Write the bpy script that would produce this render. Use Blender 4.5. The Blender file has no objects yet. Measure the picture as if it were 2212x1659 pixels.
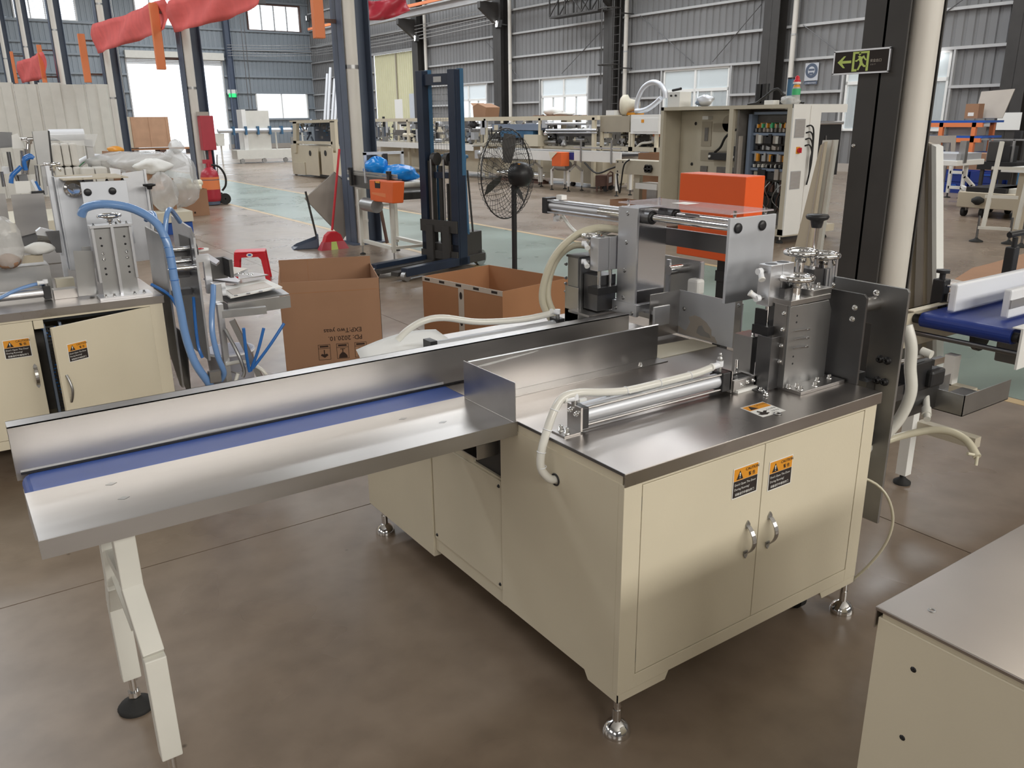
import bpy, math, random
from mathutils import Vector, Matrix
random.seed(7)
SC = bpy.context.scene
COL = SC.collection
R = math.radians

# ------------------------------------------------------------------ camera
IMG_W, IMG_H, FPX = 2212, 1659, 1783.4
YAW, PITCH, ROLL = R(34.340), R(17.793), R(-.650)
CAM = Vector((0, 0, 1.72))
FWD = Vector((math.sin(YAW)*math.cos(PITCH), math.cos(YAW)*math.cos(PITCH), -math.sin(PITCH)))
_rt = Vector((math.cos(YAW), -math.sin(YAW), 0)); _up = _rt.cross(FWD)
RGT = _rt*math.cos(ROLL) + _up*math.sin(ROLL)
UPV = -_rt*math.sin(ROLL) + _up*math.cos(ROLL)
cd = bpy.data.cameras.new('camera'); cam = bpy.data.objects.new('camera', cd); COL.objects.link(cam)
cd.sensor_width = 36; cd.lens = 36*FPX/IMG_W; cd.clip_end = 300; cd.clip_start = .05
mw = Matrix.Identity(4)
for i, c in enumerate((RGT, UPV, -FWD)):
    for j in range(3): mw[j][i] = c[j]
mw.translation = CAM
cam.matrix_world = mw
SC.camera = cam

# a photo pixel to a point on a plane of the place
def ray(x, y): return FWD + RGT*((x-IMG_W/2)/FPX) - UPV*((y-IMG_H/2)/FPX)
def _pl(x, y, a, v):
    d = ray(x, y); return CAM + d*((v-CAM[a])/d[a])
def gz(x, y, z=0.): return _pl(x, y, 2, z)
def gx(x, y, v): return _pl(x, y, 0, v)
def gy(x, y, v): return _pl(x, y, 1, v)

# ------------------------------------------------------------------ world, light, exposure
SC.view_settings.view_transform = 'Standard'; SC.view_settings.look = 'None'
SC.view_settings.gamma = 1.0; SC.view_settings.use_curve_mapping = False
SC.view_settings.exposure = -0.05
wd = bpy.data.worlds.new('sky'); SC.world = wd; wd.use_nodes = True
bg = wd.node_tree.nodes['Background']; bg.inputs[0].default_value = (.86, .93, 1, 1); bg.inputs[1].default_value = 2.6
BROT = R(1.2)                       # the hall stands 1.2 degrees off the machines' axes
BM = Matrix.Rotation(BROT, 4, 'Z')
def area(name, loc, size, rot, power, color=(1, 1, 1)):
    ld = bpy.data.lights.new(name, 'AREA'); ld.shape = 'RECTANGLE'; ld.size, ld.size_y = size
    ld.energy = power; ld.color = color
    o = bpy.data.objects.new(name, ld); COL.objects.link(o)
    o.matrix_world = BM @ (Matrix.Translation(loc) @ rot.to_matrix().to_4x4() if hasattr(rot, 'to_matrix') else Matrix.Translation(loc) @ rot)
    return o
ROOF = 10.4
SKYLIGHTS = [(x, y) for y in (11, 19, 27, 35, 43, 51) for x in (-2, 12, 19.5)] + [(20.5, 5.0), (12, 3.5)]
for x, y in SKYLIGHTS:
    area('skylight_daylight', (x, y, ROOF-.12), (4.6, 1.7), Matrix.Identity(4), (400 if y < 25 else 500) if y > 8 else 150, (.93, .97, 1) if y > 8 else (1, .93, .80))
# clerestory windows in the wall behind the photographer
for x in (-3, 3, 9, 15):
    area('clerestory_daylight', (x, -11.7, 7.0), (4.4, 1.9), Matrix.Rotation(R(90), 4, 'X') @ Matrix.Rotation(R(0), 4, 'Y'), 520, (1, .95, .86))

# fill lights added on the left wall, dressed as windows out of the picture
LEFT_FILL_Y = (-6, 2, 10, 18, 26)
for y in LEFT_FILL_Y:
    area('left_fill_light', (-9.72, y, 4.6), (2.4, 4.6), Matrix.Rotation(R(-90), 4, 'Y'), 110, (1, .95, .88))

# ------------------------------------------------------------------ materials
def mat(name, col, rough=.5, metal=0., var=.0, vs=6., bump=0., bs=40., rvar=0., trans=0., alpha=1., ior=1.45, emit=None, coat=0., aniso=None, spec=None, stretch=None, world=False, col2=None):
    m = bpy.data.materials.new(name); m.use_nodes = True
    nt = m.node_tree; b = nt.nodes['Principled BSDF']; L = nt.links.new
    b.inputs['Base Color'].default_value = (*col, 1); b.inputs['Roughness'].default_value = rough
    b.inputs['Metallic'].default_value = metal; b.inputs['IOR'].default_value = ior
    if trans: b.inputs['Transmission Weight'].default_value = trans
    if alpha < 1: b.inputs['Alpha'].default_value = alpha
    if coat: b.inputs['Coat Weight'].default_value = coat; b.inputs['Coat Roughness'].default_value = .15
    if spec is not None: b.inputs['Specular IOR Level'].default_value = spec
    if emit: b.inputs['Emission Color'].default_value = (*emit[0], 1); b.inputs['Emission Strength'].default_value = emit[1]
    if var or bump or rvar:
        if world:
            g = nt.nodes.new('ShaderNodeNewGeometry'); src = g.outputs['Position']
        else:
            g = nt.nodes.new('ShaderNodeTexCoord'); src = g.outputs['Object']
        if stretch:
            mp = nt.nodes.new('ShaderNodeMapping'); mp.inputs['Scale'].default_value = stretch; L(src, mp.inputs[0]); src = mp.outputs[0]
    if var or rvar:
        n = nt.nodes.new('ShaderNodeTexNoise'); n.inputs['Scale'].default_value = vs; n.inputs['Detail'].default_value = 3; n.inputs['Roughness'].default_value = .5
        L(src, n.inputs['Vector'])
    if var:
        mx = nt.nodes.new('ShaderNodeMix'); mx.data_type = 'RGBA'
        c2 = col2 or tuple(min(1, c*(1+var)) for c in col); c1 = tuple(c*(1-var) for c in col) if not col2 else col
        mx.inputs[6].default_value = (*c1, 1); mx.inputs[7].default_value = (*c2, 1)
        rm = nt.nodes.new('ShaderNodeMapRange'); rm.inputs[1].default_value = .15; rm.inputs[2].default_value = .85
        L(n.outputs['Fac'], rm.inputs[0]); L(rm.outputs[0], mx.inputs[0]); L(mx.outputs[2], b.inputs['Base Color'])
    if rvar:
        rr = nt.nodes.new('ShaderNodeMapRange'); rr.inputs[1].default_value = .15; rr.inputs[2].default_value = .85
        rr.inputs[3].default_value = max(.02, rough-rvar); rr.inputs[4].default_value = rough+rvar
        L(n.outputs['Fac'], rr.inputs[0]); L(rr.outputs[0], b.inputs['Roughness'])
    if bump:
        nb = nt.nodes.new('ShaderNodeTexNoise'); nb.inputs['Scale'].default_value = bs; nb.inputs['Detail'].default_value = 3; L(src, nb.inputs['Vector'])
        bp = nt.nodes.new('ShaderNodeBump'); bp.inputs['Strength'].default_value = bump; bp.inputs['Distance'].default_value = .01
        L(nb.outputs['Fac'], bp.inputs['Height']); L(bp.outputs[0], b.inputs['Normal'])
    return m
MT = dict(
 cream=mat('cream_paint', (.655, .595, .465), .38, var=.05, vs=3, bump=.03, bs=120),
 creamd=mat('cream_paint_worn', (.52, .475, .38), .45, var=.08, vs=4),
 white=mat('white_paint', (.78, .78, .76), .4, var=.03, vs=4),
 offwhite=mat('off_white_paint', (.66, .65, .60), .45, var=.06, vs=5),
 steel=mat('brushed_stainless', (.47, .455, .445), .33, 1, var=.06, vs=4, rvar=.03, stretch=(1, 5, 5)),
 top=mat('worn_stainless_top', (.42, .39, .37), .30, 1, var=.12, vs=3, rvar=.06),
 alu=mat('aluminium', (.66, .67, .70), .38, 1, var=.04, vs=8),
 aluw=mat('anodised_aluminium', (.62, .64, .68), .5, .75, var=.03, vs=8),
 chrome=mat('chrome', (.80, .80, .80), .07, 1),
 dsteel=mat('dark_steel', (.17, .17, .175), .38, 1, var=.15, vs=6, rvar=.05),
 gsteel=mat('grey_steel', (.40, .40, .40), .40, 1, var=.12, vs=7),
 black=mat('black_plastic', (.018, .018, .02), .4),
 rubber=mat('black_rubber', (.02, .02, .02), .75),
 charcoal=mat('charcoal_paint', (.045, .042, .040), .55, var=.2, vs=3),
 slate=mat('slate_blue_paint_and_glare', (.085, .108, .158), .45, var=.12, vs=2),  # columns: dark grey-blue paint tinted lighter for the veil of glare
 belt=mat('blue_belt', (.06, .12, .42), .42, var=.06, vs=9),
 beltd=mat('navy_belt', (.012, .035, .22), .4, var=.06, vs=9),
 blue=mat('blue_plastic', (.02, .10, .45), .4),
 bagblue=mat('blue_plastic_bag', (.01, .26, .78), .22, var=.15, vs=9, bump=.25, bs=25),
 orange=mat('orange_paint', (.80, .11, .018), .42, var=.03, vs=3),
 oranged=mat('orange_cover', (.72, .13, .03), .5, var=.08, vs=4),
 orail=mat('orange_rail_paint', (.75, .22, .08), .5),
 red=mat('red_plastic', (.55, .016, .03), .35),
 redp=mat('red_paint', (.42, .03, .05), .35, var=.12, vs=4),
 flagred=mat('faded_red_cloth', (.72, .13, .12), .85, var=.15, vs=3),
 card=mat('cardboard', (.33, .185, .11), .85, var=.09, vs=3, bump=.03, bs=60),
 card2=mat('cardboard_orange', (.36, .175, .085), .85, var=.09, vs=3),
 wood=mat('plywood', (.45, .27, .17), .8, var=.15, vs=2, stretch=(1, 8, 1)),
 ink=mat('black_ink', (.025, .018, .016), .8),
 brownink=mat('brown_ink', (.035, .018, .012), .85),
 amber=mat('amber_print', (.72, .30, .025), .5),
 whitep=mat('white_print', (.80, .80, .78), .5),
 tape=mat('clear_tape', (.50, .44, .38), .25),
 lime=mat('photoluminescent_print', (.50, .62, .16), .5),
 hose=mat('white_hose', (.70, .69, .64), .32, coat=.5),
 hosey=mat('cream_hose', (.62, .58, .45), .35, coat=.4),
 hoseb=mat('blue_hose', (.16, .30, .58), .25, coat=.5),
 tubeb=mat('blue_tube', (.03, .16, .50), .25, coat=.4),
 cable=mat('black_cable', (.015, .015, .016), .5),
 hdpe=mat('white_plastic_rail', (.80, .82, .86), .28),
 plexi=mat('clear_cover_sheet', (.82, .74, .78), .05, alpha=.42, spec=.6),
 glass=mat('window_glass', (.75, .82, .85), .08, alpha=.30),
 frost=mat('frosted_glass', (.72, .78, .80), .35, alpha=.72),
 polybag=mat('clear_polythene', (.75, .75, .74), .18, alpha=.45, bump=.4, bs=30),
 paper=mat('paper', (.78, .78, .76), .7, var=.03, vs=4),
 bucket=mat('grey_white_bucket', (.56, .58, .68), .4, var=.05, vs=4),
 vinyl=mat('cream_vinyl_sheet', (.62, .58, .47), .5),
 pipew=mat('white_plastic_pipe', (.66, .63, .58), .42, var=.12, vs=2.5, stretch=(2, 2, .5)),
 board=mat('grey_board', (.40, .36, .32), .7, var=.1, vs=2),
 boardt=mat('beige_board', (.50, .44, .34), .6, var=.08, vs=2),
 clad=mat('wall_cladding', (.205, .205, .208), .5, var=.12, vs=.8, world=True, stretch=(1, 1, .3)),
 cladb=mat('blue_grey_cladding', (.27, .305, .34), .5, var=.08, vs=.8, world=True, stretch=(1, 1, .3)),
 purlin=mat('galvanised_purlin', (.50, .50, .50), .45, .3, var=.08, vs=2),
 yellowdoor=mat('pale_yellow_sheet', (.62, .60, .40), .5, var=.04, vs=2),
 ceil=mat('roof_sheet', (.56, .56, .55), .6),
 skyl=mat('skylight_sheet', (.85, .88, .9), .5),
 green=mat('green_floor_paint', (.19, .25, .215), .30, var=.16, vs=.9, rvar=.12, world=True),
 yline=mat('worn_yellow_line', (.46, .33, .17), .45, var=.22, vs=5, world=True),
 rust=mat('rusty_brown', (.12, .065, .05), .6, var=.3, vs=6),
 foam=mat('foam_block', (.62, .60, .56), .8, var=.14, vs=3),
 roll=mat('paper_roll', (.72, .68, .55), .6),
 screen=mat('panel_window', (.50, .45, .40), .3),
 lamp=mat('lamp_glow', (1, 1, 1), .5, emit=((1, 1, 1), 6)),
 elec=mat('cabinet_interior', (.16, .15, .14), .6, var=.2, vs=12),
 ebl=mat('blue_grey_rail', (.20, .25, .34), .45),
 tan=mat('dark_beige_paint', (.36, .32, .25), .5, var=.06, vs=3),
 greenp=mat('green_print', (.06, .45, .18), .5),
)
def floor_material():
    m = bpy.data.materials.new('polished_concrete'); m.use_nodes = True; nt = m.node_tree; b = nt.nodes['Principled BSDF']; L = nt.links.new
    g = nt.nodes.new('ShaderNodeNewGeometry')
    def noise(s, d, dist=0.):
        n = nt.nodes.new('ShaderNodeTexNoise'); n.inputs['Scale'].default_value = s; n.inputs['Detail'].default_value = d; n.inputs['Distortion'].default_value = dist
        L(g.outputs['Position'], n.inputs['Vector']); return n.outputs['Fac']
    def ramp(src, stops):
        r = nt.nodes.new('ShaderNodeValToRGB'); L(src, r.inputs[0])
        r.color_ramp.elements[0].position = stops[0][0]; r.color_ramp.elements[0].color = (*stops[0][1], 1)
        r.color_ramp.elements[1].position = stops[-1][0]; r.color_ramp.elements[1].color = (*stops[-1][1], 1)
        for p, c in stops[1:-1]:
            e = r.color_ramp.elements.new(p); e.color = (*c, 1)
        return r.outputs[0]
    base = ramp(noise(.55, 5, .2), [(.22, (.180, .134, .099)), (.5, (.240, .184, .138)), (.78, (.300, .236, .182))])
    mx = nt.nodes.new('ShaderNodeMix'); mx.data_type = 'RGBA'; mx.blend_type = 'MULTIPLY'; mx.inputs[0].default_value = 1
    fine = ramp(noise(7, 5), [(.30, (.80, .79, .78)), (.62, (1, 1, 1))])
    L(base, mx.inputs[6]); L(fine, mx.inputs[7])
    # small dark chips
    v = nt.nodes.new('ShaderNodeTexVoronoi'); v.inputs['Scale'].default_value = 4.3; v.inputs['Randomness'].default_value = 1; L(g.outputs['Position'], v.inputs['Vector'])
    chips = ramp(v.outputs['Distance'], [(.012, (.40, .36, .33)), (.045, (1, 1, 1))])
    m2 = nt.nodes.new('ShaderNodeMix'); m2.data_type = 'RGBA'; m2.blend_type = 'MULTIPLY'; m2.inputs[0].default_value = 1
    L(mx.outputs[2], m2.inputs[6]); L(chips, m2.inputs[7]); L(m2.outputs[2], b.inputs['Base Color'])
    rg = ramp(noise(1.1, 3, .4), [(.15, (.16,)*3), (.50, (.31,)*3), (.85, (.46,)*3)]); L(rg, b.inputs['Roughness'])
    bp = nt.nodes.new('ShaderNodeBump'); bp.inputs['Strength'].default_value = .05; bp.inputs['Distance'].default_value = .02
    L(noise(2.6, 4), bp.inputs['Height']); L(bp.outputs[0], b.inputs['Normal'])
    b.inputs['Specular IOR Level'].default_value = .55
    return m
MT['floor'] = floor_material()

# ------------------------------------------------------------------ mesh helpers
class MB:
    def __init__(s): s.v = []; s.f = []; s.sm = []
    def add(s, vs, fs, smooth=False):
        o = len(s.v); s.v += [tuple(p) for p in vs]
        for f in fs: s.f.append(tuple(i+o for i in f)); s.sm.append(smooth)
        return s
    def box(s, x0, x1, y0, y1, z0, z1, M=None):
        p = [(x, y, z) for z in (z0, z1) for y in (y0, y1) for x in (x0, x1)]
        if M is not None: p = [M @ Vector(q) for q in p]
        return s.add(p, [(0, 2, 3, 1), (4, 5, 7, 6), (0, 1, 5, 4), (2, 6, 7, 3), (0, 4, 6, 2), (1, 3, 7, 5)])
    def bc(s, c, d, M=None):
        return s.box(c[0]-d[0]/2, c[0]+d[0]/2, c[1]-d[1]/2, c[1]+d[1]/2, c[2]-d[2]/2, c[2]+d[2]/2, M)
    def cyl(s, a, b, r, n=12, r2=None, smooth=True):
        a = Vector(a); b = Vector(b); r2 = r if r2 is None else r2
        d = (b-a).normalized(); t = Vector((0, 0, 1)) if abs(d.z) < .9 else Vector((1, 0, 0)); u = d.cross(t).normalized(); w = d.cross(u)
        A = [a+(u*math.cos(2*math.pi*i/n)+w*math.sin(2*math.pi*i/n))*r for i in range(n)]
        B = [b+(u*math.cos(2*math.pi*i/n)+w*math.sin(2*math.pi*i/n))*r2 for i in range(n)]
        s.add(A+B, [(i, (i+1) % n, n+(i+1) % n, n+i) for i in range(n)], smooth)
        s.add(A, [tuple(range(n-1, -1, -1))]); s.add(B, [tuple(range(n))]); return s
    def tube(s, pts, r, n=8, sub=6, ends=True):
        P = [Vector(p) for p in pts]
        if sub > 1 and len(P) > 2:
            Q = []
            for i in range(len(P)-1):
                p0 = P[max(i-1, 0)]; p1 = P[i]; p2 = P[i+1]; p3 = P[min(i+2, len(P)-1)]
                for k in range(sub):
                    t = k/sub
                    Q.append(.5*((2*p1)+(p2-p0)*t+(2*p0-5*p1+4*p2-p3)*t*t+(3*p1-p0-3*p2+p3)*t**3))
            Q.append(P[-1]); P = Q
        rs = r if isinstance(r, (list, tuple)) else None
        rings = []; u = None
        for i, p in enumerate(P):
            d = (P[min(i+1, len(P)-1)]-P[max(i-1, 0)])
            if d.length < 1e-9: d = Vector((0, 0, 1))
            d.normalize()
            if u is None:
                t = Vector((0, 0, 1)) if abs(d.z) < .9 else Vector((1, 0, 0)); u = d.cross(t).normalized()
            else:
                u = (u-d*u.dot(d)); u = u.normalized() if u.length > 1e-6 else d.orthogonal().normalized()
            w = d.cross(u); rr = rs[0]+(rs[1]-rs[0])*i/max(1, len(P)-1) if rs else r
            rings.append([p+(u*math.cos(2*math.pi*k/n)+w*math.sin(2*math.pi*k/n))*rr for k in range(n)])
        fs = []
        for i in range(len(P)-1):
            for k in range(n): fs.append((i*n+k, i*n+(k+1) % n, (i+1)*n+(k+1) % n, (i+1)*n+k))
        s.add([q for g in rings for q in g], fs, True)
        if ends: s.add(rings[0], [tuple(range(n-1, -1, -1))]); s.add(rings[-1], [tuple(range(n))])
        return s
    def lathe(s, prof, c, axis=(0, 0, 1), n=20):
        c = Vector(c); d = Vector(axis).normalized(); t = Vector((0, 0, 1)) if abs(d.z) < .9 else Vector((1, 0, 0)); u = d.cross(t).normalized(); w = d.cross(u)
        vs = [c+d*h+(u*math.cos(2*math.pi*k/n)+w*math.sin(2*math.pi*k/n))*max(r, 1e-5) for r, h in prof for k in range(n)]
        fs = [(i*n+k, i*n+(k+1) % n, (i+1)*n+(k+1) % n, (i+1)*n+k) for i in range(len(prof)-1) for k in range(n)]
        s.add(vs, fs, True)
        s.add(vs[:n], [tuple(range(n-1, -1, -1))]); s.add(vs[-n:], [tuple(range(n))]); return s
    def torus(s, c, R_, r, axis=(0, 0, 1), n=28, m=10):
        c = Vector(c); d = Vector(axis).normalized(); t = Vector((0, 0, 1)) if abs(d.z) < .9 else Vector((1, 0, 0)); u = d.cross(t).normalized(); w = d.cross(u)
        vs = []
        for i in range(n):
            e = u*math.cos(2*math.pi*i/n)+w*math.sin(2*math.pi*i/n)
            for k in range(m): vs.append(c+e*(R_+r*math.cos(2*math.pi*k/m))+d*(r*math.sin(2*math.pi*k/m)))
        return s.add(vs, [(i*m+k, ((i+1) % n)*m+k, ((i+1) % n)*m+(k+1) % m, i*m+(k+1) % m) for i in range(n) for k in range(m)], True)
    def prism(s, poly, ax, a, b):
        """polygon in the plane across axis ax, extruded from a to b"""
        def P(q, h): return {'x': (h, q[0], q[1]), 'y': (q[0], h, q[1]), 'z': (q[0], q[1], h)}[ax]
        n = len(poly); s.add([P(q, a) for q in poly]+[P(q, b) for q in poly], [tuple(range(n-1, -1, -1)), tuple(range(n, 2*n))]+[(i, (i+1) % n, n+(i+1) % n, n+i) for i in range(n)]); return s
    def quad(s, *p): return s.add(p, [tuple(range(len(p)))])
    def bar(s, a, b, w, h=None, up=(0, 0, 1)):
        a = Vector(a); b = Vector(b); h = h or w; d = (b-a).normalized(); up = Vector(up)
        if abs(d.dot(up)) > .98: up = Vector((1, 0, 0))
        u = d.cross(up).normalized()*w/2; v = u.cross(d).normalized()*h/2
        return s.add([a-u-v, a+u-v, a+u+v, a-u+v, b-u-v, b+u-v, b+u+v, b-u+v], [(0, 1, 2, 3), (7, 6, 5, 4), (0, 4, 5, 1), (1, 5, 6, 2), (2, 6, 7, 3), (3, 7, 4, 0)])
    def tf(s, M):
        s.v = [tuple(M @ Vector(p)) for p in s.v]; return s
    def mesh(s, name, m):
        me = bpy.data.meshes.new(name); me.from_pydata(s.v, [], s.f)
        me.polygons.foreach_set('use_smooth', s.sm)
        me.materials.append(MT[m] if isinstance(m, str) else m); me.update(); return me

ORG = Vector((0, 0, 0))
def org(t):
    global ORG
    ORG = Vector(t.location) if t is not None else Vector((0, 0, 0)); return t
def fixn(me):
    import bmesh
    bm = bmesh.new(); bm.from_mesh(me); bmesh.ops.recalc_face_normals(bm, faces=bm.faces); bm.to_mesh(me); bm.free()
def ob(name, mb, m, parent=None, bev=0., label=None, kind=None, fix=True):
    if parent is not None and ORG.length: mb.tf(Matrix.Translation(-ORG))
    me = mb.mesh(name, m)
    if fix: fixn(me)
    o = bpy.data.objects.new(name, me); COL.objects.link(o)
    if parent: o.parent = parent
    if bev:
        b = o.modifiers.new('edge', 'BEVEL'); b.width = bev; b.segments = 2; b.limit_method = 'ANGLE'; b.angle_limit = R(40)
    if label: o['label'] = label
    if kind: o['kind'] = kind
    return o
def tag(o, label, cat, group=None):
    o['label'] = label; o['category'] = cat
    if group: o['group'] = group
    return o
def thing(name, label, cat, loc=(0, 0, 0), rz=0., group=None):
    o = bpy.data.objects.new(name, None); COL.objects.link(o); o.location = loc; o.rotation_euler = (0, 0, rz); o.empty_display_size = .1
    return tag(o, label, cat, group)
def dup(root, loc, rz, label=None, group=None, scale=None):
    def cp(o, par):
        c = o.copy(); COL.objects.link(c); c.parent = par
        for ch in kids.get(o.name, ()): cp(ch, c)
        return c
    kids = {}
    stack = [root]
    while stack:
        x = stack.pop(); kids[x.name] = list(x.children); stack += x.children
    r = cp(root, None); r.location = loc; r.rotation_euler = (0, 0, rz)
    if scale: r.scale = scale
    if label: r['label'] = label
    if group: r['group'] = group
    return r
def move(o, loc, rz=0): o.location = loc; o.rotation_euler = (0, 0, rz); return o
_tx = {}
def text(name, s, size, M, m, parent, label=None, align='LEFT', bold=0.):
    key = (s, size, align, bold)
    if key not in _tx:
        cu = bpy.data.curves.new('t', 'FONT'); cu.body = s; cu.size = size; cu.align_x = align; cu.resolution_u = 2; cu.offset = bold*size
        t = bpy.data.objects.new('t', cu); COL.objects.link(t)
        dg = bpy.context.evaluated_depsgraph_get(); _tx[key] = bpy.data.meshes.new_from_object(t.evaluated_get(dg))
        bpy.data.objects.remove(t); bpy.data.curves.remove(cu)
    me = _tx[key].copy(); me.transform(Matrix.Translation(-ORG) @ M); me.materials.clear(); me.materials.append(MT[m])
    o = bpy.data.objects.new(name, me); COL.objects.link(o); o.parent = parent
    if label: o['label'] = label
    return o
def frame3(o, x, y):
    """matrix with origin o, local x along x, local y along y"""
    o = Vector(o); x = Vector(x).normalized(); y = Vector(y).normalized(); z = x.cross(y)
    M = Matrix.Identity(4)
    for i, c in enumerate((x, y, z)):
        for j in range(3): M[j][i] = c[j]
    M.translation = o; return M
def bolts(parent, pts, axis=(0, 0, 1), r=.006, h=.008, m='chrome', name='bolt'):
    """hex-head bolts, one object each, sharing a mesh"""
    me = None
    for p in pts:
        if me is None:
            mb = MB().lathe([(r*1.5, 0), (r*1.5, h*.2), (r, h*.2), (r, h), (r*.55, h), (r*.5, h*.55)], (0, 0, 0), axis, 8)
            me = mb.mesh(name, m)
        o = bpy.data.objects.new(name, me); COL.objects.link(o); o.location = Vector(p)-ORG; o.parent = parent
# ================================================================== THE HALL (hall axes, turned by BROT)
BMI = BM.inverted()
def bxp(x, y, X):
    c = BMI @ CAM; d = BMI.to_3x3() @ ray(x, y); return c + d*((X-c[0])/d[0])
def byp(x, y, Y):
    c = BMI @ CAM; d = BMI.to_3x3() @ ray(x, y); return c + d*((Y-c[1])/d[1])
def hall(x, y, z=0.): return BM @ Vector((x, y, z))
def struct(name, mb, m, parent=None, **k):
    o = ob(name, mb, m, parent, **k)
    if parent is None: o['kind'] = 'structure'; o.rotation_euler = (0, 0, BROT)
    return o
XW, YW, XL, YB = 24.6, 58.0, -10.0, -12.0
# floor: a bed with concrete slabs on it (machine axes; the sawn joints show as gaps)
fl = ob('floor', MB().box(-32, 52, -32, 96, -.30, -.025), 'creamd', kind='structure')
sxs = [-32] + [3.25+6*i for i in range(-3, 8)] + [52]; sys_ = [-32] + [3.30+6*i for i in range(-3, 13)] + [96]
for i in range(len(sxs)-1):
    for j in range(len(sys_)-1):
        ob('slab', MB().box(sxs[i]+.003, sxs[i+1]-.003, sys_[j]+.003, sys_[j+1]-.003, -.025, 0), 'floor', fl)
ob('aisle_paint', MB().box(5.42, 7.6, 1.0, 50, 0, .0012), 'green', fl)
for a in (5.36, 7.66): ob('aisle_line', MB().box(a-.045, a+.045, 1.0, 50, 0, .0016), 'yline', fl)

# right-hand wall (windows), cladding ribs run up the wall
wr = struct('wall_right', MB().box(XW, XW+.22, YB, YW, 0, .25), 'board')
def corrug_y(y0, y1, z0, z1, X=XW, per=.30, dep=.035):
    """ribbed sheet standing along Y"""
    ys = []; n = max(1, round((y1-y0)/per)); p = (y1-y0)/n
    for i in range(n):
        b = y0+i*p; ys += [(b, 0), (b+p*.62, 0), (b+p*.70, dep), (b+p*.92, dep)]
    ys.append((y1, 0)); k = len(ys)
    v = [(X+d, y, z) for z in (z0, z1) for y, d in ys]
    return MB().add(v, [(i, i+1, k+i+1, k+i) for i in range(k-1)])
def corrug_x(x0, x1, z0, z1, Y=YW, per=.30, dep=.03):
    m = corrug_y(x0, x1, z0, z1, 0, per, dep); m.v = [(b, Y+a, c) for a, b, c in m.v]; return m
COLY = [-12.6+7.86*i for i in range(0, 10)]     # wall columns
COLY = [y for y in COLY if y < 56]
WIN = [(12.95, 16.2), (20.85, 24.07), (28.54, 31.77), (36.25, 39.6), (5.1, 8.3)]
TOPZ = ROOF
wn = 1
def sheet(p, y0, y1, z0, z1): struct('cladding_sheet', corrug_y(y0, y1, z0, z1), 'clad', p, fix=False)
for i, y0 in enumerate(COLY):
    y1 = COLY[i+1] if i+1 < len(COLY) else YW
    w = [q for q in WIN if y0 < q[0] < y1]
    if w:
        a, b = w[0]; sheet(wr, y0, a, .25, 3.48); sheet(wr, b, y1, .25, 3.48); sheet(wr, a, b, .25, 1.25)
    elif 42 < y0 < 43:
        sheet(wr, 48.45, y1, .25, 3.48)
    else: sheet(wr, y0, y1, .25, 3.48)
    sheet(wr, y0, y1, 3.48, 5.53 if not 42 < y0 < 43 else 5.53) if not 42 < y0 < 43 else sheet(wr, 48.45, y1, 3.48, 5.53)
    sheet(wr, y0, y1, 5.53, TOPZ)
    for z in (1.43, 2.46, 3.48, 4.50, 5.53, 6.56, 7.6, 8.65):
        spans = [(y0+.2, y1-.2)]
        if w and z < 3: spans = [(y0+.2, w[0][0]-.05), (w[0][1]+.05, y1-.2)]
        if 42 < y0 < 43 and z < 5.6: spans = [(48.5, y1-.2)]
        for a, b in spans: struct('purlin', MB().box(XW-.13, XW-.005, a, b, z-.05, z+.03), 'purlin', wr)
# pale yellow sliding door leaf
yd = struct('door_2', corrug_y(42.98, 48.42, .05, 5.45, XW+.02, .26, .03), 'yellowdoor', fix=False)
struct('door_head_track', MB().box(XW-.12, XW-.01, 42.9, 48.6, 5.45, 5.58), 'purlin', yd)
struct('door_stile', MB().box(XW-.05, XW-.005, 45.62, 45.72, .05, 5.42), 'tan', yd)
# windows
for n, (a, b) in enumerate(WIN):
    z0, z1 = 1.25, 3.43
    f = MB(); X0, X1 = XW-.07, XW+.02; mid = (a+b)/2
    f.box(X0, X1, a, a+.07, z0, z1).box(X0, X1, b-.07, b, z0, z1).box(X0, X1, a, b, z1-.06, z1).box(X0, X1, a, b, z0, z0+.07)
    wo = struct(f'window_{n+1}', f, 'white')
    struct('mullion', MB().box(X0, X1, mid-.045, mid+.045, z0, z1), 'white', wo)
    struct('transom', MB().box(X0, X1, a, b, 2.62, 2.72), 'white', wo)
    for q in (a+(b-a)*.25, a+(b-a)*.75): struct('sash_stile', MB().box(X0+.02, X1, q-.03, q+.03, z0, 2.65), 'white', wo)
    for k in range(2):
        p0, p1 = (a, mid) if k == 0 else (mid, b)
        struct('pane', MB().box(XW-.03, XW-.022, p0+.05, p1-.05, 2.7, z1-.05), 'frost', wo)
        for q in range(2):
            s0 = p0+(p1-p0)*q/2; s1 = p0+(p1-p0)*(q+1)/2
            struct('pane', MB().box(XW-.03, XW-.022, s0+.03, s1-.03, z0+.05, 2.64), 'glass', wo)
    for q in (a-.12, b+.06): struct('window_post', MB().box(XW-.12, XW-.005, q, q+.06, .95, 3.46), 'purlin', wr)
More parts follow.
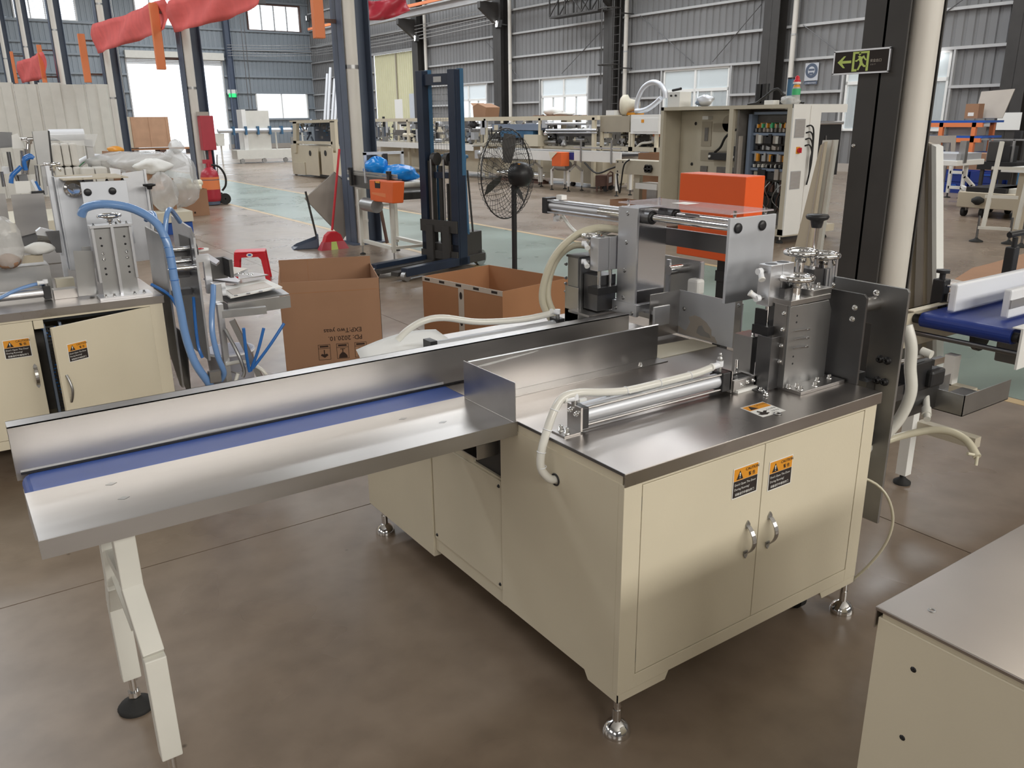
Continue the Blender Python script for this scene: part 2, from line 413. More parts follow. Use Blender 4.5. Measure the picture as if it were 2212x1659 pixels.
# steel columns along the right wall
def hcol(mb, x, y, h, w=.34, d=.42, t=.016, z0=0.):
    """I-section: flanges across x when d is depth along x"""
    mb.box(x-d/2, x-d/2+t, y-w/2, y+w/2, z0, h).box(x+d/2-t, x+d/2, y-w/2, y+w/2, z0, h).box(x-d/2, x+d/2, y-t/2, y+t/2, z0, h); return mb
first = None
for i, y in enumerate(COLY):
    if y < 0: continue
    lab = {2: 'dark wall column by the far end of the orange rack', 3: 'dark wall column with a white rain pipe beside the round mask notice', 4: 'dark wall column that carries the caged ladder', 5: 'dark wall column between the two wide windows and the flood light', 6: 'dark wall column beside the pale yellow sliding door', 7: 'dark wall column past the pale yellow sliding door', 8: 'dark wall column in the far corner of the hall'}.get(i, 'dark wall column')
    c = thing('wall_column', lab, 'column', hall(XW-.36, y), BROT, 'columns along the window wall')
    ob('section', hcol(MB(), 0, 0, ROOF-.5, .62, .42), 'charcoal', c)
    ob('base_plate', MB().box(-.3, .3, -.4, .4, 0, .03), 'charcoal', c)
    ob('crane_bracket', MB().prism([(-.2, 5.9), (-.2, 6.89), (-1.2, 6.89), (-1.2, 6.62)], 'y', -.12, .12), 'charcoal', c)
for y, xx, nm_ in ((18.15, .16, 'by the mask notice'), (33.95, .16, 'between the two flood lit bays'), (41.8, .16, 'next to the yellow door'), (26.05, .16, 'behind the caged ladder'), (10.3, .16, 'near the orange rack')):
    p = thing('rain_pipe', 'white rain pipe beside the dark wall column '+nm_, 'pipe', hall(XW-xx-.09, y), BROT, 'rain pipes on the window wall')
    ob('pipe', MB().cyl((0, 0, 0), (0, 0, ROOF-.6), .085, 12), 'pipew', p)
    for z in (1.2, 4.2, 7.2): ob('clip', MB().cyl((0, 0, z), (0, 0, z+.06), .095, 12), 'purlin', p)
# neighbouring building seen through the windows
nb = thing('neighbour_building', 'pale ribbed building seen through the right hand windows', 'building', hall(33, 18), BROT)
for k in range(5): ob('wall_bay', corrug_y(-12+6*k, -6.05+6*k, 0, 7.5, 0, .5, .05), mat('neighbour_sheet', (.30, .29, .26), .7) if k == 0 else bpy.data.materials['neighbour_sheet'], nb, fix=False)
ob('eaves', MB().box(-.4, .3, -12, 18, 7.5, 7.8), 'offwhite', nb); ob('plinth', MB().box(-.05, .2, -12, 18, 0, .6), 'board', nb)
# diagonal wall bracing
for a, b in (((33.4, 3.6), (36.2, 5.4)), ((27.5, 5.2), (30.2, 3.6)), ((19.6, 5.3), (21.6, 3.6)), ((25.4, 5.5), (22.5, 3.6)), ((12.0, 5.2), (14.6, 3.6)), ((16.5, 3.6), (17.9, 4.5))):
    struct('brace_rod', MB().cyl((XW-.15, a[0], a[1]), (XW-.15, b[0], b[1]), .013, 6), 'dsteel', wr)

# far wall with the roller door
dl, dr, dt = 12.55, 18.34, 5.9
wf = struct('wall_far', MB().box(XL, dl, YW, YW+.22, 0, .3).box(dr, XW, YW, YW+.22, 0, .3), 'board')
HW = [(.2, 3.5), (6.95, 10.1), (13.5, 16.85), (20.43, 23.95)]
def fsheet(x0, x1, z0, z1): struct('cladding_sheet', corrug_x(x0, x1, z0, z1), 'cladb', wf, fix=False)
fsheet(XL, dl, .3, 7.54); fsheet(dr, 20.48, .3, 7.54); fsheet(20.48, 24.0, .3, 1.9); fsheet(20.48, 24.0, 3.58, 7.54); fsheet(24.0, XW, .3, 7.54); fsheet(dl, dr, dt, 7.54)
xx = XL
for a, b in HW:
    fsheet(xx, a, 7.54, 9.15); xx = b
fsheet(xx, XW, 7.54, 9.15); fsheet(XL, XW, 9.15, TOPZ)
for z in (1.9, 2.6, 3.6, 4.62, 5.69, 6.3, 7.44, 9.25):
    spans = [(XL, dl-.1), (dr+.1, XW)] if z < 5.9 else [(XL, XW)]
    if 1.9 < z < 3.6: spans = [(XL, dl-.1), (dr+.1, 20.4), (24.05, XW)]
    for a, b in spans: struct('girt', MB().box(a, b, YW-.13, YW-.005, z-.07, z+.05), 'cladb', wf)
def jamb(n, a, b, z0, z1, mats='white'):
    f = MB(); f.box(a-.08, a, YW-.1, YW+.1, z0, z1).box(b, b+.08, YW-.1, YW+.1, z0, z1).box(a-.08, b+.08, YW-.1, YW+.1, z1, z1+.08)
    if z0 > .5: f.box(a-.08, b+.08, YW-.1, YW+.1, z0-.08, z0)
    return struct(n, f, mats)
d1 = jamb('door_1', dl, dr, 0, dt, 'purlin')
struct('shutter_box', MB().box(dl-.1, dr+.1, YW-.45, YW-.11, 5.55, 5.98), 'offwhite', d1)
for k in range(4): struct('shutter_slat', MB().box(dl, dr, YW-.08, YW-.05, 5.23+k*.085, 5.305+k*.085), 'purlin', d1)
for n, (a, b) in enumerate(HW):
    w = jamb(f'window_{n+11}', a, b, 7.54, 9.07, 'rust' if n == 3 else 'purlin')
    for k in range(1, 4): struct('mullion', MB().box(a+(b-a)*k/4-.03, a+(b-a)*k/4+.03, YW-.06, YW+.06, 7.54, 9.07), 'purlin', w)
    for k in range(14): struct('louvre_slat', MB().box(a, b, YW-.02, YW+.05, 7.60+k*.105, 7.615+k*.105), 'white', w)
w = jamb('window_15', 20.48, 24.0, 1.9, 3.55, 'white'); struct('mullion', MB().box(22.2, 22.26, YW-.05, YW+.05, 1.9, 3.55), 'white', w)
for k in range(2): struct('pane', MB().box(20.5+1.75*k, 22.18+1.75*k, YW, YW+.01, 1.92, 3.53), 'glass', w)
for k, (x, lab) in enumerate(((18.8, 'grey wall post between the roller door and the tall window'), (11.9, 'grey wall post left of the roller door'), (5.4, 'grey wall post seen over the sheet partition'))):
    p = thing('wall_post', lab, 'column', hall(x, YW-.36), BROT, 'posts along the far wall'); ob('section', hcol(MB(), 0, 0, ROOF-.5, .4, .36), 'gsteel' if k else 'slate', p); ob('base_plate', MB().box(-.3, .3, -.3, .3, 0, .03), 'slate', p)
# unseen walls and the roof close the hall
wl = struct('wall_left', MB().box(XL-.2, XL, YB, YW, 0, ROOF), 'clad')
for n, y in enumerate(LEFT_FILL_Y): struct(f'window_{n+21}', MB().box(XL, XL+.05, y-2.45, y+2.45, 5.8, 5.9).box(XL, XL+.05, y-2.45, y+2.45, 3.3, 3.4).box(XL, XL+.05, y-2.45, y-2.35, 3.4, 5.8).box(XL, XL+.05, y+2.35, y+2.45, 3.4, 5.8), 'white')  # frames added around the left fill lights
wb = MB().box(XL, XW, YB-.2, YB, 0, 5.9).box(XL, XW, YB-.2, YB, 8.1, ROOF)
for a, b in ((XL, -5.4), (-.6, .6), (5.4, 6.6), (11.4, 12.6), (17.4, XW)): wb.box(a, b, YB-.2, YB, 5.9, 8.1)
wk = struct('wall_back', wb, 'clad')
ce = struct('ceiling', MB().box(XL, XW, YB, YW, ROOF, ROOF+.1), 'ceil')
for x, y in SKYLIGHTS: struct('skylight_panel', MB().box(x-2.35, x+2.35, y-.9, y+.9, ROOF-.06, ROOF-.02), 'skyl', ce)

# ------------------------------------------------------------------ inner column row with pipes
def hall_col(y, m, lab, plab, x=5.4, pipe=True, pr=.095, w=.34):
    c = thing('hall_column', lab, 'column', hall(x, y), BROT, 'columns in the middle row')
    ob('section', hcol(MB(), 0, 0, ROOF-.3, w, .42), m, c)
    ob('base_plate', MB().box(-.28, .28, -.24, .24, 0, .025), m, c)
    if pipe:
        q = thing('drain_pipe', 'white drain pipe on the '+plab, 'pipe', hall(x-.085, y-w/2+.04), BROT, 'drain pipes on the middle columns')
        ob('pipe', MB().cyl((0, 0, 0), (0, 0, ROOF-.4), pr, 20), 'pipew', q)
        for z in (.32, .55): ob('coupling', MB().cyl((0, 0, z), (0, 0, z+.035), pr*1.06, 20), 'pipew', q)
        for z in (2.4, 4.9): ob('strap', MB().cyl((0, 0, z), (0, 0, z+.05), pr*1.04, 20), 'gsteel', q)
    return c
hall_col(11.29, 'slate', 'dark steel column with a broom and white board leaning on it', 'column with the broom')
hall_col(19.4, 'slate', 'dark steel column with a red electric box beside the extinguisher', 'column by the extinguisher', 5.5)
hall_col(27.5, 'slate', 'dark steel column at the end of the sheet partition', 'column at the partition end', 5.5)
hall_col(35.6, 'slate', 'dark steel column rising behind the sheet partition', 'column just behind the partition', 5.5)
hall_col(43.7, 'slate', 'dark steel column with the small faded banner tied to it', 'column with the small banner', 5.5)
hall_col(51.8, 'slate', 'dark steel column near the far wall louvres', 'column nearest the louvred windows', 5.5)
nc = thing('hall_column', 'near-black steel column carrying the green exit sign', 'column', (5.25, 3.25, 0), 0)
ob('section', hcol(MB(), 0, 0, ROOF-.3, .30, .40), 'charcoal', nc); ob('base_plate', MB().box(-.27, .27, -.22, .22, 0, .025), 'charcoal', nc)
bolts(nc, [(-.2, .13, 1.53)], (-1, 0, 0), .008, .012)
np_ = thing('drain_pipe', 'thick white drain pipe standing beside the near-black column', 'pipe', (5.20, 3.085, 0))
ob('pipe', MB().cyl((0, 0, 0), (0, 0, ROOF-.4), .092, 28), 'pipew', np_)
for z in (.02, 3.4): ob('coupling', MB().cyl((0, 0, z), (0, 0, z+.06), .097, 28), 'pipew', np_)
# orange hydrant boxes hung high on the column row
for lab, Yc, px, cc in (('orange vertical box fixed high on the column with the broom', 11.36, (683, 0, 704, 82), (5.4, 11.29)), ('orange vertical box fixed high on the column by the extinguisher', 19.62, (341, 62, 360, 150), (5.5, 19.4)), ('orange vertical box on the column at the partition end', 27.75, (184, 117, 199, 178), (5.5, 27.5)), ('orange vertical box on the column behind the partition', 35.8, (93, 152, 103, 180), (5.5, 35.6)), ('orange vertical box on the column with the small banner', 43.9, (33, 158, 40, 180), (5.5, 43.7))):
    a = gy(px[0], px[3], Yc); b = gy(px[2], px[3], Yc); t = gy(px[0], px[1], Yc); h = max(1.3, t.z-a.z); w = b.x-a.x; c_ = hall(*cc)
    th = thing('hose_box', lab, 'box', (a.x, Yc, a.z), 0, 'orange boxes on the columns')
    ob('case', MB().box(0, w, 0, .12, 0, h), 'orail', th, .01)
    for z in (.2, h-.2): ob('mounting_arm', MB().box(w, c_.x-.19-a.x+.02, .03, .07, z, z+.05), 'rust', th)

# ------------------------------------------------------------------ banners
def cloth(A, B, H, sag, m='flagred', n=16, k=6, H2=None):
    mb = MB(); v = []; A = Vector(A); B = Vector(B); side = (B-A).cross(Vector((0, 0, 1))).normalized()
    for i in range(n+1):
        t = i/n; p = A.lerp(B, t); s = sag*4*t*(1-t)
        for j in range(k+1):
            u = j/k; v.append(p+Vector((0, 0, -(H+((H2 or H)-H)*t)*u-s*(.75+.25*u)))+side*(.05*math.sin(5*u+9*t)+.03*math.sin(23*t+3*u)))
    mb.add(v, [(i*(k+1)+j, (i+1)*(k+1)+j, (i+1)*(k+1)+j+1, i*(k+1)+j+1) for i in range(n) for j in range(k)], True); return mb
def banner(lab, A, B, H, sag, H2=None):
    o = ob('banner', cloth(A, B, H, sag, H2=H2), 'flagred'); s = o.modifiers.new('thick', 'SOLIDIFY'); s.thickness = .004
    return tag(o, lab, 'banner', 'red banners along the column row')
pB = gy(355, -2, 19.12); pC = gy(199, 54, 27.15)
banner('long faded red banner strung between two columns above the roller door', pC, pB, .74, .02, .56)
pA = gy(560, -62, 14.6)
banner('bright red banner rising from the column above the extinguisher', pB+Vector((.05, -.1, -.05)), pA, .58, .05, .5)
banner('small pale red banner tied high above the sheet partition', gy(37, 134, 43.2), gy(92, 112, 35.2), .85, .02)
o = ob('banner', cloth(gy(745, -8, 14.0), gy(880, -14, 14.0), .28, .12), 'redp'); o.modifiers.new('t', 'SOLIDIFY').thickness = .004; tag(o, 'dark red cloth hanging under the roof beside the orange rail', 'banner')

# ------------------------------------------------------------------ crane runway, walkway, ladder, wires, lamps
cr = thing('crane_runway', 'orange conductor rail on a grey runway beam high along the window wall', 'rail', hall(22.9, 30, 6.95), BROT)
ob('rail', MB().box(-.06, .06, -30, 24, .30, .44), 'orail', cr)
ob('runway_beam', MB().box(.30, .60, -30, 24, -.05, -.02).box(.43, .47, -30, 24, -.02, .28).box(.3, .6, -30, 24, .28, .31), 'purlin', cr)
for k in range(18): ob('rail_hanger', MB().box(-.03, .4, -29+k*3, -28.94+k*3, .44, .47), 'dsteel', cr)
# walkway truss by the ladder
wk_ = thing('crane_walkway', 'dark truss walkway bracketed off the ladder column under the roof', 'walkway', hall(23.75, 28.0, 5.75), BROT)
ob('deck', MB().box(-.25, .25, -1.2, 1.9, 0, .07), 'charcoal', wk_)
for s in (-.23, .23):
    ob('top_chord', MB().bar((s, -1.2, 1.1), (s, 1.9, 1.1), .06), 'charcoal', wk_)
    for k in range(4):
        ob('post', MB().bar((s, -1.2+k*1.03, .07), (s, -1.2+k*1.03, 1.1), .05), 'charcoal', wk_)
        if k < 3: ob('brace', MB().bar((s, -1.2+k*1.03, .07 if k % 2 else 1.1), (s, -.17+k*1.03, 1.1 if k % 2 else .07), .04), 'charcoal', wk_)
ld = thing('caged_ladder', 'dark steel wall ladder with round safety hoops', 'ladder', hall(XW-.75, 26.08), BROT)
for s in (-.22, .22): ob('stringer', MB().bar((0, s, .1), (0, s, 8), .05, .03), 'charcoal', ld)
me = MB().cyl((0, -.22, 0), (0, .22, 0), .014, 6).mesh('rung', 'charcoal')
for k in range(24):
    o = bpy.data.objects.new('rung', me); COL.objects.link(o); o.location = (0, 0, .35+k*.32); o.parent = ld
for z in (3.72, 5.75, 7.6):
    ob('hoop', MB().tube([(0, -.26, z), (-.3, -.42, z), (-.65, -.3, z), (-.75, 0, z), (-.65, .3, z), (-.3, .42, z), (0, .26, z)], .025, 6, 3), 'charcoal', ld)
for yy, xx_ in ((-.36, -.45), (.36, -.45), (0, -.75)): ob('cage_bar', MB().bar((xx_, yy, 3.0), (xx_, yy, 7.9), .04, .012), 'charcoal', ld)
for z in (1.6, 3.6, 5.6): [ob('wall_bracket', MB().bar((0, s, z), (.7, s, z), .04), 'charcoal', ld) for s in (.22, -.22)]
for k, (x, y, Y) in enumerate(((1077, 52, 35.2), (900, 83, 43.1), (665, 40, 50.2))):
    p = bxp(x, y, 24.0 if k < 2 else 24.25); f = thing('flood_light', ['small black flood light on the wall column right of the yellow door', 'small black flood light on the column beside the yellow door', 'small black flood light high in the far corner'][k], 'lamp', hall(p.x, p.y, p.z), BROT+R(-25), 'flood lights on the wall columns')
    ob('housing', MB().prism([(-.1, -.16), (.08, -.16), (.14, .16), (-.04, .16)], 'y', -.24, .24), 'black', f)
    ob('lens', MB().box(-.125, -.1, -.17, .17, -.11, .13), 'lamp', f)
    ob('bracket', MB().bar((.1, 0, 0), (.5, 0, -.05), .05), 'black', f)
# bundles of service wires across the far wall and along the window wall
for k in range(5):
    A = hall(18.7, 57.5, 5.85+k*.16); B = hall(24.2, 56.0, 5.95+k*.16); C = hall(23.9, 34.6, 6.0+k*.17)
    tag(ob('service_wire', MB().tube([A, (A+B)/2+Vector((0, 0, -.05)), B], .018, 5, 4), 'gsteel'), 'thin grey wire of the bundle strung along the far wall', 'wire', 'service wires')
    tag(ob('service_wire', MB().tube([B, B.lerp(C, .5)+Vector((0, 0, -.12)), C], .018, 5, 5), 'purlin'), 'thin pale wire of the bundle strung between the wall columns', 'wire', 'service wires on the window wall')
for k, x in enumerate((545, 552)):
    q = gy(x, 300, 45.0); tag(ob('lifting_chain', MB().cyl((q.x, q.y, q.z), (q.x, q.y, ROOF), .02, 6), 'dsteel'), 'thin dark crane chain hanging before the far wall', 'chain', 'crane chains')
q = gy(540, 5, 45.0); o = ob('hoist', MB().box(q.x-.5, q.x+.6, q.y-.6, q.y-.2, q.z-.1, q.z+.7), 'charcoal'); tag(o, 'dark crane hoist above the hanging chains', 'hoist'); ob('hoist_hanger', MB().box(q.x-.05, q.x+.05, q.y-.45, q.y-.35, q.z+.7, ROOF), 'charcoal', o); ob('hoist_drum', MB().cyl((q.x-.7, q.y-.4, q.z+.2), (q.x-.5, q.y-.4, q.z+.2), .25, 16), 'charcoal', o)
# small wall signs
p = byp(502, 197, 57.55); s = thing('exit_lamp', 'small green lit exit lamp on the far wall post', 'sign', hall(p.x, p.y, p.z-.2), BROT)
ob('case', MB().box(-.3, .3, 0, .1, 0, .3), 'white', s); ob('face', MB().box(-.27, .27, -.01, 0, -.18, .06), mat('exit_green', (.02, .5, .15), .5, emit=((.05, .8, .25), .8)), s)
p = bxp(1753, 155, XW-.06); s = thing('mask_notice', 'square blue safety notice with a white masked face in a circle', 'sign', hall(p.x, p.y, p.z), BROT)
ob('plate', MB().box(0, .015, -.25, .25, -.27, .27), 'aluw', s); ob('disc', MB().cyl((-.006, 0, .03), (0, 0, .03), .225, 28), 'slate', s)
ob('face', MB().cyl((-.012, 0, .03), (-.006, 0, .03), .13, 20), 'aluw', s); ob('goggles', MB().box(-.017, -.012, -.11, .11, .03, .09), 'slate', s); ob('mask', MB().box(-.017, -.012, -.08, .08, -.08, -.02), 'slate', s); ob('caption', MB().box(-.006, 0, -.25, .25, -.38, -.29), 'slate', s)
text('lettering', '必须戴防护眼镜', .06, frame3((-.008, .22, -.365), (0, -1, 0), (0, 0, 1)), 'aluw', s)
# ================================================================== shared machine parts
def caution_label(parent, o, x, y, w=.107, h=.093):
    """door caution sticker; o = lower left corner, x to the right, y up"""
    M = frame3(o, x, y); z = M.to_3x3() @ Vector((0, 0, 1))
    def plate(a, b, c, d, t): return MB().box(a, b, c, d, 0, t).tf(M)
    p = ob('caution_label', plate(-.003, w+.003, -.003, h+.003, .0006), 'whitep', parent, label='orange and black door caution sticker')
    ob('amber_band', plate(0, w, h*.585, h, .0011), 'amber', p); ob('black_band', plate(0, w, 0, h*.575, .0011), 'ink', p)
    tri = MB().prism([(w*.10, h*.62), (w*.38, h*.62), (w*.24, h*.93)], 'z', .0012, .0016).tf(M); ob('warning_triangle', tri, 'ink', p)
    ob('exclamation_mark', MB().prism([(w*.225, h*.72), (w*.255, h*.72), (w*.262, h*.85), (w*.218, h*.85)], 'z', .0017, .002).box(w*.227, w*.253, h*.66, h*.69, .0017, .002).tf(M), 'whitep', p)
    T = lambda u, v: M @ Matrix.Translation((u, v, .0019))
    text('lettering', 'CAUTION', w*.125, T(w*.47, h*.85), 'ink', p, bold=.01); text('lettering', '警 告', w*.125, T(w*.60, h*.66), 'ink', p, bold=.015)
    text('lettering', "Don't Open The Door", w*.096, T(w*.04, h*.41), 'whitep', p); text('lettering', 'During Running!', w*.096, T(w*.04, h*.25), 'whitep', p)
    text('lettering', '设备运行中请勿开门', w*.090, T(w*.08, h*.07), 'whitep', p, bold=.008)
    return p
def pull_handle(parent, x, z, y, h=.13):
    """cupboard bow handle standing off a face that looks to -y"""
    n = 9; P = [(y-.004-.026*math.sin(math.pi*i/(n-1))**.8, z-h*.36+h*.72*i/(n-1)) for i in range(n)]
    mb = MB().prism([(a, b) for a, b in P]+[(a-.0045, b) for a, b in P[::-1]], 'x', x-.008, x+.008)
    hd = ob('handle', mb, 'steel', parent, .001, label='bowed metal pull handle')
    for s in (-1, 1): ob('handle_tip', MB().prism([(x-.009, z+s*h*.30), (x+.009, z+s*h*.30), (x+.009, z+s*h*.40), (x+.003, z+s*h*.47), (x, z+s*h*.5), (x-.003, z+s*h*.47), (x-.009, z+s*h*.40)], 'y', y-.004, y), 'gsteel', hd)
    return hd
def lev_foot(parent, x, y, top, r=.042, chrome=True):
    f = ob('levelling_foot', MB().lathe([(r*.98, 0), (r, .006), (r*.95, .018), (r*.72, .034), (r*.35, .044), (.012, .046)], (x, y, 0), n=24), 'chrome' if chrome else 'rubber', parent)
    ob('stem', MB().cyl((x, y, .044), (x, y, top), .011, 12).cyl((x, y, .046), (x, y, .085), .014, 6), 'chrome', f); return f
def caster(parent, x, y, top, r=.032):
    c = ob('caster', MB().box(x-.022, x-.018, y-.02, y+.02, r*.8, top).box(x+.018, x+.022, y-.02, y+.02, r*.8, top).box(x-.025, x+.025, y-.022, y+.022, top-.006, top), 'gsteel', parent)
    ob('wheel', MB().cyl((x-.015, y, r), (x+.015, y, r), r, 20), 'rubber', c); return c
def handwheel(parent, c, Rr=.060, name='handwheel'):
    c = Vector(c); w = ob(name, MB().torus(c, Rr-.010, .0105, n=32, m=12), 'chrome', parent)
    ob('dish', MB().lathe([(Rr-.012, .001), (Rr*.5, -.012), (.016, -.02), (.016, -.03)], c, n=28), 'chrome', w)
    ob('hub', MB().lathe([(.013, -.035), (.019, -.033), (.019, .0), (.012, .004)], c, n=18), 'chrome', w)
    ob('grip', MB().lathe([(.005, 0), (.007, .01), (.006, .022), (.002, .026)], c+Vector((Rr*.62, -.015, -.018)), (.5, 0, -1), 10), 'chrome', w); return w
def fitting(parent, p, d1, d2, s=1., name='elbow_fitting'):
    """push-in pneumatic elbow: brass-looking stub along d1, plastic elbow along d2"""
    p = Vector(p); d1 = Vector(d1).normalized(); d2 = Vector(d2).normalized(); q = p+d1*.018*s
    f = ob(name, MB().cyl(q, q+d2*.028*s, .0085*s, 12).cyl(q-d1*.004*s, q+d1*.012*s, .010*s, 12), 'hdpe', parent)
    ob('stub', MB().cyl(p, q, .007*s, 8), 'gsteel', f); ob('collar', MB().cyl(q+d2*.026*s, q+d2*.032*s, .010*s, 12), 'whitep', f); return f

# ================================================================== MAIN MACHINE
MM = org(thing('packing_machine', 'cream and stainless packing machine with a long blue infeed belt and orange control box', 'machine', (1.93, 2.2, 0)))
x0, x1, y0, y1 = 1.356, 2.487, 1.468, 3.12
ob('cabinet_body', MB().box(x0, x1, y0+.022, 2.055, .143, .80), 'cream', MM, label='cream painted cabinet body')
ob('corner_skirt', MB().prism([(1.468, .117), (1.60, .117), (1.617, .143), (1.468, .143)], 'x', x0, x0+.003), 'cream', MM)
ob('corner_skirt', MB().prism([(1.468, .117), (1.60, .117), (1.617, .143), (1.468, .143)], 'x', x1-.003, x1), 'cream', MM)
ob('corner_skirt', MB().prism([(x0, .117), (1.545, .117), (1.558, .143), (x0, .143)], 'y', y0, y0+.003), 'cream', MM)
ob('corner_skirt', MB().prism([(x1, .117), (2.30, .117), (2.287, .143), (x1, .143)], 'y', y0, y0+.003), 'cream', MM)
ff = MB().box(x0, 1.4205, y0, y0+.022, .143, .80).box(2.4225, x1, y0, y0+.022, .143, .80).box(1.4205, 2.4225, y0, y0+.022, .788, .80).box(1.4205, 2.4225, y0, y0+.022, .143, .1885)
ob('front_frame', ff, 'cream', MM, .0012)
ob('door_rebate', MB().box(1.4205, 2.4225, y0+.019, y0+.0215, .1885, .788), 'black', MM)
for a, b, hx, lx, lz in ((1.4235, 1.9195, 1.867, 1.787, .643), (1.9225, 2.4195, 1.970, 1.9495, .625)):
    d = ob('door', MB().box(a, b, y0+.0005, y0+.018, .1915, .785), 'cream', MM, .0015)
    pull_handle(d, hx, .484, y0); 
    for z in (.25, .73): ob('hinge', MB().cyl((a-.001 if a < 1.5 else b+.001, y0+.004, z-.02), (a-.001 if a < 1.5 else b+.001, y0+.004, z+.02), .003, 8), 'gsteel', d)
    caution_label(MM, (lx, y0-.0005, lz), (1, 0, 0), (0, 0, 1), .105, .092)
# side: access panel section and rear section
ob('side_section', MB().box(x0+.010, x1-.02, 2.055, 2.532, .13, .50).box(x0+.010, x1, 2.055, 2.532, .50, .60).box(x0+.010, x1-.02, 2.24, 2.532, .60, .70), 'cream', MM)
ob('tray_opening', MB().box(x0+.02, x0+.03, 2.06, 2.45, .60, .79), 'black', MM)
ob('channel_bar', MB().box(x0-.06, x0+.02, 2.10, 2.26, .672, .676).box(x0-.06, x0+.02, 2.10, 2.104, .676, .72).box(x0-.06, x0+.02, 2.256, 2.26, .676, .70), 'steel', MM)
ap = ob('access_panel', MB().box(x0+.004, x0+.0095, 2.062, 2.526, .187, .592), 'cream', MM, .001)
bolts(ap, [(x0+.004, y, z) for y in (2.075, 2.51) for z in (.205, .572)], (-1, 0, 0), .0045, .004, 'black', 'screw')
ob('rear_section', MB().box(x0, x1-.02, 2.535, y1, .10, .80), 'cream', MM, .002)
for x, y in ((1.37, 1.482), (2.455, 1.482), (1.37, 3.0), (2.455, 3.08)): lev_foot(MM, x, y, .145)
for x, y in ((1.47, 1.60), (2.345, 1.60)): caster(MM, x, y, .143, .036)
# worktop sheet with folded lips
wt = ob('worktop', MB().box(x0-.002, 2.502, y0-.004, 3.03, .826, .836), 'top', MM, .0015, label='worn stainless worktop')
ob('front_lip', MB().box(x0-.002, 2.502, y0-.0045, y0-.0025, .797, .834), 'top', wt); ob('side_lip', MB().box(2.500, 2.502, y0-.004, 3.03, .797, .834), 'top', wt)
ob('rear_lip', MB().box(x0-.002, 2.502, 3.028, 3.03, .797, .834), 'top', wt); ob('side_trim', MB().box(x0-.003, x0-.0005, y0, 1.95, .828, .8365), 'dsteel', wt)
ob('worktop_frame', MB().box(x0+.003, x1, y0+.01, 3.02, .80, .826), 'cream', MM)
ob('patch_bolt', MB().lathe([(.010, 0), (.010, .003), (.006, .004), (.006, .012), (.003, .013)], (2.16, 1.668, .836), (.2, .1, 1), 10).cyl((2.155, 1.66, .846), (2.175, 1.69, .849), .003, 6), 'chrome', MM)
ob('seal_ring', MB().torus((2.045, 1.53, .838), .011, .002, n=16, m=6), 'gsteel', MM)
# pinch-hazard sticker on the worktop
st = ob('hazard_label', MB().box(0, .106, 0, .098, 0, .0006).tf(frame3((1.986, 1.538, .8361), (1, -.02, 0), (.1, 1, 0))), 'whitep', MM, label='white and orange pinch hazard sticker')
SM = frame3((1.986, 1.538, .8361), (1, -.02, 0), (.1, 1, 0))
ob('amber_band', MB().box(.004, .102, .058, .093, .0007, .0011).tf(SM), 'amber', st); ob('warning_triangle', MB().prism([(.012, .061), (.046, .061), (.029, .090)], 'z', .0012, .0016).tf(SM), 'ink', st)
ob('hazard_symbol', MB().prism([(.01, .014), (.03, .008), (.05, .016), (.04, .022), (.056, .034), (.044, .038), (.032, .03), (.024, .046), (.016, .042), (.02, .028), (.006, .026)], 'z', .0007, .0011).tf(SM), 'ink', st)
text('lettering', 'CAUTION', .012, SM @ Matrix.Translation((.05, .078, .0013)), 'ink', st); text('lettering', '小心夹手', .011, SM @ Matrix.Translation((.058, .035, .0009)), 'ink', st); text('lettering', '注意安全', .009, SM @ Matrix.Translation((.062, .018, .0009)), 'ink', st)
# ---------------- infeed conveyor: tray, belt, fence, stand
tr = ob('infeed_tray', MB().box(.055, x0-.003, 1.957, 2.262, .832, .836), 'steel', MM, .001, label='wide stainless side tray of the infeed')
ob('tray_lip', MB().box(.055, x0-.003, 1.955, 1.957, .790, .836), 'steel', tr); ob('tray_return', MB().box(.055, x0-.003, 1.957, 1.975, .790, .792), 'steel', tr)
ob('tray_end', MB().prism([(1.975, .79), (2.0, .815), (2.262, .815), (2.262, .832), (1.957, .832), (1.957, .79)], 'x', .055, .057), 'steel', tr)
for u, v in ((.245, 2.195), (.255, 2.085), (1.08, 2.185), (1.165, 2.085)): ob('spot_weld', MB().prism([(u-.014, v), (u, v-.010), (u+.014, v), (u, v+.010)], 'z', .836, .8366), 'gsteel', tr)
bl = MB(); n = 10; prof = [(2.33, .834)] + [(.085+.027*math.cos(a), .807+.027*math.sin(a)) for a in [R(90+18*i) for i in range(n+1)]] + [(2.33, .780)]
bm_ = MB().prism([(p[0], p[1]) for p in prof], 'y', 2.264, 2.398); ob('conveyor_belt', bm_, 'belt', MM, label='blue conveyor belt')
ob('conveyor_frame', MB().box(.075, x0+.02, 2.262, 2.405, .716, .778).box(.075, 2.2, 2.399, 2.404, .716, .832), 'dsteel', MM)
ob('frame_end', MB().box(.058, .066, 2.267, 2.40, .70, .795), 'steel', MM); 
fe = ob('back_fence', MB().box(.05, 2.211, 2.400, 2.4035, .840, .971), 'steel', MM, label='tall stainless back fence of the infeed')
ob('fence_top', MB().box(.05, 2.211, 2.4, 2.457, .968, .971), 'steel', fe); ob('fence_back', MB().box(.05, 2.211, 2.454, 2.457, .80, .971), 'steel', fe); ob('fence_seal', MB().box(.06, 2.2, 2.396, 2.402, .836, .842), 'black', fe)
ob('fence_film_edge', MB().prism([(.06, .8425), (.3, .8415), (.55, .845), (.85, .8425), (1.2, .8445), (1.35, .842), (1.35, .851), (1.2, .8492), (.85, .8475), (.55, .8515), (.3, .846), (.06, .848)], 'y', 2.3985, 2.3999), 'polybag', fe)
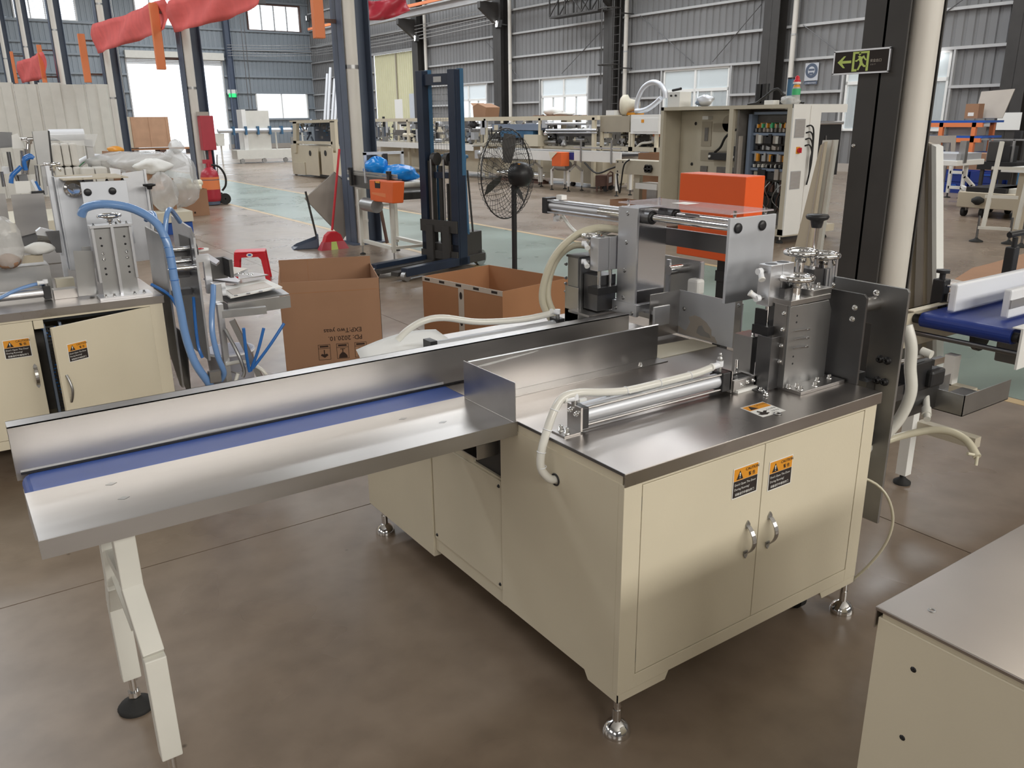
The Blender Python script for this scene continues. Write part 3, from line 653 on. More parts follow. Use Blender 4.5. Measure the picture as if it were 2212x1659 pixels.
gp = ob('guide_plate', MB().box(1.343, 2.187, 2.209, 2.2115, .84, .968), 'steel', MM, label='stainless side guide plate')
ob('guide_foot', MB().box(1.36, 2.187, 2.150, 2.2115, .8365, .8395), 'steel', gp); ob('end_plate', MB().box(1.339, 1.342, 1.945, 2.243, .837, .966), 'steel', gp, .0008)
ob('guide_hem', MB().box(1.343, 2.195, 2.2115, 2.222, .9655, .968), 'steel', gp); ob('film_scrap', MB().prism([(1.36, .948), (1.40, .952), (1.50, .957), (1.62, .962), (1.60, .958), (1.49, .951), (1.41, .945)], 'y', 2.2075, 2.2088), 'polybag', gp)
bolts(gp, [(2.06, 2.165, .8395), (1.40, 2.165, .8395)], r=.006, h=.012)
# stand
for s, pts in ((1, [(.242, 2.12, .778), (.243, 2.12, .575), (.250, 1.985, .44), (.252, 1.985, .135)]), (-1, [(.232, 2.30, .778), (.228, 2.31, .50), (.232, 2.42, .37), (.234, 2.42, .115)])):
    mb = MB()
    for a, b in zip(pts[:-1], pts[1:]): mb.bar(a, b, .052, .046, (0, 1, 0))
    lg = ob('stand_leg', mb, 'offwhite', MM, .003, label='splayed cream stand leg')
    e = pts[-1]; ob('foot_stem', MB().cyl((e[0], e[1], .03), (e[0], e[1], e[2]), .011, 12).cyl((e[0], e[1], .045), (e[0], e[1], .062), .019, 6), 'chrome', lg)
    fp = ob('foot_pad', MB().lathe([(.052, 0), (.054, .008), (.048, .016), (.022, .030), (.016, .04)], (e[0], e[1], 0), n=24), 'rubber', lg)
ob('stand_brace', MB().bar((.237, 2.135, .60), (.232, 2.30, .60), .04, .03).bar((.237, 2.10, .46), (.230, 2.32, .54), .03, .008), 'offwhite', MM)
sp = ob('stand_plate', MB().box(.17, .315, 2.0, 2.40, .776, .789), 'offwhite', MM); bolts(sp, [(.185, 2.02, .776), (.30, 2.02, .776)], (0, 0, -1), .009, .012, 'dsteel')
# ---------------- front pneumatic cylinder on the worktop
cy = ob('pneumatic_cylinder', MB().cyl((1.475, 1.792, .880), (2.05, 1.785, .880), .0245, 24), 'aluw', MM, label='silver pneumatic cylinder lying on the worktop')
ob('end_cap', MB().box(1.452, 1.478, 1.762, 1.822, .846, .912), 'black', cy, .003); ob('end_cap', MB().box(2.045, 2.082, 1.755, 1.815, .846, .912), 'black', cy, .003)
for dy, dz in ((-.021, -.026), (.021, -.026), (-.021, .026), (.021, .026)): ob('tie_rod', MB().cyl((1.47, 1.792+dy, .880+dz), (2.05, 1.785+dy, .880+dz), .0042, 8), 'steel', cy)
ob('sensor_rail', MB().box(1.48, 2.04, 1.80, 1.812, .905, .911), 'aluw', cy); ob('sensor', MB().box(1.488, 1.515, 1.818, 1.828, .905, .917), 'whitep', cy); ob('name_tag', MB().box(1.66, 1.715, 1.787, 1.797, .9105, .9115), 'whitep', cy)
br = ob('cylinder_bracket', MB().box(1.445, 1.452, 1.760, 1.824, .837, .915).box(1.385, 1.452, 1.760, 1.824, .8365, .8405), 'steel', cy)
bolts(MM, [(1.407, 1.777, .8405), (1.407, 1.806, .8405)], r=.007, h=.016); bolts(MM, [(1.445, 1.778, .893), (1.445, 1.807, .898)], (-1, 0, 0), .006, .010)
fitting(MM, (1.452, 1.800, .912), (0, 0, 1), (-1, 0, .1), 1.3); fitting(MM, (2.058, 1.785, .912), (0, 0, 1), (-1, .05, -.05), 1.2)
ob('speed_valve', MB().lathe([(.007, 0), (.010, .002), (.010, .014), (.006, .018), (.008, .022), (.004, .03)], (2.058, 1.785, .945), n=8), 'gsteel', MM)
hs = MB().tube([(2.025, 1.79, .928), (1.95, 1.796, .918), (1.80, 1.803, .914), (1.66, 1.806, .915), (1.55, 1.804, .932), (1.47, 1.800, .948), (1.41, 1.80, .945), (1.375, 1.795, .915), (1.345, 1.79, .862), (1.320, 1.785, .80), (1.316, 1.78, .75), (1.338, 1.768, .717), (1.362, 1.764, .711)], .0125, 10, 6)
hh = ob('air_hose', hs, 'hose', MM, label='clear white air hose looping into the side panel')
for p, d in (((1.80, 1.803, .914), (1, 0, 0)), ((1.66, 1.806, .915), (1, 0, 0)), ((1.93, 1.797, .917), (1, 0, .1)), ((1.375, 1.795, .915), (.5, 0, 1)), ((1.345, 1.79, .862), (.4, 0, 1)), ((1.32, 1.785, .80), (.2, 0, 1)), ((1.318, 1.78, .755), (-.1, 0, 1))):
    ob('hose_wrap', MB().torus(p, .0128, .0016, d, 14, 5), 'hdpe', hh)
ob('cable_grommet', MB().torus((x0-.001, 1.764, .711), .017, .003, (1, 0, 0), 16, 6), 'black', MM)
# cylinder rod end clamp
cl = ob('rod_clamp', MB().box(2.09, 2.20, 1.745, 1.758, .842, .880).box(2.09, 2.20, 1.802, 1.815, .842, .880).box(2.19, 2.205, 1.745, 1.815, .846, .882), 'steel', MM, .001)
ob('slide_pad', MB().box(2.10, 2.20, 1.735, 1.825, .8365, .846), 'whitep', cl); ob('inner_block', MB().box(2.12, 2.185, 1.758, 1.802, .85, .876), 'black', cl); ob('clamp_plate', MB().box(2.084, 2.088, 1.752, 1.818, .838, .914), 'steel', cl)
for x, y in ((2.175, 1.812), (2.205, 1.752)): ob('guide_pin', MB().cyl((x, y, .86), (x, y, .925), .006, 10), 'chrome', cl)
bolts(MM, [(2.125, 1.745, .862), (2.155, 1.745, .866), (2.185, 1.745, .866)], (0, -1, 0), .005, .006)
# ---------------- infeed end: panels around the white chute sheet
ob('chute_sheet', MB().prism([(2.19, 2.195), (2.505, 2.195), (2.505, 2.33), (2.30, 2.345), (2.19, 2.30)], 'z', .8365, .8385), 'vinyl', MM, label='cream chute sheet')
ob('gate_panel', MB().box(2.343, 2.512, 2.419, 2.422, .845, 1.03), 'steel', MM, label='stainless gate panel')
sp_ = ob('side_panel', MB().box(2.512, 2.517, 2.085, 2.425, .842, 1.03), 'aluw', MM, label='grey aluminium end panel with a dark stain')
ob('stain', MB().prism([(2.415, .846), (2.42, .878), (2.375, .862), (2.352, .905), (2.362, .925), (2.33, .938), (2.30, .935), (2.265, .92), (2.235, .895), (2.232, .87), (2.215, .868), (2.20, .845)], 'x', 2.5112, 2.512), 'board', sp_)
ob('stain_core', MB().prism([(2.315, .868), (2.305, .895), (2.285, .905), (2.27, .88), (2.245, .875), (2.235, .86), (2.29, .858)], 'x', 2.5108, 2.5112), 'gsteel', sp_)
ob('hinge_strip', MB().box(2.508, 2.5115, 2.087, 2.118, .845, 1.045), 'steel', sp_)
bolts(MM, [(2.508, 2.10, z) for z in (.875, 1.02)] + [(2.511, 2.39, .955)], (-1, 0, 0), .006, .005, 'gsteel')
# ---------------- gripper head: column plate, rods, outer plate
hc = ob('head_column', MB().box(2.300, 2.308, 2.467, 2.580, .985, 1.376).box(2.308, 2.462, 2.467, 2.475, .985, 1.376).box(2.454, 2.462, 2.475, 2.58, .985, 1.376).box(2.308, 2.462, 2.467, 2.58, 1.36, 1.376), 'alu', MM, .001, label='aluminium carriage column with a mirror-like face')
ob('mirror_face', MB().box(2.310, 2.462, 2.4655, 2.4668, .99, 1.374), mat('polished_alu', (.62, .63, .67), .16, 1, var=.05, vs=7, rvar=.05), hc)
bolts(MM, [(2.300, y, z) for y, z in ((2.525, 1.352), (2.528, 1.235), (2.533, 1.12), (2.537, 1.005))], (-1, 0, 0), .0065, .003, 'gsteel', 'screw')
ob('foot_block', MB().box(2.295, 2.31, 2.45, 2.60, .937, .988).box(2.308, 2.44, 2.455, 2.59, .955, .985), 'alu', MM, .001); bolts(MM, [(2.295, 2.575, .957), (2.295, 2.475, .95)], (-1, 0, 0), .006, .003, 'gsteel', 'screw')
for yy in (2.388, 2.622): ob('jaw_plate', MB().box(2.335, 2.42, yy-.006, yy+.006, .905, .985), 'alu', MM, .001)
[ob('jaw_link', MB().box(2.35, 2.40, *q), 'alu', MM) for q in ((2.39, 2.47, .948, .962), (2.59, 2.62, .955, .970))]
op = ob('outer_plate', MB().box(2.303, 2.552, 1.994, 2.006, 1.071, 1.377), 'aluw', MM, .001, label='pale aluminium outer plate with two black rod caps')
for x in (2.343, 2.473):
    ob('rod_cap', MB().lathe([(.0185, 0), (.0185, .006), (.016, .009), (.001, .0092)], (x, 1.994, 1.341), (0, -1, 0), 24), 'black', op)
    ob('guide_rod', MB().cyl((x, 2.0, 1.341), (x, 2.75, 1.341), .0145, 20), 'chrome', MM, label='polished guide rod')
    b = ob('rod_bushing', MB().cyl((x, 2.425, 1.341), (x, 2.467, 1.341), .028, 20), 'dsteel', MM); ob('seal', MB().torus((x, 2.425, 1.341), .022, .005, (0, 1, 0), 20, 6), 'black', b)
ob('cross_bar', MB().box(2.53, 2.545, 2.006, 2.56, 1.205, 1.275), 'dsteel', MM)
pc = ob('pneumatic_cylinder', MB().cyl((2.385, 2.58, 1.333), (2.385, 3.14, 1.333), .029, 24), 'alu', MM, label='long air cylinder behind the carriage column')
ob('end_cap', MB().box(2.35, 2.42, 3.135, 3.175, 1.297, 1.37), 'black', pc, .003); ob('tie_rail', MB().box(2.352, 2.36, 2.58, 3.14, 1.355, 1.362).box(2.352, 2.36, 2.58, 3.14, 1.302, 1.308), 'alu', pc); ob('sensor', MB().box(2.37, 2.40, 3.05, 3.09, 1.365, 1.385), 'whitep', pc)
fitting(MM, (2.385, 3.11, 1.304), (0, 0, -1), (0, -1, 0), 1.4)
cs = ob('cover_sheet', MB().box(2.315, 2.548, 2.005, 2.60, 1.388, 1.393), 'plexi', MM, label='clear plastic cover sheet on short posts')
ob('cover_sticker', MB().box(2.43, 2.50, 2.33, 2.41, 1.3932, 1.3936), 'whitep', cs)
for x, y in ((2.345, 2.012), (2.52, 2.02), (2.345, 2.57), (2.52, 2.57)): ob('cover_post', MB().cyl((x, y, 1.377 if y < 2.1 else 1.34), (x, y, 1.40), .006, 8), 'chrome', cs)
# rear block pair and front block pair (pneumatic gripper bodies)
def grip_block(tag_, y0_, y1_, x_, sgn):
    b = ob('gripper_body', MB().box(x_, x_+.058, y0_, y1_, 1.118, 1.255), 'alu', MM, .0015, label=tag_)
    ob('gripper_half', MB().box(x_+.060, x_+.118, y0_, y1_, 1.118, 1.255), 'alu', b, .0015)
    for dx in (.029, .089): ob('bore', MB().cyl((x_+dx, (y0_+y1_)/2, 1.254), (x_+dx, (y0_+y1_)/2, 1.2556), .020, 20), 'black', b)
    for dx in (.03, .09): ob('guide_shaft', MB().cyl((x_+dx, (y0_+y1_)/2, 1.05), (x_+dx, (y0_+y1_)/2, 1.118), .008, 12), 'chrome', b)
    ob('shaft_base', MB().box(x_-.005, x_+.12, y0_-.01, y1_+.005, 1.02, 1.05), 'black', b); return b
grip_block('square gripper body beside the tower', 1.733, 1.783, 2.215, 1)
for z, d in ((1.235, (-.4, -.6, -.7)), (1.145, (-.6, .5, .5))): fitting(MM, (2.215, 1.76, z), (-1, 0, 0), d, 1.1)
lb = ob('angle_bracket', MB().box(2.198, 2.201, 1.693, 1.752, .84, 1.022).box(2.20, 2.32, 1.693, 1.696, .84, 1.022).box(2.17, 2.201, 1.693, 1.752, .8365, .8395), 'dsteel', MM, .0008); bolts(MM, [(2.185, 1.71, .8395)], r=.006, h=.01)
ob('rear_bracket', MB().box(2.22, 2.30, 1.79, 1.87, .837, 1.0), 'gsteel', MM); bolts(MM, [(2.235, 1.80, 1.0), (2.28, 1.80, 1.0)], r=.005, h=.012)
ob('black_post', MB().box(2.235, 2.245, 1.752, 1.80, 1.04, 1.10), 'black', MM)
# ---------------- front sealing tower
tw = ob('tower_plate', MB().prism([(2.250, .845), (2.470, .845), (2.470, 1.085), (2.452, 1.122), (2.250, 1.125)], 'y', 1.668, 1.676), 'gsteel', MM, .001, label='dark sealing tower plate with a clipped corner')
ob('tower_flange', MB().box(2.246, 2.250, 1.668, 1.726, .845, 1.128), 'gsteel', MM, .001); ob('tower_shield', MB().box(2.243, 2.246, 1.678, 1.728, .925, 1.128), 'steel', MM)
ob('tower_cap', MB().box(2.24, 2.45, 1.662, 1.745, 1.128, 1.146), 'steel', MM, .0012); ob('cap_step', MB().box(2.36, 2.46, 1.668, 1.75, 1.146, 1.165), 'steel', MM, .001)
ob('slide_block', MB().box(2.265, 2.33, 1.71, 1.80, 1.146, 1.175), 'dsteel', MM)
bolts(MM, [(2.243, 1.688, z) for z in (1.10, 1.045, .99, .935)], (-1, 0, 0), .005, .007)
for z in (1.042, 1.012, .982): ob('long_screw', MB().cyl((2.27, 1.660, z), (2.335, 1.660, z-.004), .0022, 6).cyl((2.335, 1.660, z-.004), (2.347, 1.660, z-.005), .0045, 8), 'chrome', tw)
bolts(tw, [(2.285, 1.668, z) for z in (1.09, 1.068, .95, .925)], (0, -1, 0), .0025, .0015, 'black', 'hole')
tb = ob('tower_base', MB().box(2.252, 2.49, 1.600, 1.71, .836, .848), 'steel', MM, .001)
bolts(MM, [(2.275, 1.62, .848), (2.29, 1.645, .848), (2.345, 1.615, .848), (2.40, 1.645, .848), (2.46, 1.64, .848), (2.258, 1.655, .848)], r=.0065, h=.013)
handwheel(MM, (2.318, 1.708, 1.208)); ob('wheel_stem', MB().cyl((2.318, 1.708, 1.146), (2.318, 1.708, 1.19), .018, 16), 'chrome', MM)
bolts(MM, [(2.375, 1.70, 1.165), (2.38, 1.69, 1.165), (2.43, 1.70, 1.165)], r=.005, h=.014)
handwheel(MM, (2.455, 1.80, 1.268)); ob('wheel_stem', MB().cyl((2.455, 1.80, 1.15), (2.455, 1.80, 1.235), .015, 16), 'chrome', MM)
handwheel(MM, (2.600, 1.812, 1.242)); ob('wheel_stem', MB().cyl((2.600, 1.812, 1.16), (2.600, 1.812, 1.21), .019, 16), 'chrome', MM)
ob('jaw_carriage', MB().box(2.31, 2.49, 1.76, 1.86, 1.115, 1.165).box(2.43, 2.50, 1.77, 1.83, 1.14, 1.185), 'gsteel', MM, .001)
ob('sensor_block', MB().box(2.49, 2.545, 1.765, 1.85, 1.13, 1.207), 'dsteel', MM)
for x in (2.548, 2.566): ob('alu_bar', MB().box(x, x+.012, 1.755, 1.775, 1.09, 1.205), 'alu', MM)
for x in (2.70, 2.716): ob('alu_bar', MB().box(x, x+.011, 1.835, 1.852, 1.10, 1.228), 'alu', MM)
ob('alu_bar', MB().box(2.60, 2.70, 1.84, 1.85, 1.10, 1.225), 'alu', MM)
kn = ob('knob', MB().lathe([(.017, 0), (.020, .012), (.022, .024), (.036, .030), (.040, .038), (.036, .045), (.015, .047)], (2.526, 1.80, 1.347), n=22), 'black', MM, label='black mushroom knob on a tall rod')
ob('knob_rod', MB().cyl((2.526, 1.80, 1.19), (2.526, 1.80, 1.35), .0052, 10).cyl((2.526, 1.80, 1.205), (2.526, 1.80, 1.215), .010, 6), 'chrome', kn)
# ---------------- right hand end plates
ob('dark_plate', MB().prism([(1.560, .836), (1.95, .836), (1.95, 1.150), (1.572, 1.150), (1.560, 1.138)], 'x', 2.500, 2.510), 'dsteel', MM, .001, label='black steel end plate'); bolts(MM, [(2.50, 1.60, 1.10), (2.50, 1.605, 1.06)], (-1, 0, 0), .007, .008)
bp_ = ob('end_plate', MB().prism([(1.540, .25), (1.67, .25), (1.67, .60), (1.80, .70), (1.80, .98), (1.70, .98), (1.70, .80), (1.665, .80), (1.665, 1.0), (1.80, 1.0), (1.95, 1.0), (1.95, 1.150), (1.548, 1.145), (1.540, 1.135)], 'x', 2.715, 2.727), 'gsteel', MM, .001, label='tall grey steel end plate')
bolts(MM, [(2.715, y, z) for y in (1.585, 1.613) for z in (.88, .80)], (-1, 0, 0), .010, .014, 'black'); bolts(MM, [(2.715, 1.84, 1.115), (2.715, 1.66, 1.115)], (-1, 0, 0), .008, .010)
ob('spacer_tube', MB().cyl((2.51, 1.66, 1.078), (2.715, 1.66, 1.078), .026, 20), 'steel', MM); ob('lower_arm', MB().box(2.50, 2.72, 1.60, 1.66, .55, .60).box(2.486, 2.72, 1.75, 1.79, .30, .36), 'dsteel', MM)
ob('slot_bar', MB().box(2.690, 2.712, 1.735, 1.76, .78, .99), 'steel', MM); ob('lever', MB().box(2.52, 2.70, 1.655, 1.70, .80, .825), 'dsteel', MM); ob('side_mount', MB().box(2.66, 2.712, 1.62, 1.72, .62, .80), 'dsteel', MM)
# regulator and drip tray on the right
ob('valve_body', MB().box(2.90, 3.06, 1.60, 1.67, .705, .825), 'black', MM, .006, label='black valve body'); ob('valve_head', MB().box(3.02, 3.12, 1.575, 1.63, .715, .785), 'black', MM, .012); ob('valve_arm', MB().box(2.727, 2.92, 1.61, 1.66, .69, .75), 'dsteel', MM)
ob('valve_rod', MB().cyl((2.76, 1.62, .845), (3.02, 1.61, .842), .008, 10), 'steel', MM); ob('valve_port', MB().cyl((3.0, 1.62, .862), (3.0, 1.58, .855), .016, 12), 'hose', MM); ob('valve_lever', MB().box(3.05, 3.12, 1.59, 1.61, .80, .825), 'chrome', MM)
dt_ = ob('drip_tray', MB().box(3.16, 3.52, 1.51, 1.70, .592, .595).box(3.16, 3.52, 1.51, 1.513, .592, .678).box(3.16, 3.163, 1.51, 1.70, .592, .678).box(3.16, 3.40, 1.697, 1.70, .592, .678), 'gsteel', MM, label='open stainless drip tray')
ob('tray_fold', MB().box(3.17, 3.50, 1.60, 1.604, .595, .604), 'steel', dt_); ob('tray_arm', MB().box(2.92, 3.17, 1.62, 1.66, .60, .70), 'dsteel', dt_); ob('drain_stub', MB().cyl((3.10, 1.63, .655), (2.99, 1.555, .605), .013, 14).cyl((3.04, 1.59, .628), (3.01, 1.57, .614), .018, 14), 'hose', dt_)
# hoses at the right end
ob('hose_bundle', MB().tube([(2.79, 1.575, 1.0), (2.795, 1.55, .93), (2.80, 1.545, .85), (2.80, 1.53, .75), (2.78, 1.56, .63), (2.72, 1.62, .53), (2.58, 1.70, .45), (2.46, 1.75, .42)], .021, 12, 6), 'hose', MM, label='thick wrapped white hose bundle')
ob('air_hose', MB().tube([(2.60, 1.70, .44), (2.86, 1.66, .50), (2.97, 1.585, .545), (3.02, 1.50, .57), (3.03, 1.42, .555), (3.0, 1.355, .515)], .015, 10, 6), 'hosey', MM, label='loose cream hose with open ends'); ob('hose_tail', MB().cyl((3.0, 1.355, .517), (2.99, 1.35, .485), .006, 8).cyl((3.0, 1.36, .52), (2.965, 1.375, .53), .006, 8), 'hosey', MM)
ob('air_line', MB().tube([(2.49, 1.63, .51), (2.60, 1.50, .46), (2.63, 1.44, .36), (2.61, 1.44, .24), (2.56, 1.50, .10), (2.52, 1.57, .02), (2.45, 1.7, .008)], .005, 8, 6), 'hosey', MM); ob('power_cable', MB().tube([(2.49, 1.60, .50), (2.56, 1.56, .46), (2.60, 1.58, .52), (2.58, 1.63, .60)], .007, 8, 6), 'cable', MM)
# ---------------- orange control box on its black post
ox = ob('control_box', MB().box(2.95, 3.078, 2.482, 2.880, 1.084, 1.468), 'orange', MM, .004, label='orange control box on a black post'); ob('box_post', MB().box(2.99, 3.04, 2.60, 2.65, .60, 1.084).box(2.985, 3.045, 2.595, 2.655, .98, 1.03), 'black', MM); ob('post_bracket', MB().box(2.48, 3.04, 2.60, 2.65, .56, .60), 'black', MM)
# ---------------- rear sealing station mirrored behind the head
ob('rear_shield', MB().box(2.198, 2.201, 2.708, 2.80, .84, 1.03).box(2.198, 2.201, 2.55, 2.80, .84, .93), 'steel', MM, .001); ob('rear_ledge', MB().box(2.17, 2.42, 2.60, 2.74, .925, .935), 'steel', MM)
ob('rear_tower', MB().box(2.205, 2.215, 2.72, 2.79, .84, 1.155).box(2.215, 2.33, 2.775, 2.79, .84, 1.155).box(2.215, 2.33, 2.715, 2.725, .93, 1.155), 'gsteel', MM, .001); ob('rear_cap', MB().box(2.20, 2.34, 2.705, 2.795, 1.155, 1.163), 'dsteel', MM)
bolts(MM, [(2.205, 2.80, z) for z in (1.12, 1.06, 1.035, 1.0)], (0, 1, 0), .005, .010, 'gsteel')
grip_block('square gripper body behind the carriage column', 2.585, 2.635, 2.20, 1)
for z in (1.225, 1.15): fitting(MM, (2.205, 2.645, z), (-.6, .8, 0), (-.3, -.8, -.4), 1.1)
ob('rear_inner', MB().box(2.23, 2.33, 2.62, 2.71, .94, 1.09), 'dsteel', MM); handwheel(MM, (2.26, 2.70, 1.25), .045); ob('wheel_stem', MB().cyl((2.26, 2.70, 1.16), (2.26, 2.70, 1.23), .012, 12), 'chrome', MM)
ob('back_plate', MB().box(2.62, 2.63, 2.40, 2.80, .836, 1.14), 'gsteel', MM); ob('back_edge', MB().box(2.60, 2.62, 2.392, 2.40, .836, 1.14), 'alu', MM); ob('back_rod', MB().cyl((2.52, 2.50, 1.10), (2.62, 2.50, 1.10), .02, 16), 'chrome', MM); ob('back_bar', MB().box(2.545, 2.556, 2.52, 2.54, 1.0, 1.14), 'alu', MM); ob('back_block', MB().box(2.57, 2.62, 2.38, 2.44, 1.0, 1.07), 'whitep', MM, .012)
hy = MB().tube([(2.36, 2.60, 1.27), (2.30, 2.72, 1.275), (2.22, 2.78, 1.235), (2.16, 2.83, 1.15), (2.13, 2.86, 1.04), (2.13, 2.87, .95), (2.17, 2.86, .87), (2.20, 2.85, .84)], .016, 10, 6); ob('air_hose', hy, 'hosey', MM, label='cream air hose arching down to the worktop')
ob('air_hose', MB().tube([(2.30, 2.70, 1.195), (2.24, 2.80, 1.195), (2.18, 2.85, 1.12), (2.15, 2.86, .98), (2.19, 2.83, .86), (2.21, 2.82, .84)], .014, 10, 6), 'hosey', MM)
ob('air_line', MB().tube([(2.385, 3.06, 1.29), (2.36, 2.95, 1.24), (2.34, 2.82, 1.22), (2.33, 2.70, 1.265)], .0085, 8, 6), 'hose', MM); ob('air_line', MB().tube([(2.39, 2.585, 1.29), (2.37, 2.66, 1.275), (2.345, 2.71, 1.25), (2.335, 2.72, 1.23)], .009, 8, 6), 'hose', MM)
# rear worktop cylinder, seen over the fence
r2 = ob('pneumatic_cylinder', MB().cyl((1.50, 2.75, .875), (2.10, 2.75, .875), .022, 18), 'aluw', MM, label='second worktop cylinder behind the fence'); ob('end_cap', MB().box(1.48, 1.51, 2.72, 2.78, .845, .905), 'black', r2); ob('end_cap', MB().box(2.10, 2.135, 2.72, 2.78, .845, .905), 'black', r2); ob('rod_clamp', MB().box(2.15, 2.26, 2.72, 2.78, .837, .875), 'steel', r2)
ob('air_hose', MB().tube([(2.10, 2.76, .925), (1.95, 2.78, .915), (1.75, 2.80, .93), (1.60, 2.82, .965), (1.52, 2.84, .96), (1.46, 2.86, .93), (1.42, 2.88, .89)], .0135, 10, 6), 'hose', MM); fitting(MM, (2.12, 2.75, .905), (0, 0, 1), (-1, 0, .3), 1.2)
org(None)
# loose papers on the worktop
def paper_sheet(pts, bend, m='paper'):
    A, B, C_, D = [Vector(p) for p in pts]; v = []; n = 8
    for i in range(n+1):
        for j in range(n+1):
            u, w = i/n, j/n; p = A.lerp(B, u).lerp(D.lerp(C_, u), w); v.append(p+Vector((0, 0, bend*(math.sin(u*2.6)*.6+.4*u*w))))
    return MB().add(v, [(i*(n+1)+j, (i+1)*(n+1)+j, (i+1)*(n+1)+j+1, i*(n+1)+j+1) for i in range(n) for j in range(n)], True)
pp = ob('drawing_sheet', paper_sheet([(1.22, 2.76, .8375), (1.62, 2.70, .8375), (1.66, 3.0, .8375), (1.30, 3.02, .8375)], .05), 'paper'); pp.modifiers.new('t', 'SOLIDIFY').thickness = .001
tag(pp, 'large curling white paper drawing lying on the worktop behind the fence', 'paper')
pp = ob('paper_scrap', paper_sheet([(2.02, 2.86, .8375), (2.12, 2.84, .8375), (2.135, 2.90, .8375), (2.03, 2.93, .8375)], .012), 'paper'); pp.modifiers.new('t', 'SOLIDIFY').thickness = .001
tag(pp, 'small torn white paper label on the rear worktop', 'paper')
# plates cut to the outline seen, standing at their own distance
def polyY(px, Y, t): return MB().prism([(lambda p: (p.x, p.z))(gy(x, y, Y)) for x, y in px], 'y', Y, Y+t)
def polyX(px, X, t): return MB().prism([(lambda p: (p.y, p.z))(gx(x, y, X)) for x, y in px], 'x', X, X+t)
def polyZ(px, z, t): return MB().prism([(lambda p: (p.x, p.y))(gz(x, y, z)) for x, y in px], 'z', z, z+t)
def rectY(x0, y0, x1, y1, Y, t):
    a = gy(x0, y1, Y); b = gy(x1, y0, Y); return MB().box(a.x, b.x, Y, Y+t, a.z, b.z)

# ================================================================== SECOND MACHINE (left, door ajar)
L2 = org(thing('packing_machine', 'cream packing machine with its front door ajar and thick blue hoses', 'machine', (.35, 5.3, 0)))
F = 4.68; a0, a1 = -.215, .918
ob('cabinet_body', MB().box(a0, a0+.02, F+.022, 6.2, .143, .80).box(a1-.02, a1, F+.022, 6.2, .143, .80).box(a0, a1, 5.22, 6.2, .143, .80).box(a0, a1, F+.022, 6.2, .143, .165), 'cream', L2)
ob('front_frame', MB().box(a0, a0+.065, F, F+.022, .143, .80).box(a1-.065, a1, F, F+.022, .143, .80).box(a0+.065, a1-.065, F, F+.022, .786, .80).box(a0+.065, a1-.065, F, F+.022, .143, .19), 'cream', L2)
d = ob('door', MB().box(-.148, .297, F+.0005, F+.018, .1915, .784), 'cream', L2, .0015); pull_handle(d, .272, .503, F)
caution_label(L2, (.156, F-.0005, .612), (1, 0, 0), (0, 0, 1), .112, .090)
an = R(24.6); hx = (a1-.066, F+.004)
DM = Matrix.Translation((hx[0], hx[1], 0)) @ Matrix.Rotation(an, 4, 'Z')       # door local x runs to -x from the hinge
d = ob('door', MB().box(-.545, 0, -.004, .012, .1915, .784).tf(DM), 'cream', L2, .0015, label='cream door standing ajar')
hd = ob('handle', MB().tube([(-.515, -.006, .40), (-.514, -.022, .43), (-.514, -.032, .47), (-.515, -.022, .51), (-.516, -.006, .54)], .0065, 8, 5).tf(DM), 'gsteel', d)
caution_label(L2, DM @ Vector((-.485, -.005, .60)), (math.cos(an), math.sin(an), 0), (0, 0, 1), .098, .086)
ob('door_latch', MB().box(.300, .345, F+.002, F+.02, .74, .784), 'cream', L2, .003)
ob('interior_back', MB().box(a0+.02, a1-.02, 5.18, 5.21, .165, .79), 'elec', L2); [ob('interior_rail', MB().box(*q), 'ebl', L2) for q in ((.30, .86, 4.84, 4.87, .74, .772), (.31, .47, 4.80, 4.86, .20, .235))]
for k, x in enumerate((.345, .42)):
    dd = ob('wiring_duct', MB().box(x, x+.012, 4.78, 4.83, .22, .74), 'ebl', L2)
    for q in range(26): ob('duct_tooth', MB().box(x+.012, x+.05, 4.78, 4.783, .235+q*.0193, .246+q*.0193), 'cable', dd)
for k in range(4): ob('wire', MB().tube([(.34+.02*k, 4.80, .72), (.40+.015*k, 4.79, .60-.03*k), (.36+.02*k, 4.80, .45), (.42, 4.79, .25)], .006, 6, 5), ['tubeb', 'cable', 'rust', 'tubeb'][k], L2)
for x, y in ((a0+.04, F+.04), (a1-.04, F+.04), (a1-.04, 6.1)): lev_foot(L2, x, y, .145)
wt = ob('worktop', MB().box(a0-.01, a1+.012, F-.005, 6.22, .826, .836).box(a0-.01, a1+.012, F-.005, F-.002, .797, .826).box(a1+.010, a1+.012, F-.005, 6.22, .797, .826), 'top', L2); ob('worktop_frame', MB().box(a0, a1, F+.01, 6.2, .80, .826), 'cream', L2)
# front tower with a rib, cap and handwheel
ob('tower_plate', MB().box(.657, .832, 4.80, 4.81, .848, 1.205), 'gsteel', L2, label='grey sealing tower plate'); ob('tower_rib', MB().box(.736, .750, 4.775, 4.80, .848, 1.205), 'alu', L2)
for x in (.645, .826): ob('tower_flange', MB().box(x, x+.012, 4.785, 4.85, .92 if x < .7 else .93, 1.205), 'alu', L2)
ob('tower_cap', MB().box(.64, .845, 4.775, 4.86, 1.205, 1.217), 'alu', L2); bolts(L2, [(.66, 4.80, 1.217), (.77, 4.80, 1.217), (.82, 4.80, 1.217)], r=.005, h=.012, m='gsteel')
bolts(L2, [(x, 4.80, z) for x in (.685, .80) for z in (1.07, 1.04)], (0, -1, 0), .006, .006); bolts(L2, [(x, 4.80, z) for x in (.685, .80) for z in (1.15, 1.11, .99, .96)], (0, -1, 0), .004, .002, 'black', 'hole')
ob('tower_base', MB().box(.625, .885, 4.72, 4.84, .836, .85), 'alu', L2, .001); bolts(L2, [(.66, 4.75, .85), (.70, 4.75, .85), (.80, 4.75, .85), (.85, 4.76, .85)], r=.006, h=.013)
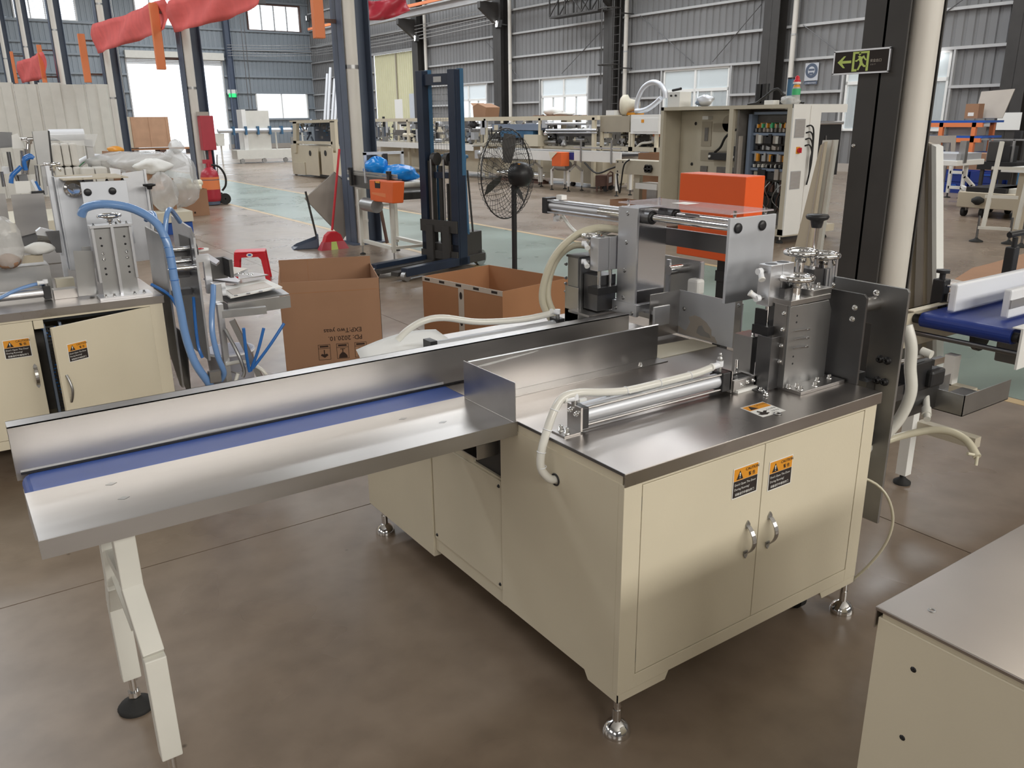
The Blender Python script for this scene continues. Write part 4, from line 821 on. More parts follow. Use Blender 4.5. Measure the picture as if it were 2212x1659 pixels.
handwheel(L2, (.742, 4.80, 1.262), .06); ob('wheel_stem', MB().cyl((.742, 4.80, 1.217), (.742, 4.80, 1.235), .01, 12), 'chrome', L2)
ob('shield_plate', MB().box(.60, .645, 4.90, 4.905, .84, 1.10), 'gsteel', L2); ob('shield_plate', polyY([(158, 542), (202, 542), (208, 636), (170, 640)], 4.86, .004), 'gsteel', L2)
# gripper head: outer plate with caps, column, cover
op = ob('outer_plate', MB().box(.683, .918, 5.18, 5.192, 1.06, 1.415), 'aluw', L2, .001, label='pale outer plate with two black caps')
for x in (.712, .838): ob('rod_cap', MB().lathe([(.020, 0), (.020, .007), (.017, .010), (.001, .0102)], (x, 5.18, 1.36), (0, -1, 0), 20), 'black', op)
ob('head_column', MB().box(.575, .583, 5.32, 5.46, .92, 1.44).box(.583, .77, 5.32, 5.33, .92, 1.44), 'aluw', L2, .001, label='white carriage column'); ob('rod_flange', MB().lathe([(.05, 0), (.05, .015), (.03, .02)], (.66, 5.32, 1.375), (0, -1, 0), 22), 'chrome', L2)
for x in (.66, .80): ob('guide_rod', MB().cyl((x, 5.19, 1.372), (x, 5.6, 1.372), .016, 16), 'chrome', L2)
ob('cover_sheet', MB().box(.60, .93, 5.17, 5.62, 1.428, 1.434), 'boardt', L2); bolts(L2, [(.70, 5.19, 1.415), (.82, 5.19, 1.415), (.90, 5.19, 1.415)], r=.006, h=.02, m='black')
ob('rear_panel', polyY([(262, 374), (310, 368), (336, 560), (285, 566)], 5.55, .006), 'alu', L2, label='grey rear guard panel'); ob('panel_fold', polyY([(236, 362), (260, 366), (262, 384), (240, 378)], 5.55, .006), 'alu', L2); ob('panel_post', polyY([(310, 366), (315, 366), (342, 560), (336, 560)], 5.54, .03), 'alu', L2)
kn = ob('knob', MB().lathe([(.014, 0), (.017, .014), (.036, .02), (.036, .032), (.012, .034)], (1.09, 5.45, 1.34), n=18), 'black', L2); ob('knob_rod', MB().cyl((1.09, 5.45, .84), (1.09, 5.45, 1.34), .006, 8), 'gsteel', L2)
ob('back_post', MB().box(.545, .565, 5.35, 5.40, .84, 1.50), 'aluw', L2); handwheel(L2, (.60, 5.55, 1.50), .045); ob('wheel_stem', MB().cyl((.60, 5.55, 1.43), (.60, 5.55, 1.48), .008, 10), 'chrome', L2)
# left guard, tray of parts and cylinder
ob('guard_panel', MB().box(-.2, .46, 5.16, 5.163, .84, .985).box(-.2, .46, 5.163, 5.35, .982, .985), 'gsteel', L2, label='grey infeed guard panel'); ob('guide_box', MB().box(.16, .44, 5.20, 5.24, 1.0, 1.04), 'boardt', L2)
cy = ob('pneumatic_cylinder', MB().cyl((-.2, 4.95, .875), (.40, 4.95, .875), .024, 20), 'alu', L2); ob('end_cap', MB().box(.39, .425, 4.92, 4.98, .842, .91), 'black', cy, .002); ob('rod_clamp', MB().box(.435, .545, 4.91, 4.99, .837, .885), 'steel', cy)
ob('air_line', MB().tube([(.41, 4.97, .915), (.36, 4.96, .92), (.27, 4.93, .905), (.18, 4.90, .875), (.10, 4.86, .86), (0, 4.84, .855)], .009, 8, 6), 'hoseb', L2); fitting(L2, (.41, 4.95, .905), (0, 0, 1), (-1, 0, 0), 1.2)
ob('spacer_block', MB().box(.47, .56, 5.08, 5.14, .86, .915), 'vinyl', L2)
ob('clamp_unit', polyY([(78, 500), (88, 492), (120, 500), (118, 512), (80, 508)], 5.3, .05), 'alu', L2); ob('side_guard', polyY([(98, 500), (128, 498), (134, 546), (122, 546)], 5.28, .004), 'dsteel', L2)
# right end: plates, alu frame, outfeed bracket, HMI tray
ob('end_plate', MB().prism([(4.70, .30), (4.76, .30), (5.10, .62), (5.10, 1.16), (4.74, 1.15), (4.70, 1.11)], 'x', .965, .975), 'gsteel', L2, label='grey steel end plate'); ob('end_plate', MB().prism([(4.74, .42), (5.20, .42), (5.20, 1.20), (4.80, 1.17), (4.74, 1.12)], 'x', 1.135, 1.147), 'alu', L2, label='outer end plate')
ob('plate_window', MB().box(1.13, 1.134, 4.82, 5.05, .95, 1.11), 'dsteel', L2)
for z in (.98, 1.05): ob('tie_bar', MB().cyl((.97, 4.86, z), (1.14, 4.86, z), .012, 12), 'chrome', L2)
for y, z in ((4.95, .90), (4.8, .95)): ob('guide_rod', MB().cyl((.975, y, z), (1.135, y, z), .018, 14), 'chrome', L2)
for z in (1.0, .88, .78): ob('jaw_bar', MB().box(.985, 1.13, 4.90, 4.97, z, z+.035), 'dsteel', L2)
ob('inner_gear', MB().cyl((1.0, 5.0, 1.08), (1.0, 5.0, .86), .025, 16), 'chrome', L2)
ob('side_knob', MB().cyl((1.147, 4.83, 1.04), (1.165, 4.83, 1.04), .045, 20), 'black', L2); ob('alu_frame', MB().box(1.18, 1.215, 4.76, 4.79, .80, 1.02).box(1.15, 1.18, 4.76, 4.79, .98, 1.02), 'alu', L2)
ob('outfeed_bracket', polyZ([(430, 555), (450, 552), (475, 568), (468, 575), (440, 560)], .97, .012), 'alu', L2); ob('outfeed_side', MB().box(1.235, 1.36, 4.97, 4.99, .84, .965).box(1.34, 1.36, 4.84, 4.99, .86, .965), 'dsteel', L2)
ob('fitting_block', MB().box(1.19, 1.235, 4.66, 4.72, .76, .87), 'alu', L2, .003); ob('fitting_pair', MB().cyl((1.235, 4.69, .85), (1.262, 4.68, .85), .018, 14).cyl((1.235, 4.69, .81), (1.262, 4.68, .81), .018, 14), 'hdpe', L2)
# operator panel arm with white frame
hm = ob('panel_tray', polyZ([(443, 622), (492, 656), (625, 637), (588, 612)], .735, .007), 'gsteel', L2, label='steel arm tray for the operator panel')
_a, _b, _c = gz(492, 657, .742), gz(626, 638, .742), gz(464, 640, .742); _d = Vector((0, 0, -.036))
ob('tray_skirt', MB().bar(_a+_d, _b+_d, .004, .072), 'gsteel', hm); ob('tray_cheek', MB().bar(_c+_d, _a+_d, .004, .072), 'dsteel', hm)
pn = ob('operator_panel', polyZ([(468, 625), (572, 604), (610, 622), (498, 645)], .765, .008), 'whitep', L2, label='white operator panel frame'); ob('panel_window', polyZ([(490, 627), (570, 609), (588, 619), (503, 637)], .7735, .0015), 'screen', pn)
for k in range(4): ob('panel_slot', polyZ([(505+k*27, 638-k*4.6), (513+k*27, 637-k*4.6), (514+k*27, 639-k*4.6), (506+k*27, 640-k*4.6)], .7735, .001), 'dsteel', pn)
ob('panel_knob', MB().lathe([(.006, 0), (.006, .03), (.02, .034), (.02, .042), (.002, .044)], gz(474, 640, .742), n=14), 'black', L2)
ob('outfeed_rail', polyZ([(440, 605), (495, 592), (520, 610), (515, 614)], .79, .012), 'alu', L2); ob('angle_guide', MB().add([gz(497, 596, .78), gz(536, 600, .78), gz(536, 580, .82), gz(494, 575, .84)], [(0, 1, 2, 3)]), 'steel', L2); ob('guide_wing', polyZ([(515, 605), (580, 595), (545, 590), (515, 595)], .80, .006), 'steel', L2)
bolts(L2, [gz(x, y, .812) for x, y in ((517, 592), (527, 593), (536, 594), (545, 595))], r=.006, h=.012)
ob('arm_post', MB().box(1.19, 1.22, 4.62, 4.66, .28, .76), 'alu', L2); ob('arm_stay', MB().bar((1.21, 4.64, .70), (1.45, 4.60, .70), .04).bar((1.24, 4.55, .68), (1.36, 4.50, .30), .03), 'gsteel', L2); ob('chute_plate', MB().prism([(4.62, .62), (4.95, .62), (4.95, .34), (4.70, .22)], 'x', 1.00, 1.006), 'dsteel', L2)
# blue hoses
hb = ob('hose_bundle', MB().tube([(.615, 4.82, 1.27), (.64, 4.80, 1.31), (.72, 4.76, 1.325), (.84, 4.72, 1.30), (.93, 4.66, 1.235), (.965, 4.62, 1.15), (.975, 4.60, 1.05), (.975, 4.58, .92), (.98, 4.56, .78), (.985, 4.54, .62), (1.01, 4.52, .48), (1.06, 4.52, .37), (1.08, 4.54, .33)], .022, 12, 6), 'hoseb', L2, label='thick blue wrapped hose bundle')
for p in ((.965, 4.62, 1.15), (.972, 4.61, 1.10), (.975, 4.60, 1.05), (.975, 4.59, .99), (.975, 4.58, .93), (1.0, 4.53, .52)): ob('hose_wrap', MB().torus(p, .0225, .002, (0, 0, 1), 14, 5), 'tubeb', hb)
for q in ([(.94, 4.66, 1.235), (.945, 4.72, 1.265), (.935, 4.80, 1.26), (.93, 4.85, 1.22)], [(.965, 4.62, 1.15), (.99, 4.64, 1.25), (1.02, 4.68, 1.285), (1.06, 4.76, 1.25), (1.10, 4.84, 1.20)]): ob('air_hose', MB().tube(q, .013, 10, 6), 'hoseb', L2)
ob('air_hose', MB().tube([(1.19, 4.66, .86), (1.165, 4.60, .80), (1.135, 4.55, .72), (1.12, 4.52, .62), (1.13, 4.51, .50), (1.155, 4.52, .40), (1.14, 4.55, .35)], .0155, 10, 6), 'hoseb', L2)
for q in ([(.90, 4.80, .88), (.97, 4.70, .82), (1.0, 4.60, .70)], [(1.11, 4.80, .78), (1.08, 4.70, .68), (1.06, 4.62, .55), (1.07, 4.60, .48)], [(1.255, 4.40, .66), (1.26, 4.42, .52), (1.275, 4.45, .40)], [(1.37, 4.42, .64), (1.33, 4.43, .52), (1.285, 4.46, .40)], [(1.50, 4.46, .64), (1.40, 4.46, .52), (1.30, 4.47, .41)]): ob('air_tube', MB().tube(q, .009, 8, 6), 'tubeb', L2)
ob('junction', MB().box(1.07, 1.13, 4.49, 4.53, .36, .42), 'elec', L2)
ob('drain_hose', MB().tube([(1.21, 4.60, .62), (1.24, 4.52, .50), (1.26, 4.50, .40), (1.25, 4.50, .36)], .010, 8, 6), 'gsteel', L2)
ob('clear_hose', MB().tube([(1.20, 4.62, .415), (1.28, 4.55, .43), (1.36, 4.48, .38), (1.40, 4.47, .26), (1.38, 4.47, .15), (1.30, 4.48, .12), (1.22, 4.50, .20), (1.20, 4.51, .30), (1.23, 4.52, .38)], .011, 10, 6), 'hose', L2)
org(None)
# bag and parts lying on machine two
def blob(c, r, seed, n=14, m=9, sq=.25, flat=0.):
    rd = random.Random(seed); ph = [rd.uniform(0, 6.28) for _ in range(8)]; v = []; mb = MB(); c = Vector(c)
    for i in range(m+1):
        th = math.pi*i/m
        for k in range(n):
            a = 2*math.pi*k/n; s = 1+sq*(.4*math.sin(3*a+ph[0]+2*th)+.35*math.sin(5*a+ph[1]-3*th)+.3*math.sin(4*th+ph[2]+2*a)+.25*math.sin(7*a+ph[3]))
            z = math.cos(th)*r[2]*(1+.3*sq*math.sin(4*a+ph[4]))
            v.append(c+Vector((math.sin(th)*math.cos(a)*r[0]*s, math.sin(th)*math.sin(a)*r[1]*s, max(z, -r[2]*(1-flat)))))
    mb.add(v, [(i*n+k, i*n+(k+1) % n, (i+1)*n+(k+1) % n, (i+1)*n+k) for i in range(m) for k in range(n)], True); return mb
p = gy(85, 535, 5.22); tag(ob('cloth_bag', blob((p.x, 5.22, 1.07), (.075, .06, .035), 3, flat=.2), 'paper'), 'crumpled white cloth bag on the beige strip of the left machine', 'bag')
p = gy(8, 508, 5.0); bb = thing('parts_bag', 'clear plastic bag of small parts on the left machine', 'bag', (p.x, 5.08, .985)); ob('film', blob((0, 0, .14), (.09, .07, .14), 8, flat=.1), 'polybag', bb); ob('contents', blob((0, 0, .05), (.06, .05, .04), 4), 'card', bb)
tag(ob('cleaning_cloth', blob(gz(432, 540, 1.02), (.05, .04, .012), 21, sq=.3), 'paper'), 'white cleaning cloth with a red mark on the outfeed bracket', 'cloth')
p = gz(432, 537, 1.035); ob('red_mark', blob(p, (.022, .018, .004), 5), 'red', bpy.data.objects['cleaning_cloth'])

# bucket between the machines
bk = thing('bucket', 'white plastic bucket holding hoses under the left machine outfeed', 'bucket', (1.36, 5.12, 0))
ob('body', MB().lathe([(.115, 0), (.118, .004), (.142, .355), (.150, .357), (.150, .372), (.138, .372), (.112, .01)], (0, 0, 0), n=32), 'bucket', bk); ob('rim', MB().torus((0, 0, .36), .147, .007, n=32, m=8), 'hdpe', bk); ob('bail', MB().tube([(-.147, 0, .34), (-.10, -.08, .30), (0, -.150, .25), (.10, -.08, .30), (.147, 0, .34)], .003, 6, 5), 'gsteel', bk)

# ================================================================== THIRD MACHINE behind the second
L3 = org(thing('packing_machine', 'cluttered cream machine behind the left one with a grey monitor turned away', 'machine', (.3, 6.7, 0)))
ob('cabinet_body', MB().box(-.7, .80, 6.3, 7.3, .12, .80), 'cream', L3); ob('worktop', MB().box(-.72, .82, 6.28, 7.32, .80, .836), 'top', L3)
for x in (-.65, .75):
    for y in (6.35, 7.25): lev_foot(L3, x, y, .13)
for px, Y, t, m, nm in (([(70, 284), (103, 282), (110, 352), (82, 356)], 6.45, .05, 'gsteel', 'monitor'), ([(103, 282), (107, 283), (114, 350), (110, 352)], 6.45, .03, 'black', 'monitor_edge'), ([(25, 292), (38, 288), (54, 320), (27, 321)], 6.6, .004, 'whitep', 'paper_guard'), ([(31, 392), (64, 391), (68, 417), (35, 418)], 6.25, .02, 'whitep', 'sensor_case'), ([(23, 421), (94, 417), (106, 495), (38, 513)], 6.2, .005, 'steel', 'guard_panel'), ([(0, 418), (11, 418), (24, 500), (0, 505)], 6.2, .005, 'steel', 'guard_panel'), ([(5, 330), (24, 330), (27, 358), (8, 360)], 6.7, .05, 'offwhite', 'housing'), ([(0, 285), (26, 286), (27, 318), (0, 320)], 6.9, .2, 'dsteel', 'drive_box'), ([(5, 361), (32, 360), (34, 374), (6, 376)], 6.6, .1, 'hdpe', 'bracket_block'), ([(88, 358), (96, 357), (104, 420), (97, 422)], 6.5, .03, 'gsteel', 'monitor_arm'), ([(104, 366), (109, 365), (116, 412), (111, 414)], 6.3, .02, 'aluw', 'side_post'), ([(66, 390), (72, 388), (88, 420), (82, 421)], 6.3, .02, 'aluw', 'side_post'), ([(68, 414), (96, 412), (97, 420), (69, 422)], 6.22, .05, 'black', 'top_bar'), ([(40, 378), (58, 376), (64, 402), (44, 404)], 6.5, .05, 'dsteel', 'gearbox'), ([(50, 350), (80, 345), (82, 375), (56, 378)], 6.8, .05, 'offwhite', 'bag_former'), ([(0, 505), (80, 500), (82, 530), (0, 535)], 6.25, .02, 'dsteel', 'lower_guard')):
    ob(nm, polyY(px, Y, t), m, L3)
for q in ([(56, 368), (52, 345), (64, 336), (72, 342)], [(24, 396), (26, 380), (40, 366), (46, 360)], [(75, 392), (80, 402), (88, 415)], [(54, 345), (62, 340), (72, 340)]): ob('air_tube', MB().tube([gy(x, y, 6.4) for x, y in q], .014, 8, 5), 'tubeb', L3)
for k in range(7):
    rd = random.Random(k); x = 3+k*15; y = 340+rd.uniform(-20, 40); ob('linkage', MB().cyl(gy(x, y, 6.55), gy(x+rd.uniform(-8, 10), y+rd.uniform(20, 50), 6.55), .012, 8), ['chrome', 'dsteel', 'gsteel'][k % 3], L3)
handwheel(L3, gy(62, 300, 6.9)+Vector((0, 0, 0)), .07)
ob('wheel_post', MB().cyl(gy(62, 306, 6.9), gy(60, 345, 6.9), .014, 8), 'chrome', L3)
for x0_, x1_, y_ in ((56, 59, 322), (47, 50, 325)): ob('guide_post', MB().cyl(gy(x0_, y_, 6.7), gy(x1_, y_+55, 6.7), .012, 8), 'chrome', L3)
for k in range(6): ob('side_screw', MB().cyl(gy(118+k*2.2, 440+k*12, 5.7), gy(126+k*2.2, 440+k*12, 5.7), .012, 8), 'chrome', L3)
ob('side_column', polyY([(116, 450), (130, 448), (140, 510), (126, 512)], 5.75, .05), 'aluw', L3)
org(None)
# ================================================================== MIDDLE DISTANCE
MT['navy'] = mat('dark_blue_paint', (.016, .026, .05), .35, var=.25, vs=3); MT['bluel'] = mat('worn_and_lit_blue_paint', (.045, .13, .24), .4, var=.3, vs=4)  # the lighter blue also colours the lit mast edges
def carton(name, label, loc, rz, w, d, h, m, flap=.0, back=0., t=.006, group=None):
    c = thing(name, label, 'box', loc, rz, group)
    ob('front_wall', MB().box(0, w, 0, t, 0, h), m, c); ob('back_wall', MB().box(0, w, d-t, d, 0, h+back), m, c)
    ob('side_wall', MB().box(0, t, t, d-t, 0, h), m, c); ob('side_wall', MB().box(w-t, w, t, d-t, 0, h), m, c); ob('bottom', MB().box(t, w-t, t, d-t, 0, t), m, c)
    return c
# big carton with upside-down print
A = Vector((1.846, 5.534, 0)); rz = math.atan2(5.298-5.534, 2.491-1.846); W_ = .687
c1 = carton('cardboard_box', 'tall open cardboard box printed upside down with handling symbols', A, rz, W_, .66, .665, 'card', back=.055)
ob('flap_crease', MB().box(.006, W_-.006, -.0012, 0, .585, .589), 'card2', c1); ob('corner_seam', MB().box(W_-.0015, W_+.001, -.001, .002, 0, .66), 'ink', c1); ob('inner_seam', MB().box(.21, .2125, .6525, .654, .35, .715), 'card2', c1)
def up(u, z, sc=1): return frame3((u, -.0008, z), (-1, 0, 0), (0, 0, -1))
text('lettering', 'PD: 2020.10.', .046, up(.545, .262), 'brownink', c1, bold=.012); text('lettering', 'EXP:Two yeas', .046, up(.545, .318), 'brownink', c1, bold=.012)
for k in range(3):
    u = .23+.128*k; s = ob('handling_symbol', MB().box(u, u+.085, -.0008, 0, .095, .098).box(u, u+.085, -.0008, 0, .205, .208).box(u, u+.003, -.0008, 0, .095, .208).box(u+.082, u+.085, -.0008, 0, .095, .208).box(u, u+.085, -.0008, 0, .178, .181), 'brownink', c1)
    q = [[(.042, .110), (.068, .128), (.060, .140), (.045, .136), (.045, .168), (.038, .168), (.038, .136), (.022, .140), (.015, .128)], [(.012, .100), (.018, .125), (.035, .142), (.039, .142), (.039, .165), (.025, .165), (.025, .170), (.06, .170), (.06, .165), (.046, .165), (.046, .142), (.056, .138), (.072, .118), (.074, .100)], [(.02, .105), (.065, .105), (.065, .115), (.047, .120), (.047, .150), (.06, .165), (.025, .165), (.038, .150), (.038, .120), (.02, .115)]][k]
    ob('pictogram', MB().prism([(u+a, b) for a, b in q], 'y', -.0009, 0), 'brownink', s); ob('caption', MB().box(u+.012, u+.072, -.0009, 0, .187, .200), 'brownink', s)
# second carton, taped
B = Vector((3.139, 4.70, 0)); rz2 = math.atan2(4.826-4.70, 3.83-3.139)
c2 = carton('cardboard_box', 'wide open cardboard box sealed with printed clear tape along its rim', B, rz2, .70, .88, .58, 'card2')
tp = ob('vertical_tape', MB().box(-.0016, 0, .405, .465, 0, .578), 'tape', c2); rt = ob('rim_tape', MB().box(-.0018, .004, 0, .88, .545, .5815), 'tape', c2)
for z in (.09, .29, .49): ob('oval_mark', MB().lathe([(.028, 0), (.028, .0006)], (-.0017, .437, z), (-1, 0, 0), 20).tf(Matrix.Translation((0, .437, z)) @ Matrix.Diagonal((1, .55, 1, 1)) @ Matrix.Translation((0, -.437, -z))), 'ink', tp)
for y in (.08, .27, .46, .65, .82): ob('oval_mark', MB().box(-.0024, -.0018, y-.03, y+.03, .555, .573), 'ink', rt)
# red stool
st = thing('plastic_stool', 'red plastic stool standing alone on the floor', 'stool', (2.86, 9.42, 0), R(-22))
ob('seat', MB().prism([(-.17, -.11), (-.15, -.13), (.15, -.13), (.17, -.11), (.17, .11), (.15, .13), (-.15, .13), (-.17, .11)], 'z', .315, .335), 'red', st, .012)
for sx in (-1, 1):
    for sy in (-1, 1): ob('leg', MB().add([(sx*a, sy*b, z) for a, b, z in ((.20, .155, 0), (.15, .155, 0), (.15, .125, 0), (.20, .125, 0), (.168, .13, .32), (.105, .13, .32), (.105, .10, .32), (.168, .10, .32))], [(0, 1, 2, 3), (4, 5, 6, 7), (0, 1, 5, 4), (1, 2, 6, 5), (2, 3, 7, 6), (3, 0, 4, 7)]), 'red', st, .006)
for sy in (-1, 1): ob('skirt', MB().prism([(-.165, .315), (-.175, .24), (-.12, .24), (-.09, .275), (.09, .275), (.12, .24), (.175, .24), (.165, .315)], 'y', sy*.13-.008, sy*.13+.008), 'red', st)
ob('sticker', MB().cyl((0, -.139, .30), (0, -.142, .30), .035, 20).tf(Matrix.Translation((0, 0, .30)) @ Matrix.Diagonal((1, 1, .62, 1)) @ Matrix.Translation((0, 0, -.30))), 'whitep', st); ob('sticker_print', MB().cyl((0, -.142, .302), (0, -.1425, .302), .02, 16).tf(Matrix.Translation((0, 0, .302)) @ Matrix.Diagonal((1, 1, .5, 1)) @ Matrix.Translation((0, 0, -.302))), 'blue', st)
# broom, dustpan, leaning board
bm = thing('broom', 'red broom with a lime green bristle patch leaning on the column', 'broom', (4.53, 11.06, 0))
hd = Vector((4.53, 11.06, .26)); tp_ = gy(733, 322, 11.12)
ob('handle', MB().cyl(hd-Vector((4.53, 11.06, 0)), tp_-Vector((4.53, 11.06, 0)), .016, 10), 'red', bm); ob('head', MB().prism([(-.15, .10), (.15, .10), (.11, .20), (.05, .245), (-.05, .245), (-.11, .20)], 'y', -.05, .05), 'red', bm, .01)
for x0_, x1_, m in ((-.21, -.06, 'redp'), (-.06, .045, 'lime'), (.045, .21, 'redp')): ob('bristles', MB().add([(x0_, -.07, 0), (x1_, -.07, 0), (x1_, .07, 0), (x0_, .07, 0), (x0_*.72, -.05, .11), (x1_*.72, -.05, .11), (x1_*.72, .05, .11), (x0_*.72, .05, .11)], [(0, 1, 2, 3), (4, 5, 6, 7), (0, 1, 5, 4), (1, 2, 6, 5), (2, 3, 7, 6), (3, 0, 4, 7)]), m, bm)
dp = thing('dustpan', 'dark grey upright dustpan beside the red broom', 'dustpan', (4.27, 11.42, 0), R(-15))
ob('pan', MB().prism([(-.20, 0), (.16, 0), (.16, .012), (-.18, .012)], 'y', -.15, .15).add([(-.2, -.15, 0), (.16, -.15, 0), (.16, -.15, .14), (-.12, -.15, .05), (-.2, .15, 0), (.16, .15, 0), (.16, .15, .14), (-.12, .15, .05)], [(0, 1, 2, 3), (4, 5, 6, 7)]).box(.155, .165, -.15, .15, 0, .20), 'slate', dp); ob('handle', MB().cyl((.16, 0, .12), (.06, .05, .78), .015, 8), 'charcoal', dp)
lb_ = polyY([(659, 429), (722, 372), (800, 445), (742, 516)], 11.72, .012); lb_ = ob('leaning_board', lb_, 'board'); tag(lb_, 'square grey board balanced on its corner behind the column', 'board')
for a, b in (((659, 429), (722, 372)), ((659, 429), (742, 516)), ((722, 372), (800, 445))): ob('edge_strip', MB().bar(gy(*a, 11.775), gy(*b, 11.775), .012), 'charcoal', lb_)
tag(ob('timber_offcut', MB().bar((5.33, 10.98, .02), (5.22, 11.04, .95), .05, .03), 'rust'), 'rusty bar leaning inside the column with the broom', 'bar')

# ---------------- belt conveyor with orange motor cover and blue bag
V1 = org(thing('belt_conveyor', 'small belt conveyor with an orange motor cover in front of the column', 'conveyor', (4.95, 10.0, 0)))
Xc = 4.68
ob('side_plate', polyX([(757, 376), (868, 388), (865, 420), (757, 402)], Xc, .012), 'dsteel', V1); ob('side_plate', MB().box(5.2, 5.212, 9.28, 10.75, .83, .97), 'dsteel', V1)
ob('belt', MB().box(4.70, 5.19, 9.32, 10.8, .955, .985).cyl((4.70, 9.33, .965), (5.19, 9.33, .965), .035, 14), 'offwhite', V1); ob('drive_roller', MB().cyl((4.72, 9.42, .87), (5.18, 9.42, .87), .035, 14), 'aluw', V1); ob('end_plate', MB().box(4.72, 5.2, 9.36, 9.38, .78, .86), 'charcoal', V1)
for z in (1.035, 1.068): ob('guide_rail', MB().box(4.66, 4.68, 9.25, 10.70, z, z+.026), 'gsteel', V1)
for y in (9.42, 10.55): ob('rail_bracket', MB().box(4.63, 4.665, y-.03, y+.03, .90, 1.10).cyl((4.645, y, 1.10), (4.645, y, 1.13), .035, 12), 'black', V1)
oc = ob('motor_cover', polyX([(797, 388), (850, 393), (848, 440), (800, 434)], 4.52, .15), 'oranged', V1, .012, label='orange motor cover'); ob('cover_label', polyX([(809, 391), (821, 392), (821, 407), (810, 406)], 4.518, .002), 'ink', oc); ob('label_band', polyX([(810, 391), (820, 392), (820, 396), (811, 395)], 4.516, .002), 'amber', oc)
ob('worn_print', polyX([(803, 415), (833, 418), (833, 427), (803, 419)], 4.519, .001), 'orail', oc)
ob('motor', MB().cyl((4.56, 9.62, .70), (4.56, 9.98, .70), .085, 18), 'gsteel', V1)
gt = ob('sensor_gantry', MB().box(4.655, 4.69, 10.12, 10.155, .95, 1.33).box(5.19, 5.225, 10.12, 10.155, .95, 1.33).box(4.655, 5.225, 10.12, 10.155, 1.30, 1.335), 'aluw', V1); ob('sensor', MB().box(4.92, 4.98, 10.10, 10.15, 1.17, 1.31), 'black', gt)
for x, y in ((4.70, 9.50), (4.66, 10.36), (5.18, 9.50), (5.18, 10.36)):
    l = ob('leg', MB().box(x-.022, x+.022, y-.022, y+.022, .12, .86), 'offwhite', V1); ob('stem', MB().cyl((x, y, .02), (x, y, .15), .01, 8), 'gsteel', l); ob('pad', MB().lathe([(.04, 0), (.04, .01), (.014, .025)], (x, y, 0), n=14), 'rubber', l)
for q in ((4.68, 4.70, 9.50, 10.36), (5.17, 5.19, 9.50, 10.36)): ob('stretcher', MB().box(q[0]-.02, q[1]+.02, q[2], q[3], .16, .20), 'offwhite', V1)
for y in (9.5, 10.36): ob('stretcher', MB().box(4.68, 5.18, y-.018, y+.018, .62 if y > 10 else .16, .65 if y > 10 else .195), 'offwhite', V1)
org(None)
bg_ = thing('plastic_bag', 'crumpled shiny blue plastic bag lying on the small conveyor', 'bag', (4.95, 9.75, .985)); ob('film', blob((-.02, -.06, .10), (.20, .30, .10), 2, 26, 14, .28, .0), 'bagblue', bg_); ob('tied_neck', blob((-.16, .30, .17), (.13, .20, .12), 9, 22, 12, .38, .1), 'bagblue', bg_)

# ---------------- pallet stacker
SKR = thing('pallet_stacker', 'black and blue hand pallet stacker with a tall mast', 'stacker', (5.02, 8.76, 0), R(18)); SK = SKR
for s in (-1, 1):
    y = s*.245
    p = ob('mast_post', MB().box(-.08, .08, y-.05, y+.05, .06, 2.26).box(-.055, -.05, y-.055 if s < 0 else y+.05, y-.05 if s < 0 else y+.055, .06, 2.2), 'navy', SK, .004); ob('lit_edge', MB().box(.02, .082, y-.052, y+.0, 1.1, 2.27), 'bluel', p)  # lighter blue box paints the light catching the post edge
    ob('inner_post', MB().box(-.045, .045, s*.165-.025, s*.165+.025, .10, 1.26), 'charcoal', SK); ob('chain_wheel', MB().cyl((.0, s*.10-.03, 1.28), (.0, s*.10+.03, 1.28), .075, 16), 'charcoal', SK); ob('lift_chain', MB().box(-.09, -.078, s*.10-.01, s*.10+.01, .35, 1.28), 'gsteel', SK)
    l = ob('straddle_leg', MB().box(-.96, .12, y-.05, y+.05, .055, .15), 'navy', SK, .006); ob('leg_wheel', MB().cyl((-.94, y-.03, .055), (-.94, y+.03, .055), .055, 16), 'gsteel', l)
    ob('fork', MB().box(-1.0, -.09, s*.13-.055, s*.13+.055, .055, .10), 'charcoal', SK)
    ob('fork_shank', MB().box(-.13, -.09, s*.13-.055, s*.13+.055, .055, .52), 'charcoal', SK)
ob('top_beam', MB().box(-.05, .05, -.245, .245, 2.10, 2.22), 'navy', SK); ob('maker_plate', MB().box(-.055, -.05, -.08, .04, 2.13, 2.19), 'gsteel', SK); ob('mid_beam', MB().box(.0, .06, -.245, .245, 1.06, 1.13), 'navy', SK); ob('base_beam', MB().box(-.08, .10, -.29, .29, .06, .30), 'charcoal', SK); ob('carriage_bar', MB().box(-.11, -.085, -.29, .29, .44, .58), 'charcoal', SK); ob('carriage_bar', MB().box(-.11, -.085, -.29, .29, .12, .22), 'charcoal', SK)
ob('lift_ram', MB().cyl((.03, .05, .1), (.03, .05, 1.2), .03, 12).cyl((.03, -.06, .1), (.03, -.06, 1.0), .022, 12), 'charcoal', SK); ob('power_pack', MB().box(.12, .42, -.24, .10, .14, .42), 'charcoal', SK, .008); ob('chassis', MB().box(.08, .42, -.29, .29, .06, .15), 'charcoal', SK)
ob('guard_mesh', MB().add([], []) if False else (lambda mb: [mb.cyl((.07, -.2+.044*i, 1.13), (.07, -.2+.044*i, 2.1), .0025, 4) for i in range(10)] and [mb.cyl((.07, -.2, 1.16+.07*j), (.07, .2, 1.16+.07*j), .0025, 4) for j in range(14)] and mb)(MB()), 'gsteel', SK, kind='stuff')
for s in (-1, 1):
    w = ob('steer_wheel', MB().cyl((.40, s*.20-.03, .085), (.40, s*.20+.03, .085), .085, 18), 'gsteel', SK); ob('wheel_guard', MB().cyl((.40, s*.20-.04, .09), (.40, s*.20-.035, .09), .098, 16), 'alu', w)
